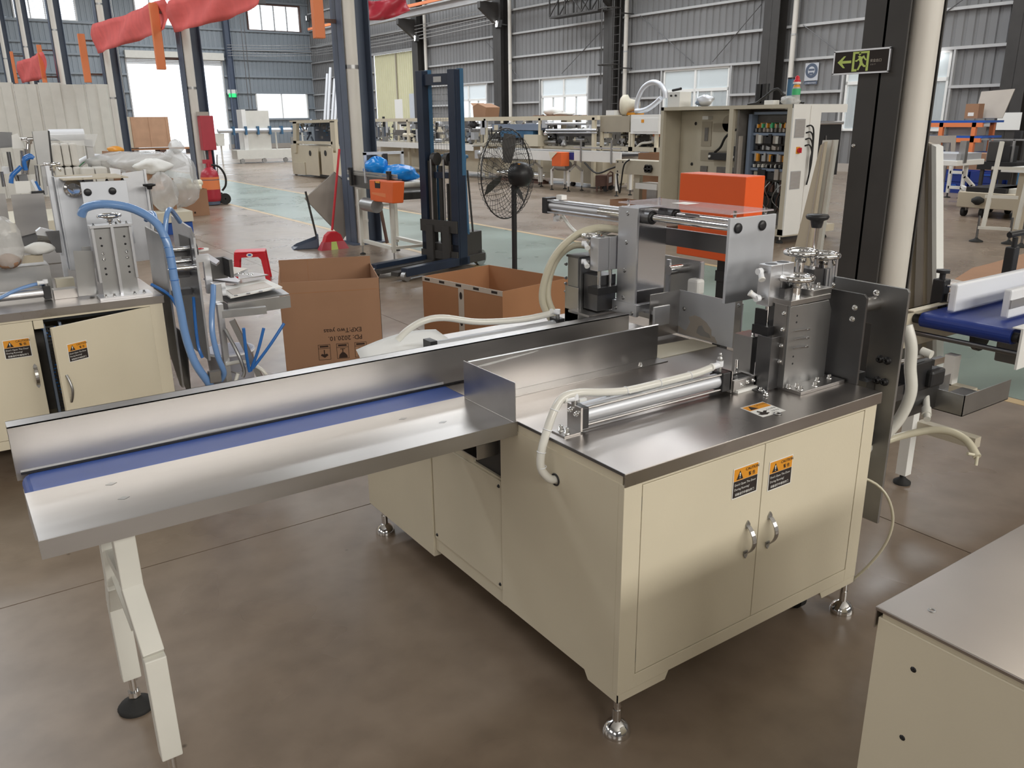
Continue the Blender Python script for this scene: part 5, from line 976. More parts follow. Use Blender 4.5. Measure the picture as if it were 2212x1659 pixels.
ob('push_handle', MB().tube([(.14, .20, .45), (.16, .21, 1.22), (.22, .20, 1.30), (.26, .12, 1.30), (.26, -.12, 1.30), (.22, -.20, 1.30), (.16, -.21, 1.22), (.17, -.23, .40)], .02, 10, 4), 'bluel', SK, label='bent blue push handle'); ob('release_lever', MB().cyl((.30, -.22, .15), (.20, -.22, 1.15), .012, 8), 'charcoal', SK)

# ---------------- industrial fan seen from behind
FN = thing('pedestal_fan', 'black industrial pedestal fan with a wire guard seen from behind', 'fan', (4.42, 6.52, 0), math.atan2(.37, .93))
cz = 1.235; Rf = .405
def guard(sign, hub):
    mb = MB(); n = 44
    for i in range(n):
        a = 2*math.pi*i/n; tw_ = .35
        mb.tube([(math.cos(a+tw_*(1-t))*(hub+(Rf-hub)*t), sign*.13*math.sqrt(max(0, 1-t**2.4)), cz+math.sin(a+tw_*(1-t))*(hub+(Rf-hub)*t)) for t in (0, .25, .5, .75, .92, 1)], .0022, 4, 1, False)
    for t in (.3, .55, .8): mb.torus((0, sign*.13*math.sqrt(1-t**2.4), cz), hub+(Rf-hub)*t, .002, (0, 1, 0), 36, 4)
    return mb
ob('rear_guard', guard(-1, .10), 'black', FN, kind='stuff'); ob('front_guard', guard(1, .06), 'black', FN, kind='stuff'); ob('guard_rim', MB().torus((0, 0, cz), Rf, .006, (0, 1, 0), 44, 6), 'black', FN)
ob('motor', MB().lathe([(.02, -.20), (.07, -.19), (.105, -.15), (.115, -.09), (.10, -.02), (.04, .02)], (0, -.06, cz), (0, 1, 0), 22), 'black', FN)
ob('motor_badge', MB().box(-.06, .06, -.185, -.165, cz+.075, cz+.10), 'amber', FN); ob('badge_print', MB().box(0, .058, -.1865, -.185, cz+.08, cz+.097), 'whitep', FN)
for k in range(3):
    a = R(80+120*k); ca, sa = math.cos(a), math.sin(a); c_ = []
    for t, w, tz in ((.10, .035, .02), (.25, .06, .035), (.36, .05, .03)): c_ += [(ca*t-sa*w, tz, cz+sa*t+ca*w), (ca*t+sa*w, -tz, cz+sa*t-ca*w)]
    b_ = ob('blade', MB().add(c_, [(0, 1, 3, 2), (2, 3, 5, 4)]), 'charcoal', FN); b_.modifiers.new('t', 'SOLIDIFY').thickness = .004
ob('pole', MB().cyl((0, -.08, .04), (0, -.08, 1.12), .025, 14), 'black', FN); ob('upper_pole', MB().cyl((0, -.08, .95), (0, -.08, 1.14), .018, 12), 'charcoal', FN); ob('yoke', MB().bar((0, -.08, 1.10), (0, -.14, cz-.06), .05), 'black', FN); ob('base', MB().lathe([(.26, 0), (.27, .01), (.25, .03), (.06, .05), (.04, .07)], (0, -.08, 0), n=28), 'black', FN)

# ---------------- exit sign on the near column
EX = org(thing('exit_sign', 'dark glow exit sign with a running figure and left arrow', 'sign', (5.045, 3.38, 1.975)))
EM = frame3((5.040, 3.578, 1.975), (0, -1, 0), (0, 0, 1))
ob('panel', MB().box(0, .393, 0, .140, 0, .010).tf(EM), 'ink', EX); ob('frame', MB().box(-.004, .397, -.004, .006, -.004, .012).box(-.004, .397, .134, .144, -.004, .012).box(-.004, .006, 0, .14, -.004, .012).box(.387, .397, 0, .14, -.004, .012).tf(EM), 'alu', EX)
def ex(poly, m='lime', h=.0108): return MB().prism(poly, 'z', .010, h).tf(EM)
ob('arrow', ex([(.028, .072), (.072, .108), (.086, .108), (.062, .080), (.128, .080), (.128, .064), (.062, .064), (.086, .036), (.072, .036)]), 'lime', EX)
ob('door_symbol', MB().box(.136, .152, .012, .130, .010, .0108).box(.236, .252, .012, .130, .010, .0108).box(.152, .236, .118, .130, .010, .0108).box(.152, .172, .012, .026, .010, .0108).tf(EM), 'lime', EX)
ob('running_figure', ex([(.172, .100), (.184, .106), (.200, .098), (.216, .106), (.224, .092), (.236, .080), (.231, .074), (.218, .084), (.212, .092), (.205, .080), (.212, .060), (.226, .046), (.240, .046), (.240, .036), (.220, .036), (.206, .048), (.196, .040), (.186, .018), (.174, .020), (.188, .050), (.190, .066), (.182, .080), (.168, .070), (.156, .072), (.158, .080), (.168, .080), (.182, .092)]), 'lime', EX); ob('figure_head', MB().cyl((.186, .117, .010), (.186, .117, .0108), .009, 14).tf(EM), 'lime', EX)
text('lettering', '安全出口', .020, EM @ Matrix.Translation((.262, .064, .0112)), 'board', EX, bold=.01); text('lettering', 'E X I T', .012, EM @ Matrix.Translation((.268, .044, .0112)), 'board', EX)
for x in (.06, .33): ob('standoff', MB().cyl((x, .07, -.012), (x, .07, 0), .006, 8).tf(EM), 'gsteel', EX)
org(None)
# ================================================================== LEFT REAR: partition, stores, red units
PY = 24.0; zt = gy(100, 178, PY).z; xr = gy(243, 250, PY).x
pw = thing('partition_screen', 'tall grey white partition of ribbed sheets behind the left machines', 'partition', ((xr-9)/2, PY, 0))
x = xr; k = 0
while x > -7:
    w = .52; lx = x-(xr-9)/2; dz = random.uniform(-.05, .02)
    p = ob('sheet', MB().prism([(lx-w, 0), (lx-w*.55, 0), (lx-w*.5, -.045), (lx-w*.12, -.045), (lx-w*.06, 0), (lx-.004, 0), (lx-.004, .006), (lx-w, .006)], 'z', 0, zt+dz), 'offwhite', pw); x -= w; k += 1
for z in (.3, zt*.5, zt-.2): ob('rail', MB().box(xr-9-(xr-9)/2-2, xr-(xr-9)/2, .006, .06, z, z+.06), 'purlin', pw)
for xx in (-6, -3, 0, 3): ob('prop', MB().bar((xx, .06, zt*.8), (xx, 1.1, 0), .05), 'purlin', pw)
# low platform with packing stores
PF = thing('storage_platform', 'low cream platform on blue feet loaded with packing stores', 'platform', (1.9, 15.0, 0))
ob('deck', MB().box(-2.6, 1.52, -.9, 1.1, .20, .36), 'vinyl', PF); 
for xx in (-2.2, -.4, 1.1):
    for yy in (-.8, .8): ob('foot', MB().box(xx, xx+.42, yy, yy+.2, 0, .20), 'blue', PF)
def boxat(name, lab, cat, px, Y, dep, m, z0, group=None, bev=.01, top=None):
    """box whose front covers px=(x0,ytop,x1) at distance Y, standing on z0"""
    a = gy(px[0], px[1], Y); b = gy(px[2], px[1], Y)
    o = thing(name, lab, cat, ((a.x+b.x)/2, Y, z0), 0, group); h = (top or a.z)-z0; w = b.x-a.x
    return o, w, h
Ym = 14.5
FB = [((110, 309, 168), 15.1, 2), ((118, 335, 178), 14.7, 1)]
o, w, h = boxat('foam_stack', 'tall stack of shrink-wrapped white foam blocks on the platform', 'foam', (112, 309, 166), 15.2, .5, 'foam', .36)
n = 3; 
for i in range(n):
    for j in range(3): ob('foam_block', MB().box(-w/2+j*w/3+.004, -w/2+(j+1)*w/3-.004, .0, .5, i*h/n, (i+1)*h/n-.008), 'foam', o, .03)
for lab, px, Y, m, cols, rows in (('low row of grey foam blocks beside the tall foam stack', (176, 362, 232), 14.9, 'foam', 2, 2), ('block of cream foam pads in front of the green hose coil', (196, 345, 240), 15.4, 'foam', 2, 3)):
    o, w, h = boxat('foam_stack', lab, 'foam', px, Y, .4, m, .36)
    for i in range(rows):
        for j in range(cols): ob('foam_block', MB().box(-w/2+j*w/cols+.004, -w/2+(j+1)*w/cols-.004, 0, .4, i*h/rows, (i+1)*h/rows-.006), m, o, .025)
# rolled film on top, hose coil, cartons, bags
def onY(x, y, Y): return gy(x, y, Y)
r0 = onY(105, 292, 15.6); r1 = onY(180, 290, 15.6)
fr = thing('film_roll', 'long roll of clear white film lying over the foam stacks', 'roll', ((r0.x+r1.x)/2, 15.55, r0.z-.09)); ob('roll', MB().cyl((-(r1.x-r0.x)/2, 0, .09), ((r1.x-r0.x)/2, 0, .09), .09, 16), 'hdpe', fr); ob('loose_end', MB().add([(-.3, -.09, .09), (.45, -.09, .10), (.35, -.16, -.10), (0, -.14, -.06)], [(0, 1, 2, 3)]), 'polybag', fr)
ob('roll_cradle', MB().box(-.35, -.25, -.08, .08, -(r0.z-.09)+.36, .012).box(.25, .35, -.08, .08, -(r0.z-.09)+.36, .012), 'gsteel', fr)
hc_ = thing('hose_coil', 'coil of green striped hose behind the foam pads', 'hose', (onY(208, 345, 16.0).x, 16.0, .36)); 
for k in range(4): ob('turn', MB().torus((0, k*.05, .42), .42-.02*k, .035, (0, 1, 0), 32, 8), 'greenp' if k == 1 else 'hdpe', hc_)
o, w, h = boxat('cardboard_box', 'dented brown carton of yellow scraps tilted on the heap', 'box', (232, 318, 272), 16.0, .4, 'card', .36); o.rotation_euler = (0, R(4), R(12)); ob('body', MB().box(-w/2, w/2, 0, .45, 0, h*.92), 'card', o); ob('contents', blob((0, .2, h*.94), (w*.42, .2, .07), 5), 'amber', o)
o, w, h = boxat('cardboard_box', 'half collapsed brown carton under white film on the platform', 'box', (300, 372, 372), 14.6, .5, 'card', .36); ob('body', MB().prism([(-w/2, 0), (w/2, 0), (w/2, h*.8), (w*.1, h), (-w/2, h*.9)], 'y', 0, .6), 'card', o); ob('flap', MB().add([(-w/2, 0, h*.9), (w*.1, 0, h), (w*.15, -.12, h*.55), (-w*.45, -.1, h*.5)], [(0, 1, 2, 3)]), 'wood', o)
for i, (lab, x, y, Y, r, m, zz) in enumerate((('heap of clear white film over the brown carton', 318, 350, 15.0, (.55, .35, .16), 'polybag', None), ('white film bundle beside the green hose coil', 262, 350, 15.5, (.50, .30, .16), 'polybag', None), ('crumpled white paper on the film heap', 330, 360, 14.6, (.26, .2, .12), 'paper', None), ('tall clear plastic bag with a knotted top on the platform', 385, 410, 14.9, (.34, .26, .46), 'polybag', .36), ('small bag of offcuts beside the knotted plastic bag', 352, 415, 14.4, (.22, .18, .30), 'polybag', .36))):
    p = onY(x, y, Y); z = zz if zz is not None else p.z-r[2]; b_ = thing('film_bag' if m == 'polybag' else 'paper_wad', lab, 'bag' if m == 'polybag' else 'paper', (p.x, Y, z)); ob('film', blob((0, 0, r[2]), r, 30+i, 18, 11, .35), m, b_)
    if i == 3: ob('knot', blob((.05, 0, r[2]*2+.06), (.11, .1, .12), 77, sq=.3), 'polybag', b_)
# carton of rolls on the floor
CR = carton('cardboard_box', 'brown carton on the floor heaped with cream paper rolls', (3.78, 16.75, 0), R(6), .62, .5, .50, 'card')
for k in range(3): ob('handling_mark', MB().box(.20+.06*k, .235+.06*k, -.001, 0, .05, .085), 'brownink', CR)
for k, (x, y, z, a) in enumerate(((.12, .1, .53, 0), (.30, .08, .54, .3), (.48, .12, .52, -.2), (.2, .28, .55, .6), (.42, .3, .54, 1.1), (.3, .18, .63, .2), (.52, .25, .60, .5))):
    c = thing('paper_roll', 'cream paper roll heaped in the brown floor carton', 'roll', (3.78+x, 16.8+y, z), a, 'paper rolls in the floor carton'); ob('roll', MB().cyl((-.07, 0, 0), (.07, 0, 0), .065, 16), 'roll', c); ob('core', MB().cyl((-.072, 0, 0), (.072, 0, 0), .018, 10), 'card', c)
b_ = thing('film_bag', 'clear bag of offcuts lying on the carton of paper rolls', 'bag', (3.93, 16.95, .52)); ob('film', blob((0, 0, .08), (.20, .18, .13), 61, 18, 11, .3), 'polybag', b_)
# wheeled extinguisher and red electric box by the column
FX = thing('wheeled_extinguisher', 'red wheeled fire extinguisher with an orange label and black hose', 'extinguisher', (5.02, 18.85, 0))
ob('tank', MB().lathe([(.10, .06), (.17, .09), (.19, .16), (.19, .62), (.16, .72), (.08, .78), (.05, .80)], (0, 0, 0), n=26), 'redp', FX); ob('base_ring', MB().cyl((0, 0, .02), (0, 0, .12), .16, 24), 'slate', FX); ob('label', MB().lathe([(.1915, .34), (.1915, .60)], (-.002, -.004, 0), n=26), 'orail', FX); ob('label_band', MB().lathe([(.1925, .535), (.1925, .55)], (-.002, -.004, 0), n=26), 'slate', FX)
ob('valve', MB().cyl((0, 0, .78), (0, 0, .92), .05, 12).box(-.11, .05, -.04, .04, .88, .96), 'redp', FX); ob('hose', MB().tube([(.05, -.05, .85), (.20, -.1, .80), (.30, -.1, .62), (.30, -.08, .42), (.22, -.05, .30)], .022, 8, 5), 'rubber', FX)
for s in (-.02, .42): ob('wheel', MB().cyl((.27, s-.03, .12), (.27, s+.03, .12), .12, 20), 'rubber', FX)
ob('axle', MB().cyl((.27, -.05, .12), (.27, .45, .12), .015, 8).bar((.17, 0, .12), (.27, 0, .12), .04), 'gsteel', FX); ob('push_bar', MB().tube([(.18, .1, .2), (.22, .1, .9), (.24, .1, 1.05)], .014, 8, 3), 'gsteel', FX)
e0 = onY(438, 325, 19.0); e1 = onY(460, 325, 19.0); e2 = onY(438, 250, 19.0)
EB = thing('electric_box', 'red electric box on a stand against the column by the extinguisher', 'cabinet', (e0.x+.02, 19.0, 0)); ob('case', MB().box(0, max(.28, e1.x-e0.x), 0, .22, e0.z, e2.z), 'redp', EB, .008); ob('top_cap', MB().box(-.02, .2, .02, .2, e2.z, e2.z+.08), 'board', EB); ob('stand', MB().box(.12, .18, .08, .14, 0, e0.z), 'redp', EB); ob('conduit', MB().cyl((.04, .1, 0), (.04, .1, e0.z), .03, 10), 'gsteel', EB)
# plywood crate by the roller door
kx = gz(292, 334); CRT = thing('plywood_crate', 'large plywood crate on a pallet in front of the roller door', 'crate', (kx.x, kx.y, 0)); sc = kx.y/45
ob('crate', MB().box(0, 1.75*sc, 0, 1.4, .32*sc, 1.75*sc), 'wood', CRT); ob('end_board', MB().box(-.28*sc, 0, .02, 1.38, .32*sc, 1.76*sc), 'boardt', CRT)
for k in range(3): ob('batten', MB().box(.02+k*.80*sc, .12+k*.80*sc, -.03, 0, .32*sc, 1.75*sc), 'wood', CRT)
for k in range(5): ob('pallet_board', MB().box(-.45*sc, 3.1*sc, .05+k*.3, .25+k*.3, .20*sc, .27*sc), 'card2', CRT)
for k in range(3): ob('pallet_block', MB().box(-.3*sc+k*1.5*sc, 0.0+k*1.5*sc, .1, 1.4, 0, .20*sc), 'rust', CRT)
tag(ob('pry_bar', MB().bar((kx.x-.25*sc, kx.y-.25, .02), (kx.x-.55*sc, kx.y-.05, 1.5*sc), .06), 'charcoal'), 'dark bar leaning on the end of the plywood crate', 'bar')
# ---------------- far white machines by the window
def lev_leg(par, x, y, z, m='offwhite'):
    l = ob('leg', MB().box(x-.025, x+.025, y-.025, y+.025, .08, z), m, par); ob('pad', MB().lathe([(.045, 0), (.045, .012), (.012, .03), (.012, .09)], (x, y, 0), n=12), 'rubber', l); return l
g = gz(565, 352); WFm = thing('filling_line', 'pale grey machine on a wheeled frame glowing before the far window', 'machine', (g.x, g.y, 0)); S_ = g.y/36.6
ob('base_frame', MB().box(-1.0*S_, 2.3*S_, 0, .8, .18*S_, .55*S_), 'offwhite', WFm); ob('tower', MB().box(-.45*S_, .55*S_, .1, .75, .55*S_, 2.15*S_), 'offwhite', WFm); ob('tower_edge', MB().box(-.62*S_, -.45*S_, .08, .78, .55*S_, 2.2*S_), 'white', WFm); ob('pipe_rail', MB().cyl((-1.7*S_, .05, 1.35*S_), (2.2*S_, .05, 1.35*S_), .09*S_, 12), 'aluw', WFm)
for k in range(6): ob('rail_clamp', MB().box((-1.1+k*.52)*S_, (-1.02+k*.52)*S_, -.1, .15, 1.18*S_, 1.52*S_), 'bluel', WFm)
for k in range(4): ob('caster', MB().cyl(((-.8+k*.95)*S_, 0, .1*S_), ((-.8+k*.95)*S_, .08, .1*S_), .1*S_, 14), 'gsteel', WFm); ob('post', MB().box((-1.6+k*1.2)*S_, (-1.55+k*1.2)*S_, .2, .26, .5*S_ if k else 0, 1.3*S_), 'offwhite', WFm)
ob('hopper', MB().prism([(-2.0*S_, 1.25*S_), (-1.45*S_, 1.25*S_), (-1.5*S_, .75*S_), (-1.75*S_, .75*S_)], 'y', .0, .5), 'offwhite', WFm); ob('screen', MB().box(1.4*S_, 1.8*S_, 0, .05, .75*S_, 1.05*S_), 'gsteel', WFm)
# wmA
WA = org(thing('white_cabinet_machine', 'cream machine with blue internals above two small doors with round holes', 'machine', (10.25, 26.6, 0))); XA = 10.2
ob('upper_frame', polyX([(632, 263), (640, 263), (640, 330), (634, 330)], XA, .1), 'cream', WA); ob('upper_frame', polyX([(632, 260), (722, 258), (722, 264), (632, 267)], XA, .1), 'cream', WA); ob('upper_frame', polyX([(712, 262), (722, 262), (726, 330), (716, 330)], XA, .1), 'cream', WA); ob('mid_rail', polyX([(633, 304), (718, 306), (718, 312), (634, 310)], XA, .1), 'cream', WA)
ob('inner_back', MB().box(XA+.9, XA+.95, 24.9, 28.0, 1.0, 1.75), 'slate', WA); ob('lower_body', MB().box(XA+.05, XA+1.0, 24.9, 28.05, .12, .98), 'cream', WA); ob('roof', MB().box(XA+.1, XA+1.0, 24.8, 28.1, 1.70, 1.75), 'cream', WA)
for a_, b_, c_ in ((658, 690, 662), (692, 722, 695)): 
    d_ = ob('door', polyX([(a_, 318), (b_-4, 320), (b_, 380), (a_+4, 377)], XA-.12, .02), 'cream', WA); q = gx((a_+b_)/2-4, 331, XA-.125); ob('door_hole', MB().cyl((q.x-.01, q.y, q.z), (q.x, q.y, q.z), .085, 18), 'black', d_)
ob('step_box', polyX([(631, 350), (658, 351), (660, 378), (634, 376)], XA-.05, .3), 'cream', WA)
rd = random.Random(4)
for k in range(26):
    xx, yy = rd.uniform(645, 712), rd.uniform(268, 298); q = gx(xx, yy, XA+rd.uniform(.2, .8)); s = rd.uniform(.03, .14)
    ob('mechanism', MB().bc(q, (s, s*rd.uniform(.4, 2), s*rd.uniform(.3, 1.5))) if k % 2 else MB().cyl(q, q+Vector((0, rd.uniform(-.3, .3), rd.uniform(-.2, .2))), s*.3, 8), ['slate', 'bluel', 'aluw', 'dsteel', 'ebl'][k % 5], WA)
for y in (25.0, 27.9): lev_foot(WA, XA+.1, y, .14, .05, False)
org(None)
for k in range(5):
    q = hall(22.9, 50.9+.55*k); t_ = hall(23.75, 51.3+.55*k)
    tag(ob('leaning_pipe', MB().cyl((q.x, q.y, .02), (t_.x, t_.y, 5.0-.35*(k % 3)), .10, 12), 'hdpe'), 'long white plastic pipe leaning in the far corner', 'pipe', 'white pipes leaning in the far corner')

# ================================================================== BACK LINE of machines along the window wall
def clutter(par, px, X, n, seed, mats=('dsteel', 'gsteel', 'aluw', 'black', 'cream', 'chrome'), dep=.6, smin=.03, smax=.13):
    rd = random.Random(seed)
    for k in range(n):
        xx, yy = rd.uniform(px[0], px[2]), rd.uniform(px[1], px[3]); q = gx(xx, yy, X+rd.uniform(.05, dep)); s = rd.uniform(smin, smax); t = k % 4
        if t == 0: mb = MB().bc(q, (s, s*rd.uniform(.6, 2.2), s*rd.uniform(.4, 1.6)))
        elif t == 1: mb = MB().cyl(q, q+Vector((0, s*rd.uniform(1, 4), 0)), s*.3, 10)
        elif t == 2: mb = MB().cyl(q-Vector((0, 0, s)), q+Vector((0, 0, s*1.2)), s*.22, 8)
        else: mb = MB().lathe([(s*.5, -s*.3), (s*.6, 0), (s*.3, s*.4), (s*.3, s*.7)], q, n=10)
        ob('mechanism', mb, mats[rd.randrange(len(mats))], par)
BL = org(thing('assembly_line', 'long cream assembly line with a white side rail behind the stacker', 'machine', (14.6, 21.5, 0))); XB = 13.9
y0_, y1_ = gx(1290, 255, XB).y, gx(800, 260, XB).y
zt_ = gx(1100, 256, XB).z
ob('top_beam', MB().box(XB, XB+.08, y0_, y1_, zt_-.06, zt_+.05), 'cream', BL); ob('rear_beam', MB().box(XB+1.0, XB+1.08, y0_, y1_, zt_-.06, zt_+.05), 'cream', BL); ob('bed', MB().box(XB+.1, XB+1.1, y0_, y1_, .95, 1.02), 'creamd', BL); ob('lower_body', MB().box(XB+.35, XB+1.1, gx(1215, 380, XB).y+.1, y1_, .15, .95), 'cream', BL)
for xpx in (806, 880, 1047, 1165, 1281):
    yy = gx(xpx, 280, XB).y
    for dx in (0, 1.0): ob('post', MB().box(XB+dx, XB+dx+.08, yy-.05, yy+.05, .05, zt_), 'cream', BL)
ob('infeed_rail', MB().box(XB-.25, XB-.2, gx(1035, 320, XB).y, y1_, .82, 1.0), 'white', BL); ob('infeed_bed', MB().box(XB-.24, XB+.1, gx(1035, 320, XB).y, y1_, .94, .96), 'gsteel', BL)
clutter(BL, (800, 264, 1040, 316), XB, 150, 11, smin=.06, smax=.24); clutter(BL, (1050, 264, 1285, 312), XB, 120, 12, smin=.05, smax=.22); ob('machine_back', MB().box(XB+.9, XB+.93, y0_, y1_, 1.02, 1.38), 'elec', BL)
for k in range(2): q = gx(820+k*14, 285, XB+.2); ob('drum', MB().cyl(q-Vector((0, 0, .18)), q+Vector((0, 0, .18)), .15, 16), 'chrome', BL)
ob('grey_cover', MB().box(XB+.02, XB+.3, gx(1168, 290, XB).y, gx(1062, 290, XB).y, 1.42, 1.58), 'ebl', BL); ob('blue_cover', MB().box(XB+.02, XB+.3, gx(1150, 300, XB).y, gx(1080, 300, XB).y, 1.22, 1.40), 'bluel', BL); ob('white_case', MB().box(XB-.1, XB+.25, gx(1168, 300, XB).y, gx(1138, 300, XB).y, gx(1150, 316, XB-.1).z, gx(1150, 291, XB-.1).z), 'cream', BL)
for xa, xb, yy, r in ((1180, 1268, 267, .04), (1180, 1290, 281, .035), (1180, 1290, 287, .02)): ob('cross_shaft', MB().cyl(gx(xa, yy, XB), gx(xb, yy, XB), r, 10), 'alu', BL)
ob('dark_guard', MB().box(XB+.1, XB+.15, gx(1285, 295, XB).y, gx(1180, 295, XB).y, 1.28, 1.46), 'dsteel', BL)
for xpx in (1092, 1033): 
    q = gx(xpx, 345, XB-.3); mt_ = ob('drive_motor', MB().cyl((XB-.1, q.y-.25, .72), (XB-.1, q.y+.15, .72), .13, 16), 'gsteel', BL); ob('gearbox', MB().bc((XB-.1, q.y+.25, .72), (.2, .2, .24)), 'aluw', mt_)
for xpx in (806, 870, 1040, 1165): lev_leg(BL, XB-.2, gx(xpx, 330, XB-.2).y, .95)
for k in range(4): ob('sheet_tag', MB().box(XB-.03, XB-.02, gx([912, 1044, 1178, 1048][k], 270, XB).y-.12, gx([912, 1044, 1178, 1048][k], 270, XB).y+.12, zt_-.45 if k < 2 else zt_-.25, zt_-.05), 'aluw', BL)
org(None)
# things on the line's top beam
for lab, px, m, dd in (('crushed grey brown carton standing open on the assembly line', (1025, 224, 1050), 'card', .5), ('white bundle wrapped in paper on the assembly line', (1168, 232, 1195), 'paper', .4), ('wide pale bundle of wrapped goods beside the paper bundle', (1190, 243, 1222), 'foam', .4)):
    a = gx(px[0], px[1], XB+.3); b = gx(px[2], px[1], XB+.3); o = thing('carton' if m == 'card' else 'wrapped_bundle', lab, 'box' if m == 'card' else 'bundle', (XB+.5, (a.y+b.y)/2, zt_+.05)); ww = a.y-b.y; hh_ = a.z-zt_-.05
    if m == 'card': ob('body', MB().prism([(-ww/2, 0), (ww/2, 0), (ww*.55, hh_*.8), (ww*.1, hh_), (-ww*.6, hh_*.7)], 'x', -.25, .25), m, o); ob('flap', MB().add([(-.25, ww*.5, hh_*.8), (.25, ww*.5, hh_*.8), (.25, ww*.75, hh_*1.05), (-.25, ww*.75, hh_*1.05)], [(0, 1, 2, 3)]), m, o)
    else: ob('wrap', blob((0, 0, hh_/2), (.25, ww/2, hh_/2), int(ww*100), 16, 10, .18, .0), m, o); ob('tray', MB().box(-.5, .58, -ww*.4, ww*.4, 0, .02), 'card', o)
# pale signs on the yellow door side
for lab, x, y in (('white paper sheet fixed on a stand before the yellow door', 862, 250), ('pale blue poster on the yellow door', 892, 232)):
    q = bxp(x, y, XW-.08 if x > 880 else 20.); p = hall(q.x, q.y, q.z); o = thing('poster', lab, 'poster', p, BROT); ob('sheet', MB().box(0, .01, -.38, .38, -.75, .75), 'whitep' if x < 880 else 'aluw', o)
    if x < 880: ob('stand', MB().box(.01, .05, -.03, .03, -q.z, .7), 'gsteel', o)
# outfeed conveyor in front of the line
OC = org(thing('outfeed_conveyor', 'long white sided outfeed conveyor with splayed legs and an orange cover', 'conveyor', (13.0, 16.8, 0))); XO = 12.9
a = gx(1118, 335, XO); b = gx(1228, 335, XO); c = gx(1240, 335, XO); d = gx(1341, 335, XO); zt2 = gx(1170, 326, XO).z; zb2 = gx(1170, 346, XO).z
e = gx(1040, 340, XO)
ob('side_rail', MB().box(XO, XO+.03, b.y, e.y, zb2, zt2), 'white', OC); ob('side_rail', MB().box(XO, XO+.03, d.y, c.y, zb2+.03, zt2+.03), 'white', OC); ob('belt', MB().box(XO+.03, XO+.55, d.y, e.y, zt2-.06, zt2-.01), 'dsteel', OC); ob('far_rail', MB().box(XO+.55, XO+.58, d.y, e.y, zb2, zt2+.02), 'white', OC); ob('blue_section', MB().box(XO-.005, XO+.02, c.y, b.y, zb2+.05, zt2-.01), 'beltd', OC)
for xpx in (1190, 1226, 1140, 1330):
    q = gz(xpx, 410 if xpx < 1300 else 420); yy = gx(xpx, 400, XO+.05).y
    l = ob('splayed_leg', MB().bar((XO+.28, yy, zb2), (XO+.28, yy, .62), .05).bar((XO+.28, yy, .64), (XO+.08, yy, .48), .05).bar((XO+.08, yy, .50), (XO+.08, yy, .12), .05), 'white', OC); ob('pad', MB().lathe([(.05, 0), (.05, .012), (.012, .03), (.012, .14)], (XO+.08, yy, 0), n=12), 'rubber', l)
    ob('far_leg', MB().bar((XO+.30, yy, .62), (XO+.5, yy, .48), .05).bar((XO+.5, yy, .50), (XO+.5, yy, .12), .05), 'white', l); ob('far_pad', MB().lathe([(.05, 0), (.05, .012), (.012, .03), (.012, .14)], (XO+.5, yy, 0), n=12), 'rubber', l)
q = gx(1206, 348, XO-.2); ob('orange_cover', MB().box(XO-.25, XO, q.y-.18, q.y+.20, q.z-.12, zt2+.0), 'oranged', OC, .01); ob('paper_scrap', MB().prism([(q.y-.05, zt2), (q.y+.30, zt2), (q.y+.22, zt2-.18), (q.y+.08, zt2-.08)], 'x', XO-.27, XO-.26), 'roll', OC); ob('motor', MB().cyl((XO+.2, q.y+.1, zb2-.12), (XO+.2, q.y+.55, zb2-.12), .12, 16), 'gsteel', OC)
for xpx in (1256, 1322): yy = gx(xpx, 320, XO).y; ob('guide_post', MB().box(XO-.03, XO, yy-.02, yy+.02, zb2, zt2+.30), 'gsteel', OC)
ob('guide_rail', MB().box(XO-.02, XO+.01, d.y, c.y, zt2+.10, zt2+.13), 'alu', OC); ob('hanging_cable', MB().tube([(XO, c.y-.4, zb2), (XO-.05, c.y-.9, zb2-.22), (XO-.05, c.y-1.4, zb2-.1), (XO, c.y-1.7, zb2)], .02, 8, 5), 'cable', OC)
org(None)
# cream base cabinets under the line
o = thing('base_cabinet', 'cream base cabinet on black castors under the outfeed conveyor', 'cabinet', (XB+.3, gx(1255, 380, XB).y, 0)); ww = (gx(1222, 370, XB).y-gx(1300, 370, XB).y)/2
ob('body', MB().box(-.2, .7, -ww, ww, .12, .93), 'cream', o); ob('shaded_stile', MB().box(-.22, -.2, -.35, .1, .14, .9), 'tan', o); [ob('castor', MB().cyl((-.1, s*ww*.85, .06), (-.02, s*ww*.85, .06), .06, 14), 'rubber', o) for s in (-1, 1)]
# cream hood + white cabinet unit with blower
HM = org(thing('hooded_machine', 'cream hooded unit and white cabinet on posts with a brown blower on top', 'machine', (14.4, 15.6, 0))); XH = 14.05
def bX(nm, x0, y0, x1, y1, X, t, m, par, **k):
    a = gx(x0, y1, X); b = gx(x1, y0, X); return ob(nm, MB().box(X, X+t, b.y, a.y, a.z, b.z), m, par, **k)
bX('hood', 1296, 250, 1360, 285, XH, .8, 'tan', HM); bX('white_cabinet', 1362, 247, 1424, 289, XH-.02, .8, 'white', HM); bX('cabinet_door', 1367, 255, 1422, 284, XH-.03, .01, 'white', HM); bX('door_sticker', 1385, 258, 1391, 265, XH-.035, .005, 'amber', HM)
for xpx in (1298, 1360, 1364, 1416): yy = gx(xpx, 300, XH).y; ob('post', MB().box(XH, XH+.07, yy-.04, yy+.04, .05, gx(1330, 285, XH).z), 'cream', HM); ob('rear_post', MB().box(XH+.7, XH+.77, yy-.04, yy+.04, .05, gx(1330, 285, XH).z), 'cream', HM)
ob('deck', MB().box(XH, XH+.8, gx(1424, 330, XH).y, gx(1296, 330, XH).y, .95, 1.05), 'creamd', HM); clutter(HM, (1300, 290, 1420, 325), XH, 60, 21); ob('back_shadow', MB().box(XH+.78, XH+.8, gx(1424, 330, XH).y, gx(1296, 330, XH).y, 1.05, 1.75), 'elec', HM)
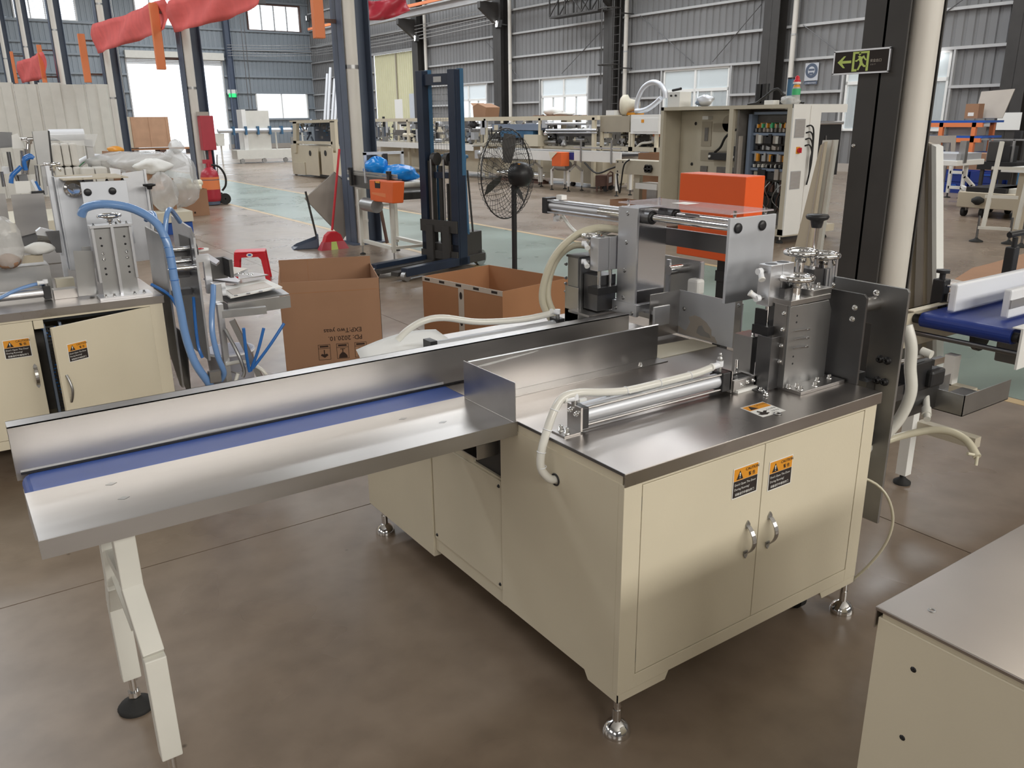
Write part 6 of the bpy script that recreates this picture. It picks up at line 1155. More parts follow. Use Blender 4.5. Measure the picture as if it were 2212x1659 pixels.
ob('orange_bar', MB().box(XH+.3, XH+.34, gx(1422, 295, XH).y, gx(1390, 295, XH).y, gx(1400, 293, XH).z-.03, gx(1400, 293, XH).z+.03), 'orail', HM); ob('white_hose', MB().tube([gx(1372, 322, XH+.1), gx(1385, 310, XH+.1), gx(1400, 308, XH+.1), gx(1410, 306, XH+.1)], .03, 8, 5), 'hose', HM)
q = gx(1351, 228, XH+.3); bw = ob('blower', MB().lathe([(.02, -.10), (.20, -.10), (.25, -.05), (.25, .05), (.16, .10), (.13, .22), (.13, .34), (.02, .36)], q, (.55, -.8, 0), 24), 'vinyl', HM, label='round blower with a rusty brown face'); dd = Vector((.55, -.8, 0)).normalized(); ob('blower_face', MB().cyl(q-dd*.115, q-dd*.10, .19, 24), 'rust', bw); ob('blower_boss', MB().cyl(q-dd*.125, q-dd*.115, .04, 14), 'gsteel', bw); ob('blower_foot', MB().bc((q.x+.1, q.y-.15, gx(1351, 246, XH+.3).z), (.3, .5, .06)), 'amber', bw)
ob('blower_hose', MB().tube([gx(1375, 240, XH+.3), gx(1378, 215, XH+.3), gx(1390, 190, XH+.3), gx(1408, 178, XH+.3), gx(1425, 182, XH+.3), gx(1436, 198, XH+.3), gx(1438, 212, XH+.3)], .06, 10, 6), 'aluw', HM, label='ribbed grey blower hose arch'); ob('blower_hose', MB().tube([gx(1374, 240, XH+.2), gx(1392, 238, XH+.2), gx(1410, 228, XH+.2), gx(1428, 212, XH+.2)], .06, 10, 6), 'aluw', HM)
bX('top_case', 1309, 238, 1327, 249, XH, .4, 'white', HM)
org(None)
# small rusty compressor on wheels (floor)
o = thing('welding_set', 'small rusty wheeled welding set on the floor by the line', 'machine', (13.75, 16.0, 0), R(35)); ob('body', MB().box(-.22, .22, -.16, .16, .12, .38), 'rust', o, .01); ob('front_plate', MB().box(-.14, .14, -.165, -.16, .2, .34), 'aluw', o); ob('carry_frame', MB().tube([(-.25, -.16, .05), (-.25, -.16, .42), (.25, -.16, .42), (.25, -.16, .05)], .018, 6, 2), 'rust', o); [ob('wheel', MB().cyl((s*.24-.02, -.12, .07), (s*.24+.02, -.12, .07), .07, 14), 'rubber', o) for s in (-1, 1)]; [ob('rear_foot', MB().box(s*.2-.02, s*.2+.02, .1, .14, 0, .13), 'rust', o) for s in (-1, 1)]
o = thing('film_roll', 'silver film roll lying in the dark gap under the assembly line', 'roll', (XB+.16, 19.9, 0)); ob('roll', MB().cyl((0, -1.2, .2), (0, 1.2, .2), .13, 16), 'chrome', o); ob('cradle', MB().box(-.1, .1, -1.1, 1.1, 0, .08), 'rust', o)
# ================================================================== OPEN CONTROL CABINET
EC = org(thing('control_cabinet', 'tall cream machine cabinet open at the front showing wiring and drives', 'cabinet', (10.3, 8.7, 0))); XE = 9.72; ya, yb = 7.47, 9.97; zt_ = 1.87
ob('top', MB().box(XE, 10.9, ya, yb, zt_-.05, zt_), 'creamd', EC); ob('left_post', MB().box(XE, XE+.06, yb-.06, yb, .12, zt_), 'creamd', EC); ob('middle_post', MB().box(XE, XE+.06, 8.50, 8.575, .12, zt_-.05), 'creamd', EC); ob('right_post', MB().box(XE, XE+.05, ya+.012, ya+.09, .12, zt_-.05), 'creamd', EC); ob('bottom', MB().box(XE, 10.9, ya, yb, .10, .20), 'creamd', EC)
ob('side_panel', MB().box(XE, 10.32, ya-.012, ya+.012, .12, zt_).box(10.32, 10.9, ya-.012, ya+.012, 1.76, zt_), 'white', EC, label='white side panel'); ob('panel_seam', MB().box(10.08, 10.086, ya-.0135, ya-.012, .2, zt_-.02), 'board', EC); ob('far_side', MB().box(XE+.02, 10.9, yb-.02, yb, .12, zt_), 'creamd', EC); ob('back_panel', MB().box(10.6, 10.62, 8.55, yb, .15, zt_), 'creamd', EC)
for k in range(4): lev_foot(EC, [XE+.08, XE+.08, 10.8, 10.8][k], [ya+.1, yb-.1][k % 2], .11, .05, False)
# louvred vents, switch, cables on the white side
for z0 in (1.435, .75):
    v = ob('vent', MB().box(9.765, 9.985, ya-.016, ya-.012, z0, z0+.245), 'aluw', EC)
    for k in range(14): ob('louvre', MB().box(9.772, 9.978, ya-.022, ya-.016, z0+.012+k*.0165, z0+.020+k*.0165), 'board', v)
sw = ob('isolator_switch', MB().box(9.84, 9.92, ya-.02, ya-.012, 1.225, 1.315), 'amber', EC, label='yellow and red isolator switch'); ob('switch_knob', MB().cyl((9.88, ya-.02, 1.27), (9.88, ya-.05, 1.27), .03, 14).box(9.87, 9.89, ya-.07, ya-.04, 1.235, 1.305), 'red', sw)
for k in range(4):
    z = 1.58-.085*k; ob('cable', MB().tube([(10.02, ya-.012, z), (10.06, ya-.06, z+.01), (10.11, ya-.07, z-.08), (10.125-.01*k, ya-.07, 1.15), (10.11, ya-.06, .95), (10.10, ya-.04, .80)], .011, 6, 5), 'cable', EC)
ob('black_recess', MB().box(10.34, 10.9, ya+.05, ya+.5, .9, 1.60), 'black', EC); ob('recess_rail', MB().cyl((10.36, ya+.04, 1.62), (10.9, ya+.04, 1.62), .025, 10), 'alu', EC); ob('recess_rod', MB().cyl((10.55, ya+.04, 1.25), (10.55, ya+.04, 1.45), .012, 8), 'chrome', EC)
# electrical bay
EY0, EY1 = ya+.1, 8.50
ob('bay_back', MB().box(10.08, 10.10, EY0, EY1, .2, zt_-.06), 'elec', EC); ob('bay_wall', MB().box(XE+.06, 10.08, 8.44, 8.47, .2, zt_-.06), 'elec', EC); ob('bay_side_rail', MB().box(9.93, 10.06, 8.33, 8.39, .35, zt_-.12), 'ebl', EC); ob('grey_duct', MB().box(9.80, 9.86, 8.41, 8.44, .25, 1.45), 'board', EC)
for z in (1.475, 1.22, .985, 1.76): ob('din_rail', MB().box(9.97, 10.07, EY0, 8.33, z-.018, z+.018), 'ebl', EC)
for r, (z, h, n, ms) in enumerate(((1.56, .07, 26, ('greenp', 'gsteel', 'amber', 'board')), (1.505, .06, 30, ('board', 'elec', 'gsteel')), (1.345, .13, 12, ('black', 'board', 'offwhite', 'charcoal')), (1.26, .06, 20, ('gsteel', 'black', 'board')), (1.10, .12, 16, ('board', 'amber', 'black', 'gsteel')), (1.015, .05, 26, ('offwhite', 'black')), (.85, .15, 9, ('board', 'black', 'tan')), (.68, .14, 18, ('rust', 'black', 'gsteel')), (.45, .2, 9, ('charcoal', 'board', 'black')))):
    w = (8.27-EY0)/n
    for k in range(n): ob('component', MB().box(9.95+.05*((k*7+r) % 3)/3, 10.08, EY0+k*w+.004, EY0+(k+1)*w-.004, z, z+h*(.7+.3*((k*5) % 4)/3)), ms[(k*3+r+k//4) % len(ms)], EC)
for k in range(14): rd = random.Random(k); y = EY0+.06*k; ob('wire', MB().tube([(9.94, y, .82), (9.88, y+rd.uniform(-.1, .1), .70), (9.90, y+rd.uniform(-.15, .15), .55), (9.94, y+rd.uniform(-.1, .1), .40)], .008, 5, 4), ['cable', 'cable', 'gsteel', 'rust'][k % 4], EC)
# mechanical bay (left)
ob('inner_plate', MB().box(10.15, 10.17, 8.58, yb-.03, .2, zt_-.06), 'creamd', EC); ob('cut_out', MB().box(10.14, 10.151, 9.28, 9.48, 1.28, 1.65), 'tan', EC); ob('cut_out', MB().box(10.13, 10.141, 9.34, 9.41, 1.36, 1.56), 'elec', EC); ob('cut_out', MB().cyl((10.14, 8.95, 1.62), (10.15, 8.95, 1.62), .12, 24).box(10.14, 10.15, 8.95, 9.25, 1.50, 1.62), 'tan', EC); ob('cut_out', MB().box(10.14, 10.151, 8.75, 9.48, 1.06, 1.22), 'tan', EC); ob('cut_out', MB().box(10.13, 10.151, 9.32, 9.46, .62, .98), 'elec', EC); ob('cut_out', MB().box(10.13, 10.151, 8.60, 9.12, .70, .98), 'elec', EC); ob('cross_rail', MB().box(10.08, 10.15, 8.58, 9.14, .62, .70), 'creamd', EC); ob('cut_out', MB().box(10.13, 10.151, 8.60, 9.14, .42, .60), 'elec', EC)
for y, z, l in ((9.0, 1.14, .42), (8.66, 1.14, .1), (8.70, 1.24, .14), (8.82, .85, .16)):
    m_ = ob('servo_motor', MB().box(10.02, 10.13, y-l/2, y+l/2, z-.055, z+.055), 'black', EC, .01); ob('motor_cap', MB().cyl((10.0, y+l*.4, z), (10.02, y+l*.4, z), .02, 12), 'whitep', m_)
ob('power_cable', MB().tube([(10.05, 9.1, 1.20), (10.0, 8.95, 1.28), (9.98, 8.85, 1.42), (10.0, 8.72, 1.52), (10.05, 8.60, 1.54)], .018, 8, 6), 'cable', EC); ob('bracket', MB().box(10.05, 10.15, 9.28, 9.40, 1.68, 1.73), 'white', EC)
bolts(EC, [(10.145, y, z) for y, z in ((9.62, 1.62), (9.66, 1.0), (9.70, .6))], (-1, 0, 0), .018, .01, 'black')
org(None)
# things on top of the cabinet
BT = thing('bottle', 'plastic bottle with a red cap wrapped in a clear bag on the cabinet', 'bottle', (9.92, 7.60, 1.87)); ob('body', MB().lathe([(.05, 0), (.055, .02), (.055, .20), (.03, .26), (.03, .29)], (0, 0, 0), n=18), 'polybag', BT); ob('label', MB().lathe([(.056, .12), (.056, .20)], (0, 0, 0), n=18), 'greenp', BT); ob('band', MB().lathe([(.05, .21), (.036, .25)], (0, 0, 0), n=18), 'amber', BT); ob('cap', MB().lathe([(.045, .28), (.045, .31), (.03, .315), (.03, .35), (.005, .37)], (0, 0, 0), n=18), 'red', BT); ob('collar', MB().lathe([(.052, .262), (.052, .285)], (0, 0, 0), n=18), 'whitep', BT); ob('bag_skirt', blob((-.02, .08, .05), (.10, .14, .06), 4, 16, 9, .35), 'polybag', BT)
for lab, px, dep, m, nm, cat in (('small white carton on the front edge of the open cabinet', (1653, 217, 1673), .08, 'whitep', 'small_box', 'box'), ('white switch box with two knobs on the open cabinet', (1445, 199, 1471), .2, 'white', 'switch_box', 'box')):
    a = gx(px[0], px[1], XE+.12); b = gx(px[2], px[1], XE+.12); o = thing(nm, lab, cat, (XE+.15, (a.y+b.y)/2, zt_ if False else 1.87)); ob('case', MB().box(-.05, dep, -(a.y-b.y)/2, (a.y-b.y)/2, 0, a.z-1.87), m, o, .004)
    if nm == 'switch_box': [ob('knob', MB().cyl((-.07, s*.05, .17), (-.05, s*.05, .17), .015, 10), 'black', o) for s in (-1, 1)]; ob('handle', MB().cyl((0, -.1, .27), (0, .08, .25), .02, 8), 'black', o)
q = gx(1518, 217, XE+.2); o = thing('rag_bundle', 'crumpled patterned plastic bundle on the open cabinet', 'bundle', (XE+.25, q.y, 1.87)); ob('film', blob((0, 0, .085), (.12, .13, .085), 44, 18, 11, .25), 'aluw', o); ob('print', blob((-.03, .05, .06), (.105, .07, .05), 45, 14, 8, .2), 'ebl', o)
q = gx(1439, 215, XE+.2); o = thing('air_filter', 'cream air filter unit with a hose on the open cabinet', 'filter', (XE+.25, min(q.y, 9.86), 1.87)); ob('bowl', MB().lathe([(.03, 0), (.035, .02), (.03, .10), (.05, .11), (.05, .15), (.02, .17)], (0, 0, 0), n=16), 'vinyl', o); ob('knob', MB().cyl((0, 0, .16), (0, 0, .22), .035, 12), 'vinyl', o); ob('base', MB().box(-.05, .05, -.06, .06, 0, .02), 'vinyl', o)
q = gx(1647, 200, XE+.6); o = thing('gas_strut_unit', 'black upright canister pair behind the small white carton', 'canister', (XE+.6, q.y, 1.87)); [ob('canister', MB().cyl((0, s, .02), (0, s, .30), .055, 16), 'black', o) for s in (-.06, .06)]; ob('base', MB().box(-.08, .08, -.14, .14, 0, .03), 'charcoal', o)
o = thing('blue_cylinder', 'slim blue tube standing behind the bottle on the cabinet', 'tube', (10.4, gx(1707, 200, 10.4).y, 1.87)); ob('tube', MB().cyl((0, 0, 0), (0, 0, .35), .05, 14), 'bluel', o); ob('cap', MB().cyl((0, 0, .35), (0, 0, .37), .052, 14), 'black', o)
o = thing('cable_coil', 'loose black cable trailing over the cabinet top', 'cable', (10.2, 8.15, 1.87)); ob('cable', MB().tube([(0, .5, .02), (-.05, .3, .04), (-.1, .15, .10), (0, 0, .22), (.1, -.1, .10), (.1, -.4, .02)], .016, 8, 6), 'cable', o)
# tan terminal box on a post left of the cabinet
TB = org(thing('terminal_stand', 'beige terminal box on a post with two black knobs beside the open cabinet', 'stand', (10.6, 11.4, 0))); XT = 10.5
ob('box', MB().box(XT, XT+.3, 10.72, 11.9, .74, .99), 'creamd', TB, .006); ob('post', MB().box(XT+.1, XT+.18, 11.35, 11.5, .03, .74), 'creamd', TB); ob('foot', MB().box(XT-.05, XT+.35, 11.2, 11.65, 0, .03), 'creamd', TB); ob('shelf', MB().box(XT, XT+.35, 10.8, 11.35, .50, .60), 'white', TB); ob('shelf_unit', MB().box(XT+.05, XT+.3, 10.85, 11.1, .30, .50), 'gsteel', TB); ob('shelf_post', MB().box(XT+.28, XT+.33, 10.82, 10.9, .02, .74), 'creamd', TB)
for y in (11.05, 10.96): ob('star_knob', MB().cyl((XT-.05, y, .86), (XT, y, .86), .05, 6).cyl((XT-.05, y, .90), (XT-.01, y, .90), .03, 8).cyl((XT-.05, y, .82), (XT-.01, y, .82), .03, 8), 'black', TB)
bolts(TB, [(XT, y, z) for y in (11.84, 11.7) for z in (.78, .95)], (-1, 0, 0), .012, .008, 'black'); ob('cable', MB().tube([(XT-.02, 11.5, 1.0), (XT-.06, 11.6, .9), (XT-.06, 11.66, .6), (XT-.04, 11.72, .4), (XT-.02, 11.8, .55), (XT, 11.85, .74)], .014, 6, 6), 'cable', TB)
org(None)
o = carton('cardboard_box', 'open brown carton behind the beige terminal box', (11.2, 10.95, 0), 0, .6, 1.1, 1.08, 'card')
o = carton('cardboard_box', 'small open brown carton on the floor under the beige terminal box', (10.0, 11.0, 0), R(-8), .35, .55, .32, 'card')
o = thing('red_bucket', 'red plastic container beside the open cabinet', 'container', (10.3, 10.35, 0)); ob('body', MB().lathe([(.10, 0), (.14, .26), (.15, .27), (.13, .26), (.09, .01)], (0, 0, 0), n=20), 'red', o); ob('lid', MB().cyl((0, 0, .27), (0, 0, .30), .13, 20), 'black', o)

# ================================================================== RIGHT FOREGROUND CABINET
RC = org(thing('steel_top_cabinet', 'cream cabinet with a scratched stainless top and small bolt holes', 'cabinet', (1.85, .1, 0)))
ob('body', MB().box(1.332, 2.45, -.75, .728, .10, .815), 'cream', RC, .002); ob('top_sheet', MB().box(1.328, 2.46, -.76, .734, .828, .836), 'top', RC, .0015); ob('top_gap', MB().box(1.336, 2.44, -.74, .722, .815, .828), 'cream', RC); ob('top_lip', MB().box(1.33, 2.458, .731, .7335, .790, .828), 'top', RC)
bolts(RC, [(1.332, .648, z) for z in (.745, .592)], (-1, 0, 0), .004, .001, 'black', 'bolt_hole'); ob('weld_mark', MB().torus((1.40, .665, .8365), .006, .0015, n=12, m=5), 'gsteel', RC)
for x in (1.40, 2.38):
    for y in (-.68, .66): lev_foot(RC, x, y, .11)
org(None)

# ================================================================== RIGHT DISCHARGE CONVEYOR
DC = org(thing('discharge_conveyor', 'discharge conveyor with a navy belt between two thick white guide rails', 'conveyor', (4.9, 1.85, 0)))
ob('belt', MB().prism([(6.8, .835)] + [(3.735+.034*math.cos(R(90+18*i)), .801+.034*math.sin(R(90+18*i))) for i in range(11)] + [(6.8, .767)], 'y', 1.625, 2.035), 'beltd', DC); ob('roller_journal', MB().cyl((3.735, 2.035, .80), (3.735, 2.075, .80), .022, 14).cyl((3.735, 1.60, .80), (3.735, 1.625, .80), .022, 14), 'black', DC)
ob('side_plate', MB().box(3.66, 6.8, 2.075, 2.085, .66, .85).box(3.66, 6.8, 2.04, 2.085, .845, .85), 'cream', DC); ob('side_plate', MB().box(3.70, 6.8, 1.575, 1.585, .67, .85).box(3.70, 6.8, 1.585, 1.62, .845, .85), 'white', DC); bolts(DC, [(3.78, 1.575, .825), (3.78, 1.575, .735)], (0, -1, 0), .010, .012, 'alu')
ob('tie_shaft', MB().cyl((3.72, 1.585, .735), (3.72, 2.075, .735), .012, 12), 'dsteel', DC)
for y, z0, x0_ in ((1.945, .845, 3.80), (1.735, .845, 3.86)):
    r_ = ob('guide_rail', MB().box(x0_, 6.8, y-.018, y+.018, z0, z0+.13), 'hdpe', DC, .008, label='thick white plastic guide rail'); ob('rail_channel', MB().box(x0_-.001, 6.8, *((y-.022, y-.017) if y < 1.8 else (y+.017, y+.022)), z0+.045, z0+.085), 'alu', r_); ob('rail_rod', MB().cyl((x0_+.45, y+(-.02 if y < 1.8 else .02), z0+.06), (x0_+.45, y+(-.16 if y < 1.8 else .14), z0+.055), .007, 8), 'chrome', r_)
kb = ob('rail_bracket', MB().box(3.93, 3.99, 2.06, 2.12, .80, .96).box(3.95, 4.06, 2.04, 2.08, .86, .89), 'black', DC, .006, label='black guide rail bracket with a star knob'); ob('star_knob', MB().cyl((3.96, 2.09, .96), (3.96, 2.09, .99), .014, 10).cyl((3.96, 2.09, .99), (3.96, 2.09, 1.004), .034, 6), 'black', kb); ob('cross_rod', MB().cyl((3.96, 2.06, .93), (4.02, 1.96, .925), .006, 8), 'chrome', kb)
kb = ob('rail_bracket', MB().box(4.62, 4.68, 2.08, 2.13, .80, 1.05).cyl((4.65, 2.10, 1.05), (4.65, 2.10, 1.10), .014, 10), 'black', DC, .006); ob('clamp_lever', MB().cyl((4.60, 2.11, 1.115), (4.80, 2.07, 1.13), .016, 10), 'black', kb)
gb = ob('gearbox', MB().box(4.02, 4.28, 1.66, 1.82, .60, .745), 'dsteel', DC, .008); ob('output_flange', MB().cyl((4.10, 1.66, .665), (4.10, 1.645, .665), .055, 20), 'charcoal', gb); ob('bore', MB().cyl((4.10, 1.645, .665), (4.10, 1.64, .665), .035, 20), 'black', gb); ob('sprocket', MB().cyl((4.05, 1.90, .71), (4.05, 1.92, .71), .085, 18), 'black', gb); ob('motor', MB().cyl((4.30, 1.74, .68), (4.58, 1.74, .68), .07, 18), 'dsteel', gb); ob('oval_plate', MB().box(4.02, 4.20, 1.652, 1.658, .70, .745), 'gsteel', gb)
for x, y, s in ((3.66, 1.98, 1), (5.9, 1.98, 1), (4.75, 1.66, -1), (5.9, 1.66, -1)):
    if 1:
        l = ob('stand_leg', MB().bar((x+.1, y-s*.1, .66), (x+.1, y-s*.1, .52), .05).bar((x+.1, y-s*.1, .53), (x, y, .42), .05).bar((x, y, .44), (x, y, .05), .05), 'white', DC); ob('pad', MB().lathe([(.04, 0), (.04, .012), (.015, .03), (.012, .06)], (x, y, 0), n=14), 'rubber', l)
[ob('stand_frame', MB().bar(*q, .05), 'creamd', DC) for q in (((3.76, 1.76, .50), (3.76, 1.88, .50)), ((3.70, 1.68, .30), (3.70, 1.96, .30)))]; ob('lower_rail', MB().bar((4.35, 1.62, .42), (5.9, 1.66, .42), .06).bar((4.35, 1.62, .42), (4.35, 1.62, .70), .05), 'creamd', DC)
org(None)
# flattened cardboard and bag on the floor behind
cs_ = ob('cardboard_sheet', MB().prism([(lambda p: (p.x, p.y))(gz(x, y)) for x, y in ((2030, 645), (2056, 608), (2100, 580), (2140, 570), (2260, 535), (2300, 600), (2150, 645))], 'z', .003, .008), 'card'); tag(cs_, 'flattened brown cardboard sheet lying on the floor near the thick pipe', 'cardboard')
o = thing('plastic_bag', 'crumpled clear plastic bag on the flattened cardboard sheet', 'bag', gz(2055, 628)+Vector((0, 0, .008))); ob('film', blob((0, 0, .05), (.16, .20, .05), 91, 18, 10, .35), 'polybag', o)
# boards leaning on the near column
for k, (lab, px, X, m) in enumerate((('narrow tan board leaning on the near-black column', ((1772, 314), (1782, 306), (1712, 792), (1655, 792)), 4.93, 'boardt'), ('wide grey white board leaning on the near-black column', ((1777, 303), (1806, 302), (1735, 792), (1690, 792)), 4.98, 'offwhite'))):
    pts = [gx(x, y, X) for x, y in px]; mb = MB().prism([(p.y, max(p.z, .0)) for p in pts[:2]]+[(pts[2].y, 0), (pts[3].y, 0)], 'x', X, X+.03); o = ob('leaning_board', mb, m); tag(o, lab, 'board', 'boards leaning on the near column'); ob('edge_groove', MB().bar(pts[0].lerp(pts[1], .78)+Vector((-.002, 0, 0)), pts[3].lerp(pts[2], .78)+Vector((-.002, 0, 0)), .006), 'board', o)
px = ((1968, 300), (2013, 313), (2013, 815), (1930, 815)); pts = [gx(x, y, 5.62) for x, y in px]
o = thing('ribbed_board', 'grey ribbed panel with a white edge leaning behind the thick pipe', 'panel', (5.65, pts[2].y, 0)); ORG = Vector(o.location)
for a_, b_, m, dx in ((0, .25, 'board', 0), (.25, .42, 'boardt', .03), (.42, .62, 'board', .01), (.62, .78, 'boardt', .035), (.78, 1, 'board', .02)):
    q = [pts[0].lerp(pts[1], a_), pts[0].lerp(pts[1], b_), pts[3].lerp(pts[2], b_), pts[3].lerp(pts[2], a_)]; ob('rib', MB().prism([(p.y, max(p.z, 0)) for p in q], 'x', 5.62+dx, 5.70), m, o)
e = [gx(x, y, 5.615) for x, y in ((2013, 312), (2023, 317), (2022, 815), (2013, 815))]; ob('white_edge', MB().prism([(p.y, max(p.z, 0)) for p in e], 'x', 5.61, 5.70), 'white', o); org(None)

# ================================================================== RIGHT BACKGROUND
OS = org(thing('orange_rack', 'orange steel rack with blue sheeted shelves against the wall', 'rack', (21.3, 11.7, 0))); XR = 21.0
y_l, y_m, y_r = gx(1990, 265, XR).y+1.2, gx(2034, 265, XR).y, gx(2104, 270, XR).y
for z in (gx(2060, 269, XR).z, gx(2090, 302, XR).z, gx(2090, 337, XR).z): ob('shelf_beam', MB().box(XR, XR+.07, y_r-.2, y_l, z-.06, z+.04), 'orail', OS); ob('shelf_sheet', MB().box(XR, XR+.9, y_r-.25, y_l, z+.04, z+.09), 'blue', OS)
for y in (y_m, y_r, y_l):
    for x in (XR, XR+.85): ob('upright', MB().box(x, x+.09, y-.05, y+.05, 0, gx(2060, 265, XR).z), 'orail', OS)
for z in (.62, 1.1): ob('stored_sheet', MB().box(XR+.2, XR+.8, y_r+.1, y_m-.1, gx(2090, 337, XR).z+.09 if z < 1 else gx(2090, 302, XR).z+.09, (gx(2090, 337, XR).z if z < 1 else gx(2090, 302, XR).z)+.30), 'board', OS)
org(None)
zs = gx(2060, 262, XR).z+.06
o = thing('plywood_sheet', 'large tilted grey brown sheet standing on the orange rack', 'board', (XR+.5, gx(2118, 240, XR).y+.1, zs)); ob('sheet', MB().add([(-.05, -.42, .0), (-.05, .25, .0), (.2, .30, .62), (.2, -.48, .66)], [(0, 1, 2, 3)]), 'board', o).modifiers.new('t', 'SOLIDIFY').thickness = .02
o = thing('cardboard_box', 'tiny brown carton on the top shelf of the orange rack', 'box', (XR+.2, gx(2092, 255, XR).y, zs)); ob('body', MB().box(-.1, .15, -.16, .16, 0, .34), 'card', o); ob('label', MB().box(-.102, -.1, -.06, .08, .06, .14), 'whitep', o)
o = thing('cut_panel', 'grey board with a rectangular cut-out standing by the orange rack', 'board', (17.5, gx(2028, 300, 17.5).y, 0)); pz = [gx(x, y, 17.5) for x, y in ((1990, 293), (2065, 293), (2062, 330), (2054, 330), (2054, 308), (2032, 308), (2032, 330), (1985, 330))]; ORG = Vector(o.location); ob('panel', MB().prism([(p.y, p.z) for p in pz], 'x', 17.5, 17.52), 'board', o); ob('stand', MB().box(17.52, 17.56, gx(2045, 320, 17.5).y-.03, gx(2045, 320, 17.5).y+.03, 0, 1.2).box(17.52, 17.56, gx(2000, 320, 17.5).y-.03, gx(2000, 320, 17.5).y+.03, 0, 1.2), 'gsteel', o); org(None)
o = thing('cardboard_box', 'plain brown carton on the floor beside the orange rack', 'box', (20.1, gx(2095, 370, 20.1).y, 0)); ob('body', MB().box(-.2, .5, -.62, .62, 0, .85), 'card', o); ob('seam', MB().box(-.202, -.2, .25, .27, 0, .85), 'rust', o)
# white splayed table frame
WT = org(thing('white_table_frame', 'white tubular machine frame with bent legs on levelling pads', 'frame', (16.3, 8.7, 0))); XQ = 15.9
za = gx(2030, 346, XQ).z; yA, yB = gx(2020, 346, XQ).y+.7, gx(2068, 346, XQ).y
ob('top_plate', MB().box(XQ, XQ+1.0, yB, yA, za-.10, za), 'white', WT, .01); ob('grey_deck', MB().box(XQ+.05, XQ+.95, yB+.05, yA, za, za+.12), 'aluw', WT); ob('deck_clamp', MB().box(XQ+.2, XQ+.3, yB-.02, yB+.1, za-.05, za+.35), 'gsteel', WT)
for x, y in ((XQ+.05, yB+.42), (XQ+.9, yB+.1), (XQ+.05, yA-.1)): l = ob('bent_leg', MB().bar((x, y+.18, za-.1), (x, y+.18, .52), .06).bar((x, y+.18, .54), (x, y, .38), .06).bar((x, y, .40), (x, y, .12), .06), 'white', WT); ob('pad', MB().lathe([(.07, 0), (.07, .015), (.015, .03), (.015, .14)], (x, y, 0), n=12), 'rubber', l)
fx = XQ+2.2; fy = [gx(2055, 360, fx).y, gx(2085, 360, fx).y]
fr_ = MB()
for y in fy: fr_.bar((fx, y, .10), (fx, y, gx(2085, 342, fx).z), .06)
for z in (gx(2085, 343, fx).z, gx(2085, 373, fx).z, .22): fr_.bar((fx, fy[0], z), (fx, fy[1], z), .06)
ob('side_frame', fr_, 'white', WT); ob('brace', MB().bar((XQ+.9, yB+.2, .3), (fx, fy[1], .25), .06), 'white', WT)
for y in fy: ob('pad', MB().lathe([(.07, 0), (.07, .015), (.015, .03), (.015, .12)], (fx, y, 0), n=12), 'rubber', WT)
org(None)
# grey ladder stands
for k, (xa, xb, yb_, xt0, xt1, lab) in enumerate(((2108, 2178, 522, 2134, 2200, 'pale grey ladder shaped stand on two black pads'), (2205, 2275, 534, 2222, 2290, 'second ladder shaped stand whose black pads show beside the first'))):
    a = gz(xa, yb_); b = gz(xb, yb_+5); o = thing('ladder_stand', lab, 'stand', ((a.x+b.x)/2, (a.y+b.y)/2, 0), 0, 'ladder shaped stands'); ORG = Vector(o.location); d_ = (b-a).normalized(); up_ = Vector((.25, .05, 1.15))
    for p in (a, b): ob('post', MB().bar(p+Vector((0, 0, .20))+d_*.06, p+Vector((0, 0, .20))+d_*.06+up_, .05), 'offwhite', o); f_ = ob('pad', MB().lathe([(.09, 0), (.09, .015), (.03, .04), (.015, .06)], p, n=14), 'rubber', o); ob('stem', MB().cyl(p+Vector((0, 0, .05)), p+Vector((0, 0, .36)), .016, 8), 'dsteel', f_)
    for z in (.20, .62, 1.0): ob('rung', MB().bar(a+Vector((.22*(z-.2), .04*(z-.2), z)), b+Vector((.22*(z-.2), .04*(z-.2), z)), .04), 'offwhite', o)
org(None)
# low beige trolley machine
PM = org(thing('low_trolley', 'low beige trolley machine with a dark pad and wheels', 'trolley', (15.2, 6.9, 0))); XP = 14.9
yl, yr = gx(2066, 440, XP).y, gx(2230, 440, XP).y-.5
ob('chassis', MB().box(XP, XP+1.2, yr, yl, .16, .42), 'boardt', PM, .01); ob('top_deck', MB().box(XP+.2, XP+1.2, yr, yl-.5, .42, .50), 'offwhite', PM); ob('dark_pad', MB().box(XP+.1, XP+1.1, yl-.75, yl-.08, .42, .50), 'black', PM); ob('knob', MB().lathe([(.03, 0), (.10, .05), (.10, .10), (.03, .14)], (XP-.04, yl-.38, .22), n=14), 'rubber', PM)
for y in (yl-.1, yl-.42, yr+.4): ob('wheel', MB().cyl((XP+.1, y-.03, .08), (XP+.1, y+.03, .08), .08, 14), 'rubber', PM); ob('rear_wheel', MB().cyl((XP+1.0, y-.03, .08), (XP+1.0, y+.03, .08), .08, 14), 'rubber', PM); ob('fork', MB().box(XP+.06, XP+.14, y-.05, y+.05, .10, .17), 'gsteel', PM)
org(None)
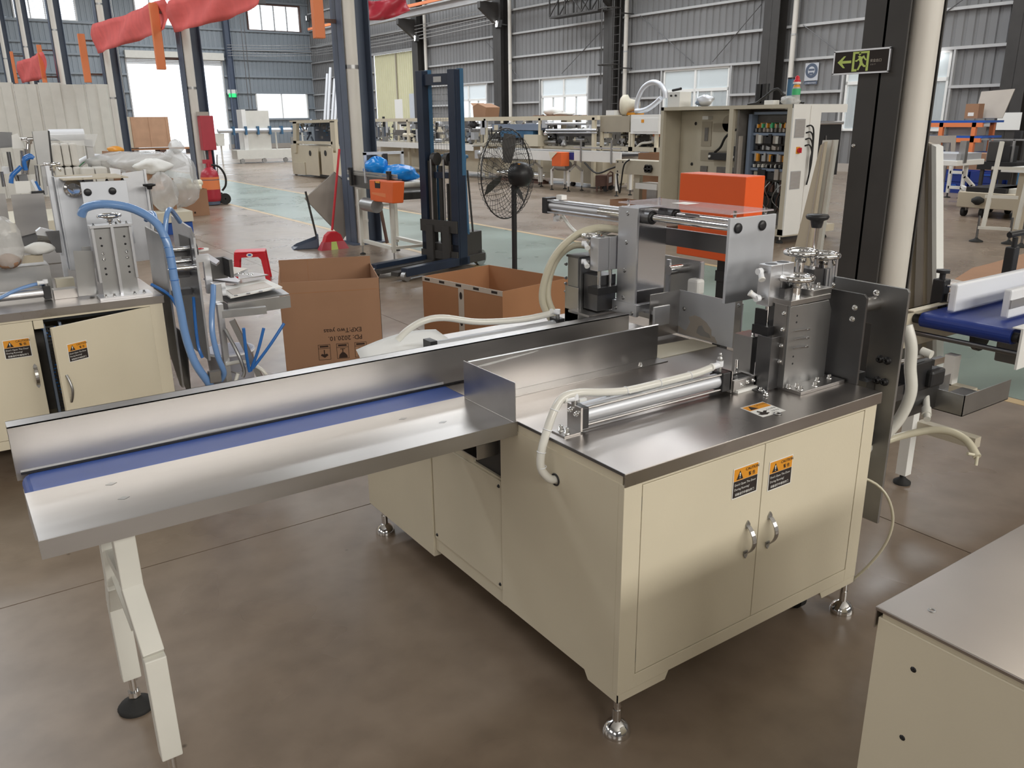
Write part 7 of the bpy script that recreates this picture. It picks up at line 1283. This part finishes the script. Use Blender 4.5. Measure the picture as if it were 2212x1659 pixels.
# black press and blue drums behind
BP = org(thing('black_press', 'black framed machine with two dark upright panels', 'machine', (18.2, 8.6, 0))); XK = 17.8
yk0, yk1 = gx(2165, 340, XK).y-.3, gx(2113, 340, XK).y
ob('table', MB().box(XK, XK+.9, yk0, yk1, gx(2140, 367, XK).z, gx(2140, 350, XK).z), 'black', BP); ob('upright_panel', MB().box(XK+.1, XK+.5, gx(2156, 320, XK).y, gx(2128, 320, XK).y, gx(2140, 350, XK).z, gx(2140, 305, XK).z), 'charcoal', BP, .02); ob('upright_panel', MB().box(XK+.15, XK+.5, gx(2174, 320, XK).y, gx(2158, 320, XK).y, gx(2140, 350, XK).z, gx(2140, 316, XK).z), 'black', BP); ob('cross_bar', MB().box(XK+.2, XK+.24, yk0-.5, yk1+.1, gx(2140, 302, XK).z-.015, gx(2140, 302, XK).z+.015), 'gsteel', BP); ob('tall_panel', MB().box(XK+.4, XK+.5, gx(2182, 300, XK).y, gx(2168, 300, XK).y, gx(2140, 303, XK).z, gx(2140, 283, XK).z), 'black', BP); ob('drape', MB().box(XK-.05, XK, gx(2184, 380, XK).y, gx(2142, 380, XK).y, gx(2140, 387, XK).z, gx(2140, 367, XK).z), 'black', BP)
for y in (yk0+.1, yk1-.1, (yk0+yk1)/2):
    for x in (XK+.05, XK+.85): ob('leg', MB().box(x-.03, x+.03, y-.03, y+.03, 0, gx(2140, 367, XK).z), 'charcoal', BP)
ob('cross_post', MB().box(XK+.2, XK+.24, yk0+.2, yk0+.24, gx(2140, 350, XK).z, gx(2140, 302, XK).z), 'gsteel', BP); ob('cross_post', MB().box(XK+.2, XK+.24, yk1-.1, yk1-.06, gx(2140, 350, XK).z, gx(2140, 302, XK).z), 'gsteel', BP)
org(None)
for k, (x, y, lab, m) in enumerate(((2175, 420, 'blue drum with a purple sheen under the black press', 'blue'), (2203, 425, 'pale blue drum beside the low trolley', 'bluel'))):
    p = gz(x, y); o = thing('drum', lab, 'drum', p); ob('body', MB().lathe([(.24, 0), (.26, .03), (.26, .25), (.27, .27), (.26, .29), (.26, .55), (.24, .58)], (0, 0, 0), n=24), m, o); ob('rim', MB().torus((0, 0, .58), .25, .015, n=24, m=6), m, o)
for k in range(4): o = thing('storage_crate', 'dark blue plastic crate stacked under the black press', 'crate', (19.6, 9.55+(k % 2)*.75, .25*(k//2)), 0, 'blue crates under the black press'); ob('body', MB().box(-.3, .3, -.35, .35, 0, .04).box(-.3, -.27, -.35, .35, .04, .24).box(.27, .3, -.35, .35, .04, .24).box(-.27, .27, -.35, -.32, .04, .24).box(-.27, .27, .32, .35, .04, .24), 'beltd', o); ob('handle_bar', MB().box(-.32, -.3, -.12, .12, .16, .19), 'blue', o)
# white topped table at the frame edge and wall bits
o = thing('white_worktable', 'white topped worktable at the edge beside the black press', 'table', (13.0, gx(2206, 365, 13).y-.35, 0)); z_ = gx(2206, 363, 13).z; ob('top', MB().box(-.1, 1.2, -1.0, .58, z_-.06, z_), 'white', o); [ob('leg', MB().box(x-.06, x+.06, y-.06, y+.06, 0, z_-.06), 'boardt', o) for x in (.05, 1.05) for y in (.3, -.9)]
o = thing('wall_notice', 'small white notice on the dark wall column by the black press', 'notice', hall(XW-.6, bxp(2179, 262, XW-.6).y, bxp(2179, 262, XW-.6).z), BROT); ob('sheet', MB().box(0, .01, -.3, .3, -.22, .22), 'whitep', o); ob('bracket', MB().box(.01, .2, -.1, .1, -.05, .05), 'charcoal', o)
q = bxp(2023, 119, XW-.25); o = thing('bulkhead_lamp', 'small lit white lamp at the window behind the thick pipe', 'lamp', hall(q.x, q.y, q.z), BROT); ob('globe', MB().lathe([(.02, -.1), (.09, -.06), (.10, 0), (.08, .06), (.03, .09)], (0, 0, 0), n=16), 'lamp', o); ob('bracket', MB().bar((0, 0, .08), (.2, 0, .1), .04), 'gsteel', o)
